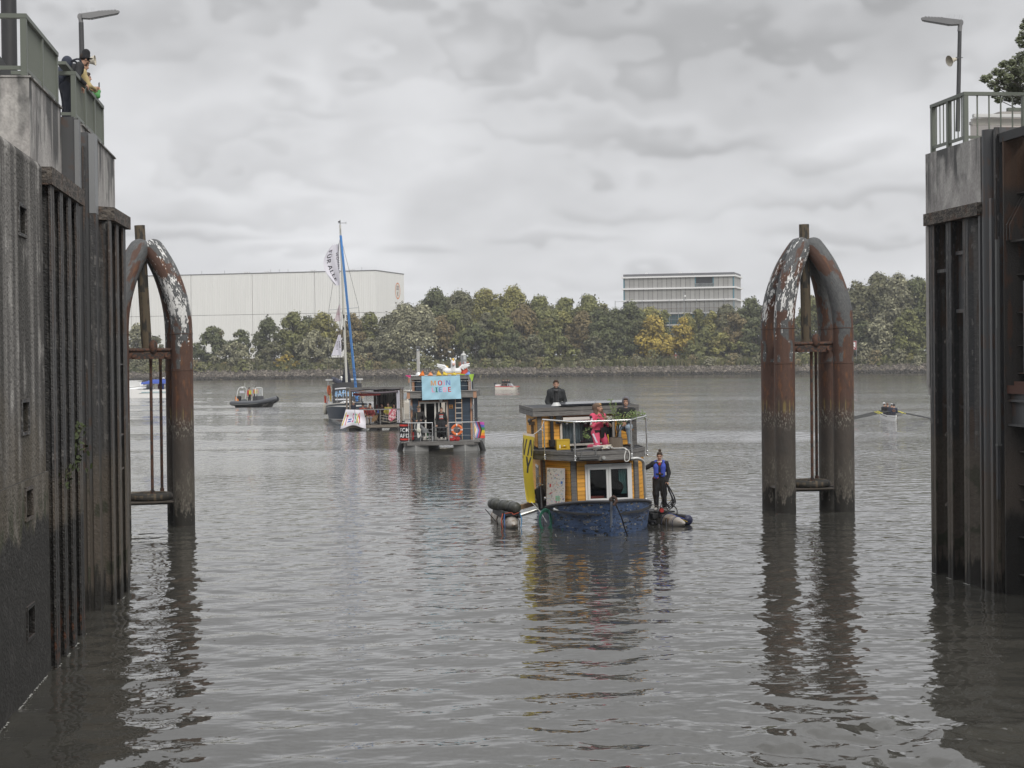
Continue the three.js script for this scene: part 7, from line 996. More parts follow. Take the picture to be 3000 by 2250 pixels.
{
  let t = on(HB, 'life_ring', 'orange ring buoy with white bands hung before the ladder of the blue houseboat', 'ring buoy', [0.84, 1.16, 1.6], 0.05);
  new MB().add(new THREE.TorusGeometry(0.235, 0.068, 14, 40)).build('ring', mat(0.72, 0.16, 0.035, 0.5), t); for (const a of [0, 1.57, 3.14, 4.71]) { const b = new MB(); b.add(new THREE.TorusGeometry(0.235, 0.071, 14, 6, 0.24), 0, 0, 0, 0, 0, a + 1.45); b.build('band', mWhite, t); } new MB().bar([0, 0.3, 0], [0, 0.42, 0.05], 0.01).build('hanger', mRopeWhite, t);
  const chair = (l, x, yaw) => { const c = on(HB, 'deck_chair', l, 'chair', [x, 0.58, 1.1], yaw, 0), m = mat(0.2, 0.205, 0.21, 0.6); for (const [a, b] of [[[-0.22, 0, 0.24], [-0.17, 0.44, 0.2]], [[0.22, 0, 0.24], [0.17, 0.44, 0.2]], [[-0.24, 0, -0.26], [-0.17, 0.44, -0.18]], [[0.24, 0, -0.26], [0.17, 0.44, -0.18]]]) new MB().bar(a, b, 0.024, 8).build('leg', m, c); new MB().grid(10, 10, (u, v) => [lerp(-0.24, 0.24, u), 0.43 + 0.02 * (2 * u - 1) ** 2, lerp(0.25, -0.22, v)]).build('seat', m, c); new MB().grid(14, 12, (u, v) => { const a = lerp(-1.9, 1.9, u), h = lerp(0.44, 0.62 + 0.26 * Math.cos(a * 0.8) ** 2, v); return [Math.sin(a) * 0.29, h, -Math.cos(a) * 0.25 - 0.06 * v]; }).build('backrest', m, c); return c; };
  chair('grey plastic armchair left of the table, turned right', -0.78, 1.4); chair('grey plastic armchair right of the table, turned left', 0.62, -1.4);
  t = on(HB, 'bistro_table', 'small dark grey table between the two armchairs', 'table', [-0.03, 0.58, 1.25], 0); const dg = mat(0.07, 0.078, 0.08, 0.5); new MB().span(-0.38, 0.38, 0.69, 0.715, -0.25, 0.25).build('tabletop', dg, t); for (const [x, z] of [[-0.33, 0.2], [0.33, 0.2], [-0.33, -0.2], [0.33, -0.2]]) new MB().bar([x, 0, z], [x * 0.95, 0.69, z], 0.018, 7).build('leg', dg, t); new MB().span(-0.33, 0.33, 0.48, 0.51, 0.19, 0.21).bar([0.0, 0.45, 0.1], [0.33, 0.2, -0.2], 0.012).build('brace', dg, t);
  t = on(HB, 'steering_console', 'dark grey steering console with black wheel before the left man', 'console', [-1.22, 0.58, 1.15], 0); new MB().span(-0.16, 0.16, 0, 0.92, -0.1, 0.12).build('pedestal', mat(0.05, 0.055, 0.06, 0.6), t); new MB().add(new THREE.TorusGeometry(0.19, 0.018, 8, 26), 0, 1.0, 0.02, -0.9).bar([-0.18, 1.0, 0.02], [0.18, 1.0, 0.02], 0.012).bar([0, 0.9, 0], [0, 1.0, 0.02], 0.025).build('wheel', mBlack, t); new MB().box(0.1, 0.05, 0.05, 0.08, 0.95, 0.12).build('throttle', mStainless, t);
  t = on(HB, 'fire_extinguisher', 'red fire extinguisher beside the steering console', 'extinguisher', [-1.45, 0.58, 1.2], 0); new MB().cyl(0.055, 0.055, 0.38, 0, 0.3, 0).build('cylinder', mat(0.5, 0.03, 0.03, 0.35), t); new MB().cyl(0.03, 0.02, 0.08, 0, 0.53, 0).bar([0, 0.56, 0], [0.08, 0.5, 0.03], 0.014).bar([0, 0.5, 0.05], [-0.02, 0.25, 0.06], 0.012).build('valve', mBlack, t); new MB().cyl(0.057, 0.057, 0.1, 0, 0.05, 0).build('foot', mBlack, t);
  t = on(HB, 'hanging_rope', 'pale coiled rope hanging from the left deck rail of the blue houseboat', 'rope', [-1.1, 0.58, 1.8], 0); const r = rng(3); for (let i = 0; i < 7; i++) new MB().tube([[0.02 * i - 0.06, 0.95, 0], [-0.08 + 0.02 * i, 0.6, 0.03], [-0.05 + 0.03 * r(), 0.2 + 0.15 * r(), 0.05], [0.08, 0.3 + 0.2 * r(), 0.03], [0.05, 0.7, 0.03]], 0.016, 24, 5).build('strand', mRopeWhite, t); new MB().ball(0.12, 0, 0.6, 0.04, 1, 1.1, 0.6).build('knot', mat(0.58, 0.57, 0.5, 0.95, { bumpMap: steelBump, bumpScale: 0.02 }), t); new MB().tube([[-0.18, 0.95, 0], [-0.2, 0.7, 0.02], [-0.14, 0.6, 0.03]], 0.012, 10, 5).build('end', mRopeWhite, t);
  t = on(HB, 'red_bag', 'red shiny bag lying by the right deck rail', 'bag', [0.62, 0.58, 1.5], 0.1); new MB().ball(0.2, -0.04, 0.16, 0, 1, 0.85, 0.6, 18).ball(0.14, 0.22, 0.12, -0.05, 1.2, 0.9, 0.6).build('body', mat(0.52, 0.03, 0.03, 0.3, { bumpMap: steelBump, bumpScale: 0.05 }), t); new MB().ball(0.07, -0.08, 0.2, 0.1, 1.2, 0.7, 0.5).build('pocket', mat(0.4, 0.38, 0.38, 0.3), t);
  t = on(HB, 'green_bottle', 'green glass bottle standing by the glazed door', 'bottle', [-0.78, 0.66, 0.3], 0); new MB().lathe([[0, 0], [0.035, 0.005], [0.035, 0.17], [0.014, 0.23], [0.014, 0.3], [0, 0.3]], 0, 0, 0, 14).build('glass', mat(0.03, 0.13, 0.05, 0.1), t); new MB().cyl(0.036, 0.036, 0.07, 0, 0.1, 0).build('label', mWhite, t);
  // banners
  const bt = drawn(1024, 640, (c, w, h) => { c.fillStyle = '#a3cbdc'; c.fillRect(0, 0, w, h); c.textAlign = 'center'; const L = (s, x, y, f) => textOn(c, s, x, y, 'bold 186px sans-serif', f); L('M', 310, 255, '#d79a5c'); L('O', 485, 255, '#c63c42'); L('i', 595, 255, '#e3a0b9'); L('N', 700, 255, '#6f88c0'); L('L', 292, 440, '#e29db8'); L('I', 385, 440, '#1f7a6b'); L('E', 480, 440, '#7489c2'); L('B', 600, 440, '#e6a9c1'); L('E', 725, 440, '#c5393f'); textOn(c, 'EINE NEUE CHANCE', 512, 520, '30px sans-serif', '#b9d8e4'); c.globalAlpha = 0.12; c.fillStyle = '#5d8fa8'; c.fillRect(0, 446, w, 3); c.fillRect(500, 0, 3, h); });
  t = on(HB, 'banner', 'light blue cloth banner with colourful letters hanging on the terrace rail', 'banner', [0, 0, 0.4], 0);
  cloth('cloth', 1, 1, bt, (u, v) => { const x = lerp(-1.02, 0.98, u) + (1 - v) * lerp(0.02, 0.05, u), sag = 0.02 * Math.sin(u * 3.14); return [x, lerp(2.7 - 0.03 * u * -1, 3.94, v) - sag * v, 0.05 + 0.05 * (1 - v) + 0.02 * Math.sin(u * 9 + v * 7) * (1 - v) + 0.012 * Math.sin(u * 21 - v * 13)]; }, t);
  const fck = drawn(256, 512, (c) => { c.fillStyle = '#17161c'; c.fillRect(0, 0, 256, 512); c.fillStyle = '#c3372c'; c.fillRect(14, 40, 228, 48); c.fillRect(14, 436, 228, 48); c.fillStyle = '#eee'; c.textAlign = 'center'; c.font = 'bold 150px sans-serif'; c.save(); c.scale(0.82, 1); c.fillText('FCK', 156, 250); c.fillText('AFD', 156, 408); c.restore(); });
  t = on(HB, 'banner', 'black banner with white letters and red bars at the left corner of the deck', 'banner', [-1.84, 0.58, 1.45], -1.05); cloth('cloth', 1, 1, fck, (u, v) => { const a = (u - 0.5) * 1.0; return [0.62 * (u - 0.5), lerp(0.04, 0.97, v), 0.12 * Math.cos(a * 3) + 0.02 * Math.sin(v * 9 + u * 5)]; }, t); t.rotateY(0.65);
  const prd = drawn(512, 320, (c, w, h) => { ['#d8b48c', '#d9a441', '#d9572f', '#c7402f'].forEach(() => 0); ['#b04a9a', '#5a62b0', '#3f8f5a', '#d9c33a', '#e08f35', '#c9402f'].forEach((k, i) => { c.fillStyle = k; c.fillRect(0, i * h / 6, w, h / 6 + 1); }); const ch = (x, k) => { c.fillStyle = k; c.beginPath(); c.moveTo(-10, -40); c.lineTo(x - 160, -40); c.lineTo(x, h / 2); c.lineTo(x - 160, h + 40); c.lineTo(-10, h + 40); c.fill(); }; ch(380, '#2c211d'); ch(330, '#6f4430'); ch(282, '#c0407e'); ch(240, '#4c69b8'); ch(200, '#83b8d4'); ch(160, '#dba3b4'); ch(120, '#eee8e2'); c.fillStyle = '#d9b640'; c.beginPath(); c.moveTo(0, 60); c.lineTo(70, h / 2); c.lineTo(0, h - 60); c.fill(); });
  t = on(HB, 'rainbow_flag', 'striped rainbow flag with arrow bands at the right corner of the deck', 'flag', [1.92, 0.68, 1.4], 0.2); cloth('cloth', 1, 1, prd, (u, v) => [-0.2 + 0.52 * u + 0.03 * (1 - v), lerp(0.05 - 0.03 * u, 0.9 - 0.05 * u, v), 0.1 * Math.sin(u * 2.6 + 0.3) + 0.025 * Math.sin(v * 6 + u * 4)], t);
  // bunting
  [['orange', 0.75, 0.2, 0.03, -1.02, 0.27, 0.2], ['salmon', 0.75, 0.3, 0.14, -0.58, 0.2, 0.1], ['amber yellow', 0.72, 0.44, 0.05, -0.12, 0.27, -0.05], ['pale yellow', 0.7, 0.52, 0.06, 0.2, 0.22, -0.15], ['lemon yellow', 0.66, 0.52, 0.09, 0.66, 0.16, 0.1], ['lime green', 0.4, 0.55, 0.05, 1.1, 0.04, 0], ['pink', 0.7, 0.06, 0.25, -1.72, -0.14, 0.3], ['blue', 0.2, 0.32, 0.65, 1.36, 0.2, 0.3], ['light green', 0.4, 0.62, 0.08, 1.56, -0.4, 0.1]].forEach(([n, r1, g1, b1, x, h, dx]) => { const f = on(HB, 'bunting_flag', `${n} triangular pennant on the terrace rail of the blue houseboat`, 'pennant', [x, 3.98, 0.38], 0); const g = new MB(); g.grid(6, 8, (u, v) => [lerp(-0.13, 0.15, u) * (1 - v) + dx * 0.4 * v, h * v, 0.03 * Math.sin(v * 4 + u * 3) + 0.02]); g.build('cloth', mat(r1, g1, b1, 0.8), f); new MB().span(-0.13, 0.14, -0.025, 0.015, -0.02, 0.032).build('hem', mat(r1 * 0.9, g1 * 0.9, b1 * 0.9), f); });
  // winged float and lantern on the roof
  t = on(HB, 'inflatable_horse', 'white inflatable winged horse with yellow mane on the roof', 'pool float', [0.5, 4.0, -0.75], 0.05);
  const wv = mat(0.8, 0.8, 0.8, 0.3), yv = mat(0.72, 0.45, 0.06, 0.4);
  mesh('body', nets([{ a: [-0.3, 0.16, 0.05], b: [0.3, 0.16, 0.05], ra: 0.15, rb: 0.15 }, { a: [-0.3, 0.16, -0.35], b: [0.3, 0.16, -0.35], ra: 0.15, rb: 0.15 }, { a: [-0.35, 0.16, 0], b: [-0.35, 0.16, -0.3], ra: 0.14, rb: 0.14 }, { a: [0.35, 0.16, 0], b: [0.35, 0.16, -0.3], ra: 0.14, rb: 0.14 }, { a: [0.06, 0.2, 0.1], b: [0.06, 0.62, 0.12], ra: 0.14, rb: 0.12 }, { a: [0.06, 0.64, 0.1], b: [0.08, 0.54, 0.26], ra: 0.12, rb: 0.085 }], 0.025, () => [1, 1, 1], 0.05), wv, t);
  mesh('muzzle', nets([{ c: [0.085, 0.52, 0.3], r: [0.075, 0.09, 0.075] }], 0.02, () => [1, 1, 1], 0.02), mat(0.7, 0.45, 0.38, 0.4), t);
  for (const s of [-1, 1]) { const pr = [], ox = 0.06 + s * 0.34; pr.push({ a: [ox - s * 0.06, 0.24, 0], b: [ox + s * 0.14, 0.44, 0], ra: 0.075, rb: 0.065 }, { a: [ox + s * 0.14, 0.44, 0], b: [ox + s * 0.5, 0.53, 0], ra: 0.06, rb: 0.04 }); for (let i = 0; i < 4; i++) pr.push({ a: [ox + s * (0.06 + i * 0.1), 0.36 + i * 0.02, 0], b: [ox + s * (0.2 + i * 0.1), 0.24 + i * 0.06, 0], ra: 0.055, rb: 0.04 }); mesh('wing', nets(pr, 0.022, () => [1, 1, 1], 0.02), wv, t); const e = new MB(); e.lathe([[0, 0], [0.045, 0.04], [0.03, 0.12], [0, 0.16]], 0.06 + s * 0.1, 0.74, 0.08, 12, 0, 0, -s * 0.5); e.build('ear', wv, t); new MB().ball(0.018, 0.06 + s * 0.1, 0.64, 0.2).build('eye', mBlack, t); }
  new MB().ball(0.07, 0.06, 0.78, 0.12, 1, 0.9, 1).ball(0.05, 0.08, 0.7, 0.22, 0.7, 1.4, 0.6).ball(0.09, -0.3, 0.36, -0.4, 1, 1, 1).build('mane', yv, t); new MB().span(-0.42, 0.46, 0.0, 0.06, -0.4, 0.19).build('yellow_base', yv, t);
  t = on(HB, 'toy_lighthouse', 'small red lighthouse lantern beside the inflatable horse on the roof', 'lantern', [1.1, 4.0, -1.0], 0); const rd = mat(0.62, 0.07, 0.03, 0.4); new MB().lathe([[0.22, 0], [0.17, 0.42], [0.17, 0.44], [0.1, 0.46]], 0, 0, 0, 8).build('tower', rd, t); new MB().cyl(0.26, 0.26, 0.03, 0, 0.45, 0, 0, 0, 0, 8).build('gallery', rd, t); new MB().lathe([[0.17, 0.46], [0.15, 0.75], [0.13, 0.98]], 0, 0, 0, 8).build('lantern_house', mat(0.24, 0.25, 0.26, 0.3), t); for (let i = 0; i < 4; i++) { const a = i * 1.57 + 0.4; new MB().box(0.13, 0.2, 0.01, Math.sin(a) * 0.145, 0.86, Math.cos(a) * 0.145, 0, a, 0).build('pane', mat(0.5, 0.52, 0.52, 0.1), t); } new MB().lathe([[0.16, 0.98], [0.08, 1.08], [0.03, 1.1], [0.05, 1.16], [0, 1.2]], 0, 0, 0, 12).build('cap', mat(0.5, 0.5, 0.48, 0.5), t); for (let i = 0; i < 8; i++) new MB().bar([Math.cos(i * 0.785) * 0.25, 0.46, Math.sin(i * 0.785) * 0.25], [Math.cos(i * 0.785) * 0.25, 0.64, Math.sin(i * 0.785) * 0.25], 0.008, 4).build('baluster', rd, t); new MB().tube([[0.1, 0.5, 0.1], [0.2, 0.3, 0.35], [0.4, 0.1, 0.6]], 0.006, 8, 4).build('guy_line', mRopeWhite, t);
  // people
  let P = HB.localToWorld(V(-1.2, 0.58, 0.62));
  let q = person('man in a dark jacket and flat cap at the steering wheel of the blue houseboat', { pos: P, yaw: 0.02, near: 1, scale: 1.03, cell: 0.018, top: [0.022, 0.02, 0.02], legs: [0.03, 0.03, 0.035], hair: [0.2, 0.12, 0.06], hat: [0.09, 0.075, 0.055, 'cap'], pose: { j: { haL: [0.14, 1.05, 0.34], elL: [0.33, 1.12, 0.08], haR: [-0.14, 1.04, 0.34], elR: [-0.3, 1.1, 0.06] } }, curl: { L: 1.1, R: 1.1 } });
  new MB().box(0.03, 0.42, 0.02, -0.1, 1.2, 0.135).build('lining', mat(0.16, 0.16, 0.12), q.t);
  P = HB.localToWorld(V(-0.02, 0.6, 0.75)); q = person('woman in a black hoodie with printed chest standing in the open door', { pos: P, yaw: 0.02, near: 1, scale: 0.965, cell: 0.018, top: [0.014, 0.014, 0.015], legs: [0.018, 0.018, 0.022], shoes: [0.6, 0.58, 0.55], hair: [0.06, 0.035, 0.025], bulk: 1.2, wide: 1.15, head: { tilt: -0.08 }, pose: { j: { haL: [0.26, 0.85, 0.02], haR: [-0.26, 0.85, 0.02], elL: [0.27, 1.12, -0.04], elR: [-0.27, 1.12, -0.04] } } });
  const ct = drawn(128, 160, (c) => { c.fillStyle = '#161417'; c.fillRect(0, 0, 128, 160); c.fillStyle = '#c8402f'; c.fillRect(6, 8, 116, 18); c.fillRect(6, 134, 116, 18); c.fillStyle = '#eee'; c.font = 'bold 56px sans-serif'; c.textAlign = 'center'; c.save(); c.scale(0.9, 1); c.fillText('FCK', 71, 76); c.fillText('AFD', 71, 126); c.restore(); }); const pl = new MB(); pl.grid(8, 4, (u, v) => [lerp(-0.125, 0.125, u), lerp(1.14, 1.4, v), 0.137 + 0.02 * Math.cos((u - 0.5) * 3.1) - 0.03 * Math.max(0, v - 0.4)]); pl.build('chest_print', mat(1, 1, 1, 0.85, { map: ct }), q.t, true); mesh('hood', nets([{ a: [-0.1, 1.46, -0.02], b: [0.1, 1.46, -0.02], ra: 0.065, rb: 0.065 }, { a: [-0.08, 1.46, -0.07], b: [0.08, 1.46, -0.07], ra: 0.08, rb: 0.08 }], 0.018, () => [1, 1, 1], 0.04), mat(0.014, 0.014, 0.015, 0.9), q.t);
}
// soap bubbles drifting above the blue houseboat
{ const r = rng(60), m = mat(0.9, 0.93, 0.95, 0.02, { P: 1, transmission: 0.55, ior: 1.25 }), g = new THREE.SphereGeometry(0.03, 10, 8), b = []; for (let i = 0; i < 46; i++) { const k = 0.6 + r(); const q = g.clone(); q.scale(k, k, k); const P = atZ(1190 + 180 * r(), 1015 + 75 * r(), -93 - 3 * r()); q.translate(P.x, P.y, P.z); b.push(q); } stuff(tag(mesh('soap_bubbles', mergeGeometries(b), m), 'small soap bubbles drifting in the air above the blue houseboat', 'bubbles')); }

// ---------- the raft with a party ----------
const RF = boat('raft', 'weathered wooden raft with awning roof and a party at a table', 'raft', V(atZ(1093, 1245, -118).x, 0, -118), 0.02, 0.006);
{
  const old = greyWood[0], brown = mat(1, 1, 1, 0.9, { map: grain([0.2, 0.17, 0.14], [0.1, 0.08, 0.065], [0.36, 0.33, 0.28]) });
  new MB().span(-1.75, 1.78, 0.24, 0.33, -5, 0).build('deck_frame', old, RF); const dg = new MB().box(0.2, 0.04, 5).geo(); for (let i = 0; i < 17; i++) mesh('deck_plank', dg, pick(greyWood), RF).position.set(-1.66 + i * 0.212, 0.46, -2.5); wall(RF, 'edge_board', [-1.55, 0.06], [1.6, 0.06], 0.3, 0.48, 0.05, brown); wall(RF, 'edge_board', [1.6, 0.06], [1.92, -0.1], 0.33, 0.5, 0.05, brown); wall(RF, 'edge_board', [-1.85, 0.02], [-1.56, 0.06], 0.3, 0.46, 0.05, brown);
  for (const x of [-1.35, 0, 1.35]) new MB().cyl(0.33, 0.33, 5, x, 0.0, -2.5, Math.PI / 2).build('barrel_float', mBlack, RF); for (const [x, z] of [[-1.68, 0.1], [1.85, -0.15]]) new MB().span(x - 0.07, x + 0.07, -0.4, 0.3, z - 0.07, z + 0.07).build('spud_post', old, RF);
  for (const [x, z, h] of [[-1.72, -0.02, 2.9], [-1.5, 0.08, 2.9], [1.86, -0.06, 2.92], [-1.75, -4.9, 2.75], [1.8, -4.9, 2.85]]) new MB().span(x - 0.055, x + 0.055, 0.3, h, z - 0.05, z + 0.05).build('roof_post', brown, RF);
  new MB().span(-1.75, 1.9, 2.86, 2.99, -0.08, 0.1).span(-1.75, 1.9, 2.8, 2.9, -5, -4.85).build('roof_beam', old, RF); { const r = new MB(); r.grid(14, 10, (u, v) => [lerp(-1.78, 1.86, u), 2.84 - 0.1 * Math.sin(v * 3.14) + 0.02 * Math.sin(u * 20), lerp(0.0, -5, v)]); r.build('awning', mat(0.045, 0.04, 0.05, 0.9), RF); } { const b = []; for (let i = 0; i <= 10; i++) { const t = i / 10; b.push([lerp(-1.45, 1.7, t), 2.78 - 0.17 * Math.sin(t * 2.6), 0.06]); } new MB().tube(b, 0.065, 40, 8).build('rolled_awning', mat(0.14, 0.115, 0.13, 0.9), RF); } { const r = new MB(); r.grid(16, 4, (u, v) => [lerp(-1.3, 0.5, u), lerp(2.45, 2.62, v) - 0.05 * Math.sin(u * 3.1), -0.3 + 0.04 * Math.sin(u * 16)]); r.build('red_cloth', mat(0.22, 0.03, 0.028, 0.9), RF); }
  new MB().span(-1.7, 1.86, 1.47, 1.54, 0.0, 0.06).build('front_rail', mat(0.2, 0.2, 0.195, 0.7), RF); new MB().span(0.46, 0.54, 0.49, 1.46, -0.02, 0.05).build('rail_post', old, RF); for (const y of [0.75, 0.95, 1.12]) new MB().tube([[0.5, y, 0.03], [1.1, y - 0.1, 0.03], [1.85, y + 0.05, 0]], 0.012, 14, 5).build('rail_rope', mRope, RF); new MB().bar([1.5, 0.5, 0.0], [1.85, 0.9, -0.02], 0.025).build('brace', old, RF);
  // back cabin with hung things
  const bg = new MB().box(0.2, 2.3, 0.03).geo(); for (let i = 0; i < 9; i++) mesh('wall_plank', bg, mat(0.12 + 0.05 * (i % 3), 0.1 + 0.045 * (i % 3), 0.085 + 0.04 * (i % 3), 0.9), RF).position.set(0.02 + 0.213 * i, 1.62, -2.6); new MB().box(0.03, 2.3, 1.8, 1.78, 1.62, -1.7).build('side_wall', mat(0.07, 0.06, 0.055, 0.9), RF); { const r = new MB(); r.grid(8, 12, (u, v) => [lerp(1.6, 1.82, u), lerp(0.6, 2.75, v), 0.0 + 0.05 * Math.sin(u * 12 + v)]); r.build('white_curtain', mat(0.55, 0.54, 0.6, 0.9), RF); }
  new MB().span(0.9, 1.45, 1.3, 2.3, -2.58, -2.54).build('hung_canvas', mat(0.25, 0.23, 0.2, 0.9), RF); for (const [x, h, w] of [[0.35, 0.8, 0.12], [0.58, 1.0, 0.06], [0.2, 0.6, 0.05], [0.75, 0.9, 0.05]]) new MB().box(w, h, 0.04, x, 2.2 - h / 2 + 0.2, -2.53).build('hung_tool', mat(0.025, 0.022, 0.022, 0.8), RF); new MB().box(0.05, 0.5, 0.03, 0.14, 1.5, -2.5).box(0.06, 0.3, 0.05, 0.36, 1.45, -2.4).build('red_tool', mat(0.35, 0.03, 0.03), RF); new MB().bar([1.05, 1.75, -2.4], [1.3, 2.1, -2.4], 0.03).build('dark_bar', mBlack, RF);
  new MB().lathe([[0, 0], [0.09, 0.02], [0.12, 0.15], [0.12, 0.3], [0.08, 0.42], [0, 0.44]], 2.0, 0.3, -0.4, 14).build('fender', mRubber, RF); new MB().add(new THREE.TorusGeometry(0.3, 0.1, 10, 24), 0.65, 0.58, 0.0 - 0.4, 1.4).build('tyre', mRubber, RF);
  for (const x of [1.95, 2.0, 2.06]) new MB().tube([[x, 1.6, -0.1], [x + 0.03, 1.1, -0.1], [x + 0.05, 0.7, -0.12]], 0.012, 8, 4).build('hung_line', mRopeWhite, RF);
  let t = on(RF, 'party_table', 'dark wooden table under the raft awning with bottles on it', 'table', [0.0, 0.48, -1.0], 0); new MB().span(-0.45, 0.75, 0.7, 0.74, -0.4, 0.4).build('tabletop', mat(0.05, 0.04, 0.035, 0.7), t); for (const [x, z] of [[-0.4, 0.35], [0.7, 0.35], [-0.4, -0.35], [0.7, -0.35]]) new MB().box(0.06, 0.7, 0.06, x, 0.35, z).build('leg', brown, t);
  const bl = [['orange drink bottle', [0.7, 0.25, 0.03], -0.25], ['red drink can', [0.5, 0.03, 0.03], -0.08], ['pale glass bottle', [0.6, 0.6, 0.55], 0.08], ['blue drink packet', [0.06, 0.12, 0.45], 0.3], ['yellow drink bottle', [0.7, 0.5, 0.05], -0.38]]; for (const [n, c, x] of bl) { const b = put(thing('drink_bottle', `${n} on the raft's table`, 'bottle', [0, 0, 0], 0), t, [x, 0.74, 0.2], 0); new MB().lathe([[0, 0], [0.04, 0.0], [0.04, 0.14], [0.018, 0.2], [0.018, 0.25], [0, 0.25]], 0, 0, 0, 10).build('body', mat(...c, 0.3), b); new MB().cyl(0.02, 0.02, 0.02, 0, 0.26, 0, 0, 0, 0, 8).build('cap', mWhite, b); }
  t = on(RF, 'bench', 'dark bench along the left of the raft table', 'bench', [-0.55, 0.48, -0.7], 0); new MB().span(-0.5, 0.35, 0.38, 0.43, -0.2, 0.2).build('seat', mat(0.045, 0.04, 0.036), t); for (const x of [-0.45, 0.3]) new MB().box(0.06, 0.38, 0.3, x, 0.19, 0).build('leg', mat(0.045, 0.04, 0.036), t);
  t = on(RF, 'cloth_bag', 'pale cloth sack under the bench of the raft', 'bag', [-0.5, 0.48, -0.35], 0); mesh('sack', nets([{ c: [0, 0.22, 0], r: [0.24, 0.26, 0.18] }, { c: [0.05, 0.4, 0], r: [0.12, 0.1, 0.1] }], 0.03, () => [1, 1, 1], 0.05, 0.03), mat(0.42, 0.38, 0.34, 0.95), t); new MB().tube([[-0.1, 0.4, 0.05], [0, 0.52, 0.05], [0.1, 0.42, 0.05]], 0.012, 8, 5).build('handle', mRope, t);
  t = on(RF, 'brown_blanket', 'brown jacket hanging over a bench end on the raft', 'blanket', [0.0, 0.48, -0.4], 0); { const r = new MB(); r.grid(14, 10, (u, v) => [lerp(-0.45, 0.35, u) - 0.1 * (1 - v), 0.62 - 0.45 * (1 - v) * (0.6 + 0.4 * Math.sin(u * 3)), 0.1 + 0.05 * Math.sin(u * 14)]); r.build('cloth', mat(0.24, 0.15, 0.08, 0.95), t); }
  t = on(RF, 'pink_towel', 'pink and white towel hung on the right end of the raft rail', 'towel', [1.3, 0.48, 0.08], 0); { const r = new MB(), q = rng(8); r.grid(10, 10, (u, v) => [lerp(-0.2, 0.28, u) - 0.08 * (1 - v), lerp(0.2 + 0.35 * Math.abs(u - 0.4), 1.04, v), 0.03 * Math.sin(u * 15)]); r.build('cloth', mat(1, 1, 1, 0.95, { map: texture(64, 64, (u, v) => mix3([0.5, 0.12, 0.16], [0.65, 0.55, 0.55], ss(0.45, 0.6, fb(u, v, 8, 8, 3, 2)))) }), t, true); }
  const sx = drawn(1024, 768, (c, w, h) => { c.fillStyle = '#dedbe3'; c.fillRect(0, 0, w, h); const L = (s, x, y, k, sc, f) => { c.save(); c.translate(x, y); c.scale(sc[0], sc[1]); c.rotate(k); textOn(c, s, 0, 0, 'bold 200px sans-serif', f); c.restore(); }; c.fillStyle = '#cdb62f'; c.beginPath(); c.moveTo(60, 120); c.lineTo(105, 120); c.lineTo(60, 650); c.lineTo(15, 650); c.fill(); L('T', 110, 650, 0.08, [1.0, 3.1], '#c23a3c'); c.fillStyle = '#3f55a4'; c.fillRect(250, 420, 150, 60); c.fillRect(240, 520, 150, 55); L('S', 425, 600, 0.03, [0.8, 3], '#b74a80'); L('E', 535, 640, 0.03, [0.8, 3.2], '#72b7a8'); L('X', 610, 650, -0.03, [1.0, 3.2], '#cdb83a'); L('Y', 705, 640, -0.18, [1.1, 3.2], '#c23a3c'); });
  t = on(RF, 'party_banner', 'white cloth banner with tall multicoloured letters on the raft front', 'banner', [-1.2, 0.48, 0.15], 0); cloth('cloth', 1, 1, sx, (u, v) => [lerp(-0.95 + 0.38 * v, 0.75 - 0.16 * v * v, u), lerp(-0.12 - 0.1 * Math.cos(u * 6.3) + 0.12 * u * (1 - u), 1.06 - 0.06 * u, v), 0.08 + 0.1 * (1 - v) + 0.06 * Math.sin(u * 11 + v * 3) * (1 - v * 0.6) + 0.03 * Math.sin(v * 9)], t); new MB().tube([[0.05, 1.9, 0], [0.03, 1.0, 0.25], [0.1, 0.5, 0.27], [0.3, 0.0, 0.25]], 0.012, 20, 5).build('line', mRopeBlack, t);
  const seat = (l, x, z, yaw, o) => { const P = RF.localToWorld(V(x, 0.48, z)); return person(l, { pos: P, yaw, kind: 'sit', cell: 0.026, ...o }); };
  seat('raft guest in a pointed dark hat holding a cup', -0.72, -0.95, 0.3, { hat: [0.02, 0.02, 0.022, 'tall'], top: [0.35, 0.05, 0.03], pose: { seat: 0.5, j: { haR: [-0.05, 0.98, 0.28], elR: [-0.25, 0.78, 0.14] } } });
  seat('dark-haired raft guest resting the chin on a hand, face turned left', -0.25, -1.2, -0.9, { hair: [0.02, 0.016, 0.015], top: [0.1, 0.025, 0.03], pose: { seat: 0.5, j: { haR: [-0.03, 1.08, 0.18], elR: [-0.2, 0.85, 0.25] } } });
  seat('raft guest in dark red jacket bending forward left of the table', -0.12, -0.55, -0.35, { hair: [0.2, 0.1, 0.05], top: [0.22, 0.035, 0.035], legs: [0.22, 0.22, 0.23], bulk: 1.1, head: { roll: 0.35, tilt: 0.1 }, pose: { seat: 0.42, lean: 0.25 } });
  seat('raft guest with dark hair and maroon pullover behind the bottles', 0.62, -1.65, -0.6, { hair: [0.018, 0.015, 0.015], top: [0.07, 0.018, 0.022], pose: { seat: 0.52, lean: 0.2 }, head: { tilt: 0.2 } });
  seat('bearded raft guest in yellow-green coat and red scarf', 0.98, -0.75, -0.1, { hair: [0.05, 0.03, 0.02], beard: 0.9, top: [0.35, 0.3, 0.05], legs: [0.06, 0.07, 0.085], shoes: [0.3, 0.3, 0.3], bulk: 1.15, pose: { seat: 0.52 } });
  seat('dark-haired raft guest with a yellow scarf at the right end of the raft', 1.38, -0.9, -0.5, { hair: [0.015, 0.013, 0.013], top: [0.03, 0.03, 0.03], long: 1, pose: { seat: 0.48, j: { haR: [0.02, 0.95, 0.25], elR: [-0.22, 0.75, 0.15] } } });
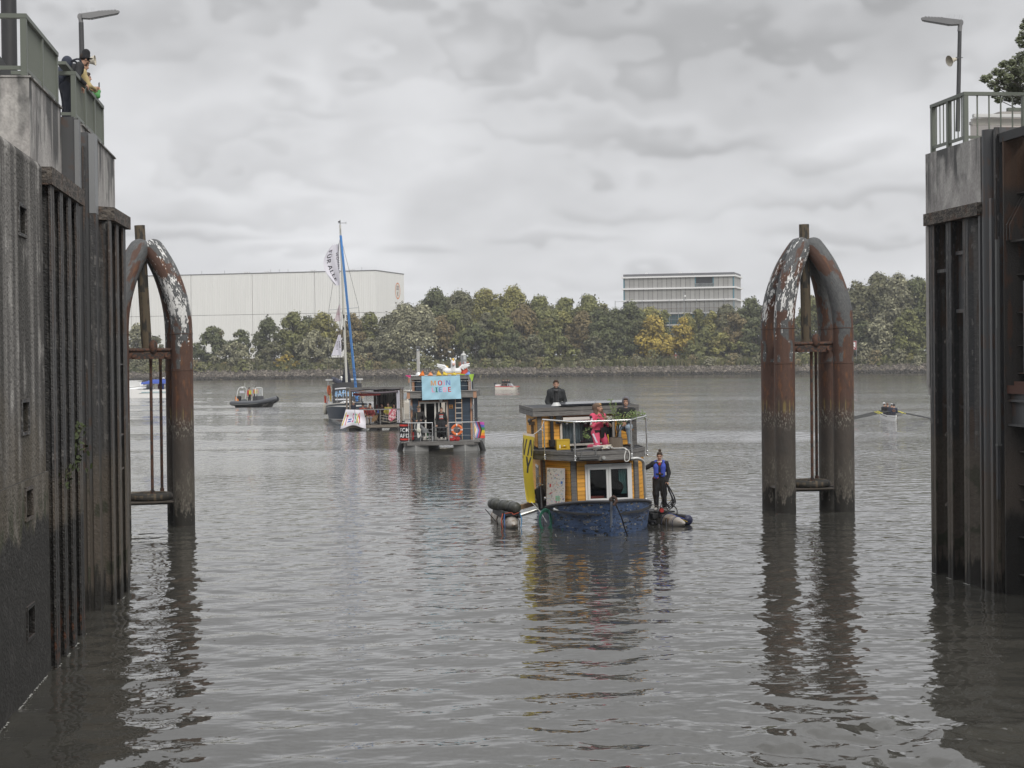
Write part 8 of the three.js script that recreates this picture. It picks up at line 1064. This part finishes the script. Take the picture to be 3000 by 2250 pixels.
  const P = RF.localToWorld(V(-1.32, 0.48, -0.35)); person('raft guest in pale cap and scarf standing at the left raft post', { pos: P, yaw: 0.9, cell: 0.026, scale: 0.9, hat: [0.7, 0.65, 0.58, 'cap'], hair: [0.12, 0.08, 0.05], top: [0.02, 0.025, 0.045], legs: [0.03, 0.03, 0.04], bulk: 1.15 });
}

// ---------- sailing yacht ----------
const SY = boat('sailboat', 'dark blue sailing yacht with tall mast and blue furled sail behind the raft', 'sailboat', V(atZ(1018, 1200, -146).x, 0, -146), 0.13, 0.012);
{
  const L = 5, hb = (z) => 1.72 * Math.max(0, 1 - Math.max(0, (z + 1.2) / (L + 1.2)) ** 2) ** 0.75 * (1 - 0.22 * ss(-1.5, -L, z)), sh = (z) => 1.15 + 0.28 * ss(-2, L, z), b = new MB();
  const ht = texture(64, 128, (u, v) => { const y = v; return y > 0.985 ? [0.6, 0.6, 0.58] : y < 0.28 ? [0.17, 0.06, 0.05] : y < 0.31 ? [0.6, 0.6, 0.58] : y > 0.86 && y < 0.885 ? [0.6, 0.58, 0.5] : [0.018, 0.032, 0.055]; });
  b.grid(90, 14, (u, v) => { const q = Math.abs(u - 0.5) * 2, z = L - 2 * L * q ** 1.4, s = u < 0.5 ? -1 : 1; return [s * hb(z) * lerp(0.7, 1, Math.sqrt(v)), lerp(-0.5, sh(z), v), z + 0.5 * (v - 1) * ss(3, L, z)]; }); b.build('hull', mat(1, 1, 1, 0.5, { map: ht }), SY, true);
  const dp = [], n = 24; for (let i = 0; i <= n; i++) { const z = L - 2 * L * (i / n); dp.push([hb(z) * 0.98, z]); } for (let i = n; i >= 0; i--) { const z = L - 2 * L * (i / n); dp.push([-hb(z) * 0.98, z]); } new MB().plan(dp, 0.08, 1.16).build('deck', mWhite, SY); new MB().grid(20, 8, (u, v) => { const z = lerp(-3.4, 2.6, u), w = 0.98 * (1 - 0.45 * u); return [lerp(-1, 1, v) * w, 1.15 + 0.42 * Math.sin(Math.PI * clamp(v * 0.86 + 0.07)) ** 0.4 * (1 - 0.5 * ss(0.6, 1, u)), z]; }).build('coach_roof', mWhite, SY); new MB().grid(20, 2, (u, v) => { const z = lerp(-5, 4.6, u); return [-hb(z) - 0.01, sh(z) - lerp(0.1, 0, v), z]; }).build('rub_rail', mat(0.6, 0.58, 0.53), SY); for (const z of [-3.1, -2.5]) new MB().box(0.03, 0.16, 0.32, -1.68, 0.8, z).build('hull_window', mat(0.4, 0.4, 0.38, 0.2), SY);
  const mastTop = 14.6; new MB().bar([0, 1.3, 0.4], [-0.24, 1.3 + mastTop, 0.3], 0.11, 12, 0.075).build('mast', mat(0.56, 0.55, 0.5, 0.5), SY); new MB().bar([-0.24, 15.9, 0.3], [-0.24, 16.3, 0.3], 0.03).bar([-0.4, 16.05, 0.3], [0.25, 16.05, 0.3], 0.018).box(0.2, 0.12, 0.02, -0.3, 16.15, 0.3).bar([0.25, 15.95, 0.3], [0.25, 16.15, 0.3], 0.015).build('masthead_gear', mPole, SY); new MB().box(0.1, 0.28, 0.1, -0.12, 8.4, 0.48).box(0.08, 0.2, 0.08, -0.16, 7.4, 0.48).build('mast_fitting', mBlack, SY);
  const sp = 9.0; new MB().bar([-1.32, sp - 0.05, 0.2], [1.12, sp + 0.1, 0.2], 0.028, 6).build('spreader', mGalv, SY);
  new MB().bar([-0.22, 15.0, 0.5], [0.62, 1.5, 4.5], 0.1, 10, 0.1).build('furled_genoa', mat(0.05, 0.2, 0.5, 0.7), SY); for (let i = 0; i < 9; i++) new MB().cyl(0.135, 0.135, 0.05, lerp(0.62, 0.45, i / 9), 1.7 + i * 0.3, lerp(4.5, 3.7, i / 9)).build('sail_tie', mat(0.035, 0.14, 0.36, 0.7), SY);
  const wire = (a, c, r = 0.014) => new MB().bar(a, c, r, 5).build('shroud', mPole, SY); wire([-0.2, 15.2, 0.3], [-1.32, sp, 0.2]); wire([-1.32, sp, 0.2], [-1.5, 1.4, 0]); wire([-0.2, 14.8, 0.3], [1.12, sp + 0.1, 0.2]); wire([1.12, sp + 0.1, 0.2], [1.6, 1.4, 0]); wire([-0.2, 9, 0.3], [-1.2, 1.4, -0.6]); wire([-0.2, 9, 0.3], [1.2, 1.4, -0.6]); wire([-0.22, 15.8, 0.3], [0.6, 1.6, 4.75]); wire([-0.4, 14, 0.1], [-0.5, 1.6, 0]); wire([-1.5, 3.2, -4.4], [-0.3, 5.0, 0]); wire([-0.05, 8.5, 0.2], [-1.2, 1.3, -1.8]);
  new MB().bar([-0.05, 2.75, 0.2], [-0.95, 3.2, -4.2], 0.2, 12, 0.22).build('boom_cover', mat(0.045, 0.05, 0.08, 0.85), SY); new MB().grid(10, 10, (u, v) => [lerp(-0.5, 0.45, u) * (1 - v * 0.85), lerp(2.4, 5.0, v), 0.25 + 0.16 * Math.sin(u * 3.14)]).build('sail_cover', mat(0.018, 0.02, 0.035, 0.9), SY);
  new MB().bar([-1.4, 1.2, -4.4], [-1.4, 3.1, -4.4], 0.03).bar([1.3, 1.2, -4.4], [1.3, 3.1, -4.4], 0.03).build('arch_post', mStainless, SY); new MB().span(-1.6, 1.5, 3.1, 3.22, -4.9, -3.6).build('arch_roof', mat(0.55, 0.55, 0.53, 0.5), SY); new MB().ball(0.11, -0.3, 3.35, -4.2).build('antenna_dome', mWhite, SY);
  const tx = drawn(512, 256, (c) => { c.fillStyle = '#3b3b3d'; c.fillRect(0, 0, 512, 256); c.fillStyle = '#d0d0d4'; c.fillRect(60, 60, 230, 14); c.fillRect(60, 190, 230, 14); textOn(c, '#Affinee', 52, 164, 'bold 96px sans-serif', '#8fb6dd'); });
  new MB().grid(12, 10, (u, v) => { const a = lerp(-1.1, 1.1, u); return [Math.sin(a) * 1.35, lerp(1.2, 3.0, v) - 0.12 * (1 - Math.cos(a)) * v * 2, 0.3 + Math.cos(a) * 0.9 - 0.35 * v]; }).build('lettered_cover', mat(1, 1, 1, 0.85, { map: tx }), SY, true); { const m = mat(0.05, 0.055, 0.075, 0.8); new MB().grid(12, 8, (u, v) => { const a = lerp(-1.5, 1.5, u); return [Math.sin(a) * 1.15, 1.4 + 0.95 * Math.sin(v * 1.57) * (0.55 + 0.45 * Math.cos(a)), -2.2 - Math.cos(v * 1.57) * -0.9 * Math.cos(a)]; }).build('sprayhood', m, SY); new MB().grid(8, 4, (u, v) => { const a = lerp(-0.9, 0.3, u); return [Math.sin(a) * 1.17, 1.55 + 0.6 * Math.sin(v * 1.3) * (0.6 + 0.4 * Math.cos(a)), -2.17 + Math.cos(v * 1.4) * 0.93 * Math.cos(a)]; }).build('sprayhood_window', mat(0.3, 0.3, 0.28, 0.1), SY); }
  for (let i = 0; i < 9; i++) for (const s of [-1, 1]) { const z = -4.4 + i * 1.1, x = s * hb(z) * 0.96; new MB().bar([x, sh(z), z], [x, sh(z) + 0.62, z], 0.018, 6).build('stanchion', mStainless, SY); if (i < 8) for (const y of [0.35, 0.6]) { const z2 = z + 1.1; new MB().bar([x, sh(z) + y, z], [s * hb(z2) * 0.96, sh(z2) + y, z2], 0.008, 4).build('guard_wire', mStainless, SY); } }
  new MB().tube([[-0.9, 1.5, 3.9], [-0.85, 2.1, 4.0], [0.1, 2.1, 5.0], [0.85, 2.1, 4.0], [0.9, 1.5, 3.9]], 0.022, 30, 6).build('pulpit', mStainless, SY); new MB().box(0.12, 0.5, 0.2, 0.1, 1.5, 4.9, 0.4).ball(0.14, 0.2, 1.45, 4.85).ball(0.1, 0.0, 1.62, 4.7).build('anchor', mStainless, SY); for (let i = 0; i < 3; i++) new MB().add(new THREE.TorusGeometry(0.25, 0.04, 6, 20), 1.2, 2.1 - 0.1 * i, 0.6, 0, 0.5, 0).build('coiled_line', mat(0.4, 0.28, 0.2, 0.9), SY);
  for (const [x, z, c] of [[-1.62, -4.6, [0.03, 0.045, 0.09]], [-1.74, -3.9, [0.55, 0.52, 0.44]]]) new MB().lathe([[0, 0], [0.1, 0.04], [0.16, 0.2], [0.16, 0.7], [0.09, 0.95], [0, 1.0]], x, 0.25, z, 14).build('fender', mat(...c, 0.4), SY); new MB().add(new THREE.TorusGeometry(0.26, 0.08, 10, 24), -1.35, 2.3, -4.3, 0, 1.2, 0, 1, 1.3, 1).build('horseshoe_buoy', mat(0.6, 0.14, 0.04), SY); for (const [n, c, h] of [['stern_flag', [0.55, 0.08, 0.04], 0], ['stern_flag', [0.6, 0.4, 0.08], 0.2]]) new MB().grid(6, 6, (u, v) => [-1.75 + h * 1.5 + 0.3 * u, 1.2 + h * 2 + 0.7 * v - 0.3 * u, -4.9 + 0.05 * Math.sin(u * 8)]).build(n, mat(...c), SY);
  // flags on the halyard
  const ft = (ls) => drawn(256, 512, (c) => { c.fillStyle = '#dcdae2'; c.fillRect(0, 0, 256, 512); c.save(); c.translate(128, 256); c.rotate(1.35); c.textAlign = 'center'; ls.forEach(([s, y, f, k]) => textOn(c, s, 0, y, `bold ${f}px sans-serif`, k ?? '#2e2c36')); c.restore(); });
  const flag = (l, y0, y1, w, tx, pts) => { const t = on(SY, 'flag', l, 'flag', [-0.38, 0, 0.3], 0); cloth('cloth', 1, 1, tx, (u, v) => { const prof = pts(v); return [0.0 - lerp(prof, 0, u) * w + (u < 0.5 ? 0 : 0.0), lerp(y0, y1, v), 0.14 * Math.sin(u * 7 + v * 4) * (1 - 0.4 * u)]; }, t); };
  flag('large white protest flag with black lettering high on the sailboat mast', 10.95, 14.3, 1.3, ft([['WOHNEN', -95, 60], ['FÜR ALLE', 62, 92]]), (v) => 0.12 + 0.88 * Math.sin(Math.PI * Math.min(1, v * 0.8 + 0.08)) ** 1.2); flag('small faded pinkish flag halfway down the sailboat mast', 8.0, 9.35, 0.55, drawn(64, 64, (c) => { c.fillStyle = '#d8cdd0'; c.fillRect(0, 0, 64, 64); c.strokeStyle = '#b08a90'; for (let i = 0; i < 6; i++) { c.beginPath(); c.arc(10 + i * 9, 30, 8, 0, 4); c.stroke(); } }), (v) => 0.2 + 0.8 * (1 - v)); flag('lowest white flag with dark stripes low on the sailboat mast', 5.2, 6.9, 0.85, ft([['AHOI', -40, 70], ['///////', 60, 80]]), (v) => 0.25 + 0.75 * (1 - v)); wire([-0.38, 14.4, 0.3], [-0.55, 2.0, 0.2], 0.01);
  person('skipper half hidden behind the boom of the sailboat', { pos: SY.localToWorld(V(-0.85, 1.0, -3.3)), yaw: 0.2, cell: 0.035, hat: [0.02, 0.02, 0.025, 'cap'], top: [0.03, 0.03, 0.04] });
}

// ---------- smaller craft ----------
function shell(L, B, H, o = {}) { // open-topped hull, bow at +z
  const b = new MB(), hb = (z) => B / 2 * Math.max(0, 1 - Math.max(0, (z + L * 0.1) / (L * 0.6)) ** (o.full ?? 2.2)) ** 0.8, sh = (z) => H * (1 + (o.sheer ?? 0.3) * ss(0, L / 2, z));
  b.grid(60, 10, (u, v) => { const q = Math.abs(u - 0.5) * 2, z = L / 2 - L * q ** 1.3, s = u < 0.5 ? -1 : 1; return [s * hb(z) * lerp(o.flare ?? 0.65, 1, v), lerp(-0.3, sh(z), v), z + (o.rake ?? 0.3) * (v - 1) * ss(L * 0.2, L / 2, z)]; });
  const p = []; for (let i = 0; i <= 20; i++) { const z = L / 2 - L * i / 20; p.push([hb(z) * 0.97, z]); } for (let i = 20; i >= 0; i--) { const z = L / 2 - L * i / 20; p.push([-hb(z) * 0.97, z]); }
  return { hull: b, plan: p, hb, sh };
}
{ // rigid inflatable
  const t = boat('inflatable_boat', 'dark grey rigid inflatable patrol boat with a console, left of the sailboat', 'inflatable boat', V(ground(770, 1186).x, 0, -190), 0.98), tube = mat(0.075, 0.08, 0.09, 0.45), R = 0.26;
  const half = (s) => [[s * 0.85, 0.3, -2.7], [s * 0.9, 0.3, -1], [s * 0.88, 0.36, 0.8], [s * 0.6, 0.58, 2.1], [s * 0.15, 0.78, 2.75], [0, 0.8, 2.8]]; for (const s of [-1, 1]) new MB().tube(half(s), R, 50, 16).ball(R, s * 0.85, 0.3, -2.7, 1, 1, 1.2).build('tube', tube, t); new MB().tube([[-1.13, 0.2, -2.7], [-1.17, 0.2, -0.8], [-1.1, 0.3, 0.9], [-0.76, 0.48, 2.2]], 0.035, 30, 6).build('rub_strake', mat(0.2, 0.2, 0.19), t);
  const { hull } = shell(5.4, 1.7, 0.35, { sheer: 0.9, rake: 0.6, flare: 0.25 }); hull.build('hull', mat(0.1, 0.1, 0.1, 0.4), t); for (const k of [-0.5, -0.25, 0, 0.25, 0.5]) new MB().bar([k * 0.3, 0.6, 2.45], [k * 1.5, 0.0, 1.5], 0.03, 5).build('keel_strip', mat(0.4, 0.38, 0.34), t); new MB().span(-0.8, 0.8, 0.16, 0.22, -2.6, 1.8).build('floor', mat(0.15, 0.15, 0.15), t);
  new MB().prism([[-0.4, 0], [0.4, 0], [0.3, 0.85], [-0.3, 0.85]], 1.0, 0.5, 0.22, 0.25, 0, -Math.PI / 2, 0).build('console', mat(0.06, 0.06, 0.065, 0.5), t); new MB().span(-0.5, 0.5, 1.08, 1.9, 0.36, 0.37).build('windscreen', mat(0.9, 0.92, 0.92, 0.03, { P: 1, transmission: 0.85, ior: 1.3 }), t); new MB().tube([[-0.52, 1.05, 0.37], [-0.52, 1.9, 0.34], [-0.45, 1.95, 0.34], [0.45, 1.95, 0.34], [0.52, 1.9, 0.34], [0.52, 1.05, 0.37]], 0.03, 40, 6).build('screen_frame', mWhite, t); new MB().tube([[-0.7, 0.4, -2.3], [-0.55, 1.9, -2.0], [0.55, 1.9, -2.0], [0.7, 0.4, -2.3]], 0.03, 40, 6).box(0.25, 0.15, 0.1, 0, 1.98, -2).bar([0.4, 1.9, -2], [0.4, 2.5, -2], 0.012).build('radar_arch', mWhite, t); new MB().box(0.7, 0.25, 0.02, 0, 1.5, -2.05).build('name_board', mat(0.6, 0.6, 0.66), t); new MB().box(0.4, 0.7, 0.5, 0, 0.7, -2.6).build('outboard', mBlack, t); new MB().grid(6, 6, (u, v) => [-0.7 + 0.4 * u, 0.45 + 0.6 * v * (1 - 0.6 * u), -2.4 + 0.1 * u]).build('orange_flag', mat(0.7, 0.25, 0.05), t); new MB().ball(0.3, -0.3, 0.5, -1.5, 1.1, 0.9, 1.2).build('bag', mat(0.08, 0.085, 0.09), t);
  const P1 = t.localToWorld(V(-0.3, 0.22, -0.75)), P2 = t.localToWorld(V(0.15, 0.22, -0.2)), vest = (q) => { for (const s of [-1, 1]) new MB().box(0.1, 0.42, 0.05, s * 0.09, 1.24, 0.13).build('vest_panel', mat(0.65, 0.68, 0.06, 0.7), q.t); };
  vest(person('crew member in red jacket, yellow vest and beanie standing in the inflatable', { pos: P1, yaw: 0.9, cell: 0.032, hat: [0.02, 0.02, 0.025, 'beanie'], top: [0.5, 0.04, 0.04], legs: [0.025, 0.025, 0.03] })); vest(person('helmsman in red jacket and yellow vest behind the windscreen of the inflatable', { pos: P2, yaw: 0.15, cell: 0.032, scale: 1.05, hat: [0.015, 0.015, 0.025, 'cap'], top: [0.55, 0.1, 0.07], legs: [0.025, 0.025, 0.03], pose: { j: { haL: [0.14, 1.08, 0.36], haR: [-0.14, 1.08, 0.36] } } }));
}
{ // cruiser with the blue canopy, and the small cabin boat behind it
  const cx = (px, py, z) => atZ(px, py, z).x, t = boat('motor_cruiser', 'white motor cruiser with a blue canopy seen through the left dolphin', 'motor boat', V(cx(425, 1150, -241), 0, -241), -1.5);
  const { hull, plan } = shell(8.6, 2.7, 1.1, { sheer: 0.25, full: 2.6, rake: 0.8, flare: 1 }); hull.build('hull', mat(0.86, 0.85, 0.83, 0.3), t); new MB().plan(plan, 0.06, 1.1).build('deck', mWhite, t);
  for (const s of [-1, 1]) { new MB().span(s * 1.36 - 0.02, s * 1.36 + 0.02, 0.74, 0.8, -4.2, 0.3).build('teal_stripe', mat(0.05, 0.3, 0.36), t); new MB().span(s * 1.365 - 0.02, s * 1.365 + 0.02, 0.62, 0.66, -3.0, 0.6).build('grey_stripe', mat(0.25, 0.3, 0.3), t); }
  new MB().grid(16, 8, (u, v) => [lerp(-1, 1, v) * 1.15 * (1 - 0.35 * u), 1.1 + 0.5 * Math.sin(Math.PI * clamp(v * 0.9 + 0.05)) ** 0.5 * (1 - u * 0.9), lerp(-0.3, 3.6, u)]).build('foredeck_cabin', mWhite, t); for (let i = 0; i < 2; i++) new MB().ball(0.22, -1.12 + i * 0.16, 1.3, 0.9 + i * 1.3, 0.25, 0.5, 1.9).build('porthole', mat(0.3, 0.31, 0.32, 0.2), t);
  const cm = mat(0.035, 0.075, 0.33, 0.75); new MB().grid(16, 10, (u, v) => { const z = lerp(0.4, -3.6, u), a = lerp(-1.35, 1.35, v); return [Math.sin(a) * 1.15, 1.75 + 0.72 * Math.cos(a) * (1 - 0.5 * (1 - ss(0, 0.4, u))) - 0.12 * ss(0.75, 1, u), z]; }).build('canopy', cm, t); for (const z of [-2.1, -3.5]) new MB().box(0.04, 1.05, 0.62, -1.16, 1.45, z).build('canopy_side', cm, t); new MB().prism([[0.5, 1.1], [-0.6, 1.1], [-1.1, 1.75], [-0.2, 1.8]], 0.04, -1.14, 0, 0, 0, -Math.PI / 2, 0).build('windscreen', mat(0.3, 0.33, 0.35, 0.1), t); new MB().box(0.04, 0.7, 0.14, -1.17, 1.5, -0.85, 0.5).build('screen_pillar', mWhite, t); new MB().ball(0.2, 0, 2.62, -2.5, 1, 0.5, 1).bar([0, 2.5, -2.8], [0, 2.95, -2.8], 0.03).build('nav_light', mWhite, t);
  new MB().ball(0.34, -1.3, 0.5, 2.2).build('orange_buoy', mat(0.66, 0.12, 0.07, 0.5), t); new MB().lathe([[0, 0], [0.12, 0.05], [0.16, 0.25], [0.16, 0.65], [0, 0.85]], -1.45, 0.0, -3.1, 12).build('fender', mat(0.06, 0.08, 0.13, 0.4), t); const nm = drawn(128, 32, (c) => { c.fillStyle = '#dedcd8'; c.fillRect(0, 0, 128, 32); textOn(c, 'SEATI', 8, 27, 'bold italic 30px serif', '#5b678c'); }); new MB().add(new THREE.PlaneGeometry(1.0, 0.26), -1.29, 0.98, 1.5, 0, -Math.PI / 2 + 0.12, 0).build('name_lettering', mat(1, 1, 1, 0.4, { map: nm }), t, true);
  person('person in a purple top at the helm of the blue-canopied cruiser', { pos: t.localToWorld(V(-0.7, 0.35, -1.75)), yaw: -1.3, cell: 0.045, top: [0.12, 0.03, 0.07], hair: [0.03, 0.025, 0.025] });
  const k = boat('cabin_boat', 'small white cabin boat half hidden behind the blue-canopied cruiser', 'motor boat', V(cx(388, 1130, -262), 0, -262), 1.5), s = shell(6, 2.2, 1.2, { sheer: 0.3 }); s.hull.build('hull', mat(0.66, 0.65, 0.63, 0.35), k); new MB().plan(s.plan, 0.06, 1.2).build('deck', mWhite, k); new MB().prism([[-1.2, 0], [1.3, 0], [0.9, 0.85], [-1.1, 0.85]], 1.7, 0.85, 1.2, 0.2, 0, -Math.PI / 2, 0).build('cabin', mWhite, k); for (const z of [-0.35, 0.65]) new MB().box(0.03, 0.4, 0.7, 0.87, 1.65, z).build('window', mGlassDark, k); new MB().span(-0.8, 0.8, 2.07, 2.13, -1.2, 1.3).build('roof', mWhite, k);
}
{ // red speedboat
  const t = boat('speedboat', 'small red and white speedboat with three people far out on the river', 'speedboat', V(ground(1488, 1140).x, 0, -273), 1.36), s = shell(3.7, 1.5, 0.42, { full: 3.5, sheer: 0.35, rake: 0.6, flare: 0.85 }); s.hull.build('hull', mat(0.75, 0.71, 0.63, 0.35), t); const g = new MB(); g.plan(s.plan, 0.12, 0.55); g.build('red_deck', mat(0.5, 0.05, 0.045, 0.4), t); new MB().span(-0.72, 0.72, 0.38, 0.43, -1.83, 1.0).build('black_band', mBlack, t); new MB().span(-0.6, 0.6, 0.55, 0.8, -1.85, -1.15).build('white_stern_seat', mWhite, t); new MB().box(0.35, 0.45, 0.4, 0, 0.85, -1.95).build('outboard', mPole, t); new MB().prism([[-0.35, 0], [0.5, 0], [0.15, 0.4], [-0.25, 0.42]], 1.1, 0.55, 0.55, 0.35, 0, -Math.PI / 2, 0).build('windscreen', mat(0.35, 0.36, 0.38, 0.08), t);
  for (const [l, x, z, h] of [['leftmost of the three in the speedboat, long dark hair', 0.2, -0.75, 1], ['middle one of the three in the speedboat, dark coat', 0.35, -0.3, 0], ['rightmost of the three in the speedboat, at the windscreen', -0.1, 0.15, 0]]) person(`person in dark clothes, ${l}`, { pos: t.localToWorld(V(x, 0.2, z)), yaw: -0.3, kind: 'sit', cell: 0.04, long: h, pose: { seat: 0.5 }, hair: [0.02, 0.016, 0.016], top: [0.02, 0.02, 0.022] });
}
{ // rowing boat, seen over the bow with the crew's backs
  const P = ground(2645, 1234), t = boat('rowing_boat', 'slim white rowing boat with long oars to the right of the right dolphin', 'rowing boat', V(P.x, 0, P.z - 4.2), -0.13), s = shell(9.6, 0.86, 0.34, { full: 1.5, sheer: 0.25, flare: 0.8 }); s.hull.build('hull', mat(0.84, 0.83, 0.82, 0.35), t); new MB().plan(s.plan, 0.05, 0.3).build('deck', mat(0.5, 0.49, 0.47), t); new MB().bar([0, -0.2, 4.72], [0, 0.46, 4.8], 0.03).build('stem', mWhite, t);
  const oar = mat(0.035, 0.035, 0.036, 0.5), yl = mat(0.6, 0.55, 0.08, 0.5); for (let i = 0; i < 4; i++) for (const d of [-1, 1]) { const z = -2.6 + i * 1.35, o = put(thing('oar', `black sculling oar with yellow sleeve, ${d < 0 ? 'left' : 'right'} side, ${['farthest from', 'third from', 'second from', 'nearest to'][i]} the bow of the rowing boat`, 'oar', [0, 0, 0], 0), t, [0, 0, z], 0); o.rotateY(-d * 0.06); new MB().bar([d * 0.15, 0.62, -0.1], [d * 2.75, 0.1, 0.35], 0.028, 6).build('shaft', oar, o); new MB().bar([d * 0.68, 0.52, 0], [d * 0.82, 0.49, 0.02], 0.035, 8).bar([d * 0.9, 0.475, 0.035], [d * 0.98, 0.46, 0.05], 0.035, 8).build('sleeve', yl, o); new MB().box(0.5, 0.03, 0.2, d * 2.95, 0.06, 0.38, 0, -d * 0.17, -d * 0.19).build('blade', oar, o); new MB().bar([d * 0.38, 0.25, 0.2], [d * 0.8, 0.42, 0.02], 0.018, 5).bar([d * 0.38, 0.25, -0.2], [d * 0.8, 0.42, 0.02], 0.018, 5).build('rigger', oar, o); }
  for (const [l, z, top, hat, x, lean] of [['nearest rower, dark jacket with orange back print', 2.2, [0.025, 0.03, 0.05], [0.03, 0.033, 0.045, 'cap'], 0.12, 0.1], ['rower in dark jacket behind the nearest rower', 0.9, [0.03, 0.035, 0.055], [0.5, 0.5, 0.5, 'cap'], 0.05, 0.1], ['bald rower in black and white jacket leaning left', -0.5, [0.015, 0.015, 0.017], null, -0.2, 0.0], ['farthest rower with a white cap leaning left', -2.0, [0.02, 0.02, 0.024], [0.75, 0.75, 0.75, 'cap'], -0.35, 0]]) { const q = person(`${l}`, { pos: t.localToWorld(V(x * 0.35, 0.16, z)), yaw: 3.14 - 0.13, kind: 'sit', cell: 0.03, scale: 0.98, hat, top, legs: [0.02, 0.02, 0.03], hair: hat ? [0.06, 0.05, 0.045] : [0.16, 0.1, 0.075], bulk: 1.15, pose: { seat: 0.14, lean, j: { haL: [0.2, 0.42, 0.4], haR: [-0.2, 0.42, 0.4], anL: [0.12, 0.1, 0.75], anR: [-0.12, 0.1, 0.75], knL: [0.14, 0.38, 0.42], knR: [-0.14, 0.38, 0.42] } } }); q.t.rotation.z += x * 0.5; if (z > 2) new MB().add(new THREE.TorusGeometry(0.1, 0.012, 6, 16, 3.14), 0, 0.52, -0.17).box(0.16, 0.025, 0.02, 0, 0.5, -0.17).build('back_print', mat(0.4, 0.16, 0.04), q.t); }
}
{ // white cabin boat behind the raft
  const t = boat('cabin_boat', 'small cream cabin boat between the raft and the blue houseboat', 'motor boat', V(atZ(1215, 1190, -158).x, 0, -158), -1.1), s = shell(5.2, 2.1, 0.95, { sheer: 0.2 }); s.hull.build('hull', mat(0.62, 0.57, 0.5, 0.35), t); new MB().plan(s.plan, 0.06, 0.95).build('deck', mat(0.66, 0.62, 0.55, 0.4), t); new MB().prism([[-0.9, 0], [0.9, 0], [0.5, 1.05], [-0.9, 1.05]], 1.7, 0.85, 0.95, 0.3, 0, -Math.PI / 2, 0).build('cabin', mat(0.68, 0.64, 0.57, 0.4), t); new MB().span(-0.92, 0.92, 2.01, 2.07, -0.75, 0.95).build('roof', mat(0.72, 0.68, 0.6, 0.4), t); for (const z of [-0.15, 0.65]) for (const x of [-0.87, 0.87]) new MB().box(0.03, 0.6, 0.62, x, 1.6, z).build('window', mat(0.25, 0.28, 0.3, 0.1), t); new MB().box(0.65, 0.55, 0.03, -0.4, 1.55, 1.1, -0.4).box(0.65, 0.55, 0.03, 0.4, 1.55, 1.1, -0.4).build('front_window', mat(0.3, 0.33, 0.35, 0.1), t);
}
// ---------- onlookers on the left wall ----------
{
  let P = lw(-0.66, 9.42, 12.2), q = person('onlooker in a black bucket hat and dark hoodie with a navy backpack', { pos: P, yaw: LW.a + 1.57 + 0.35, near: 1, scale: 0.96, top: [0.018, 0.018, 0.02], legs: [0.02, 0.023, 0.035], hair: [0.03, 0.02, 0.015], hat: [0.012, 0.012, 0.014, 'bucket'], beard: 0.75, bulk: 1.15, head: { tilt: 0.35, yaw: 0.2 }, pose: { lean: 0.62, j: { elL: [0.33, 1.08, 0.2], haL: [0.24, 0.95, 0.36], elR: [-0.33, 1.08, 0.18], haR: [-0.24, 0.95, 0.36] } } });
  const b = put(thing('backpack', 'navy backpack on the back of the onlooker in the bucket hat', 'backpack', [0, 0, 0], 0), q.t, [0, 1.26, 0.05], 0); mesh('bag', nets([{ a: [0, -0.18, -0.12], b: [0, 0.14, 0.0], ra: 0.16, rb: 0.14, flat: 0.8 }, { c: [0, -0.12, -0.2], r: [0.13, 0.13, 0.1] }], 0.016, () => [1, 1, 1], 0.05, 0.015), mat(0.03, 0.036, 0.055, 0.85), b); for (const s of [-1, 1]) new MB().tube([[s * 0.11, 0.16, 0.05], [s * 0.15, 0.2, 0.2], [s * 0.16, 0.02, 0.3]], 0.02, 12, 6).build('strap', mat(0.02, 0.024, 0.036), b);
  new MB().bar(sub(q.H([0.05, 0.01, 0.1]), [0, 0, 0]), q.H([0.085, 0.015, 0.0]), 0.008).bar(q.H([-0.05, 0.01, 0.1]), q.H([0.05, 0.01, 0.1]), 0.012).build('glasses', mBlack, q.t);
  P = lw(-0.68, 9.5, 13.5); q = person('onlooker with brown tied hair and glasses in a yellow top leaning on the rail', { pos: P, yaw: LW.a + 1.57 + 0.5, near: 1, scale: 0.93, top: [0.42, 0.33, 0.16], legs: [0.05, 0.05, 0.06], hair: [0.075, 0.042, 0.026], bun: [0, 0.09, -0.12], head: { tilt: 0.3, yaw: 0.25 }, pose: { lean: 0.4, j: { elL: [0.26, 1.07, 0.28], haL: [0.08, 1.05, 0.5], elR: [-0.28, 1.07, 0.28], haR: [-0.06, 1.05, 0.5] } }, curl: { L: 1.1, R: 1.1 } }); new MB().add(new THREE.TorusGeometry(0.022, 0.004, 5, 14), ...q.H([0.082, -0.06, 0.0]), 0, 1.57, 0).build('earring', mat(0.6, 0.45, 0.15, 0.3, { metalness: 1 }), q.t);
  P = lw(-0.72, 9.5, 14.7); q = person('onlooker in a green knitted sleeve hidden behind the others, holding up a phone', { pos: P, yaw: LW.a + 1.57 + 0.4, near: 1, scale: 0.86, top: [0.07, 0.24, 0.07], hair: [0.06, 0.04, 0.03], pose: { lean: 0.3, j: { elL: [0.25, 1.12, 0.42], haL: [0.1, 1.3, 0.5], elR: [-0.26, 1.12, 0.42], haR: [-0.04, 1.28, 0.52] } }, curl: { L: 1, R: 1 } }); q.t.updateMatrixWorld(true); const ph = put(thing('phone', 'dark smartphone held over the rail by the onlooker in green', 'phone', [0, 0, 0], 0), q.t, [0.04, 1.42, 0.54], 0); new MB().box(0.075, 0.15, 0.009, 0, 0, 0).build('body', mBlack, ph); new MB().box(0.068, 0.135, 0.002, 0, 0, -0.006).build('screen', mat(0.05, 0.06, 0.08, 0.1), ph);
}
renderer.render(scene, camera);
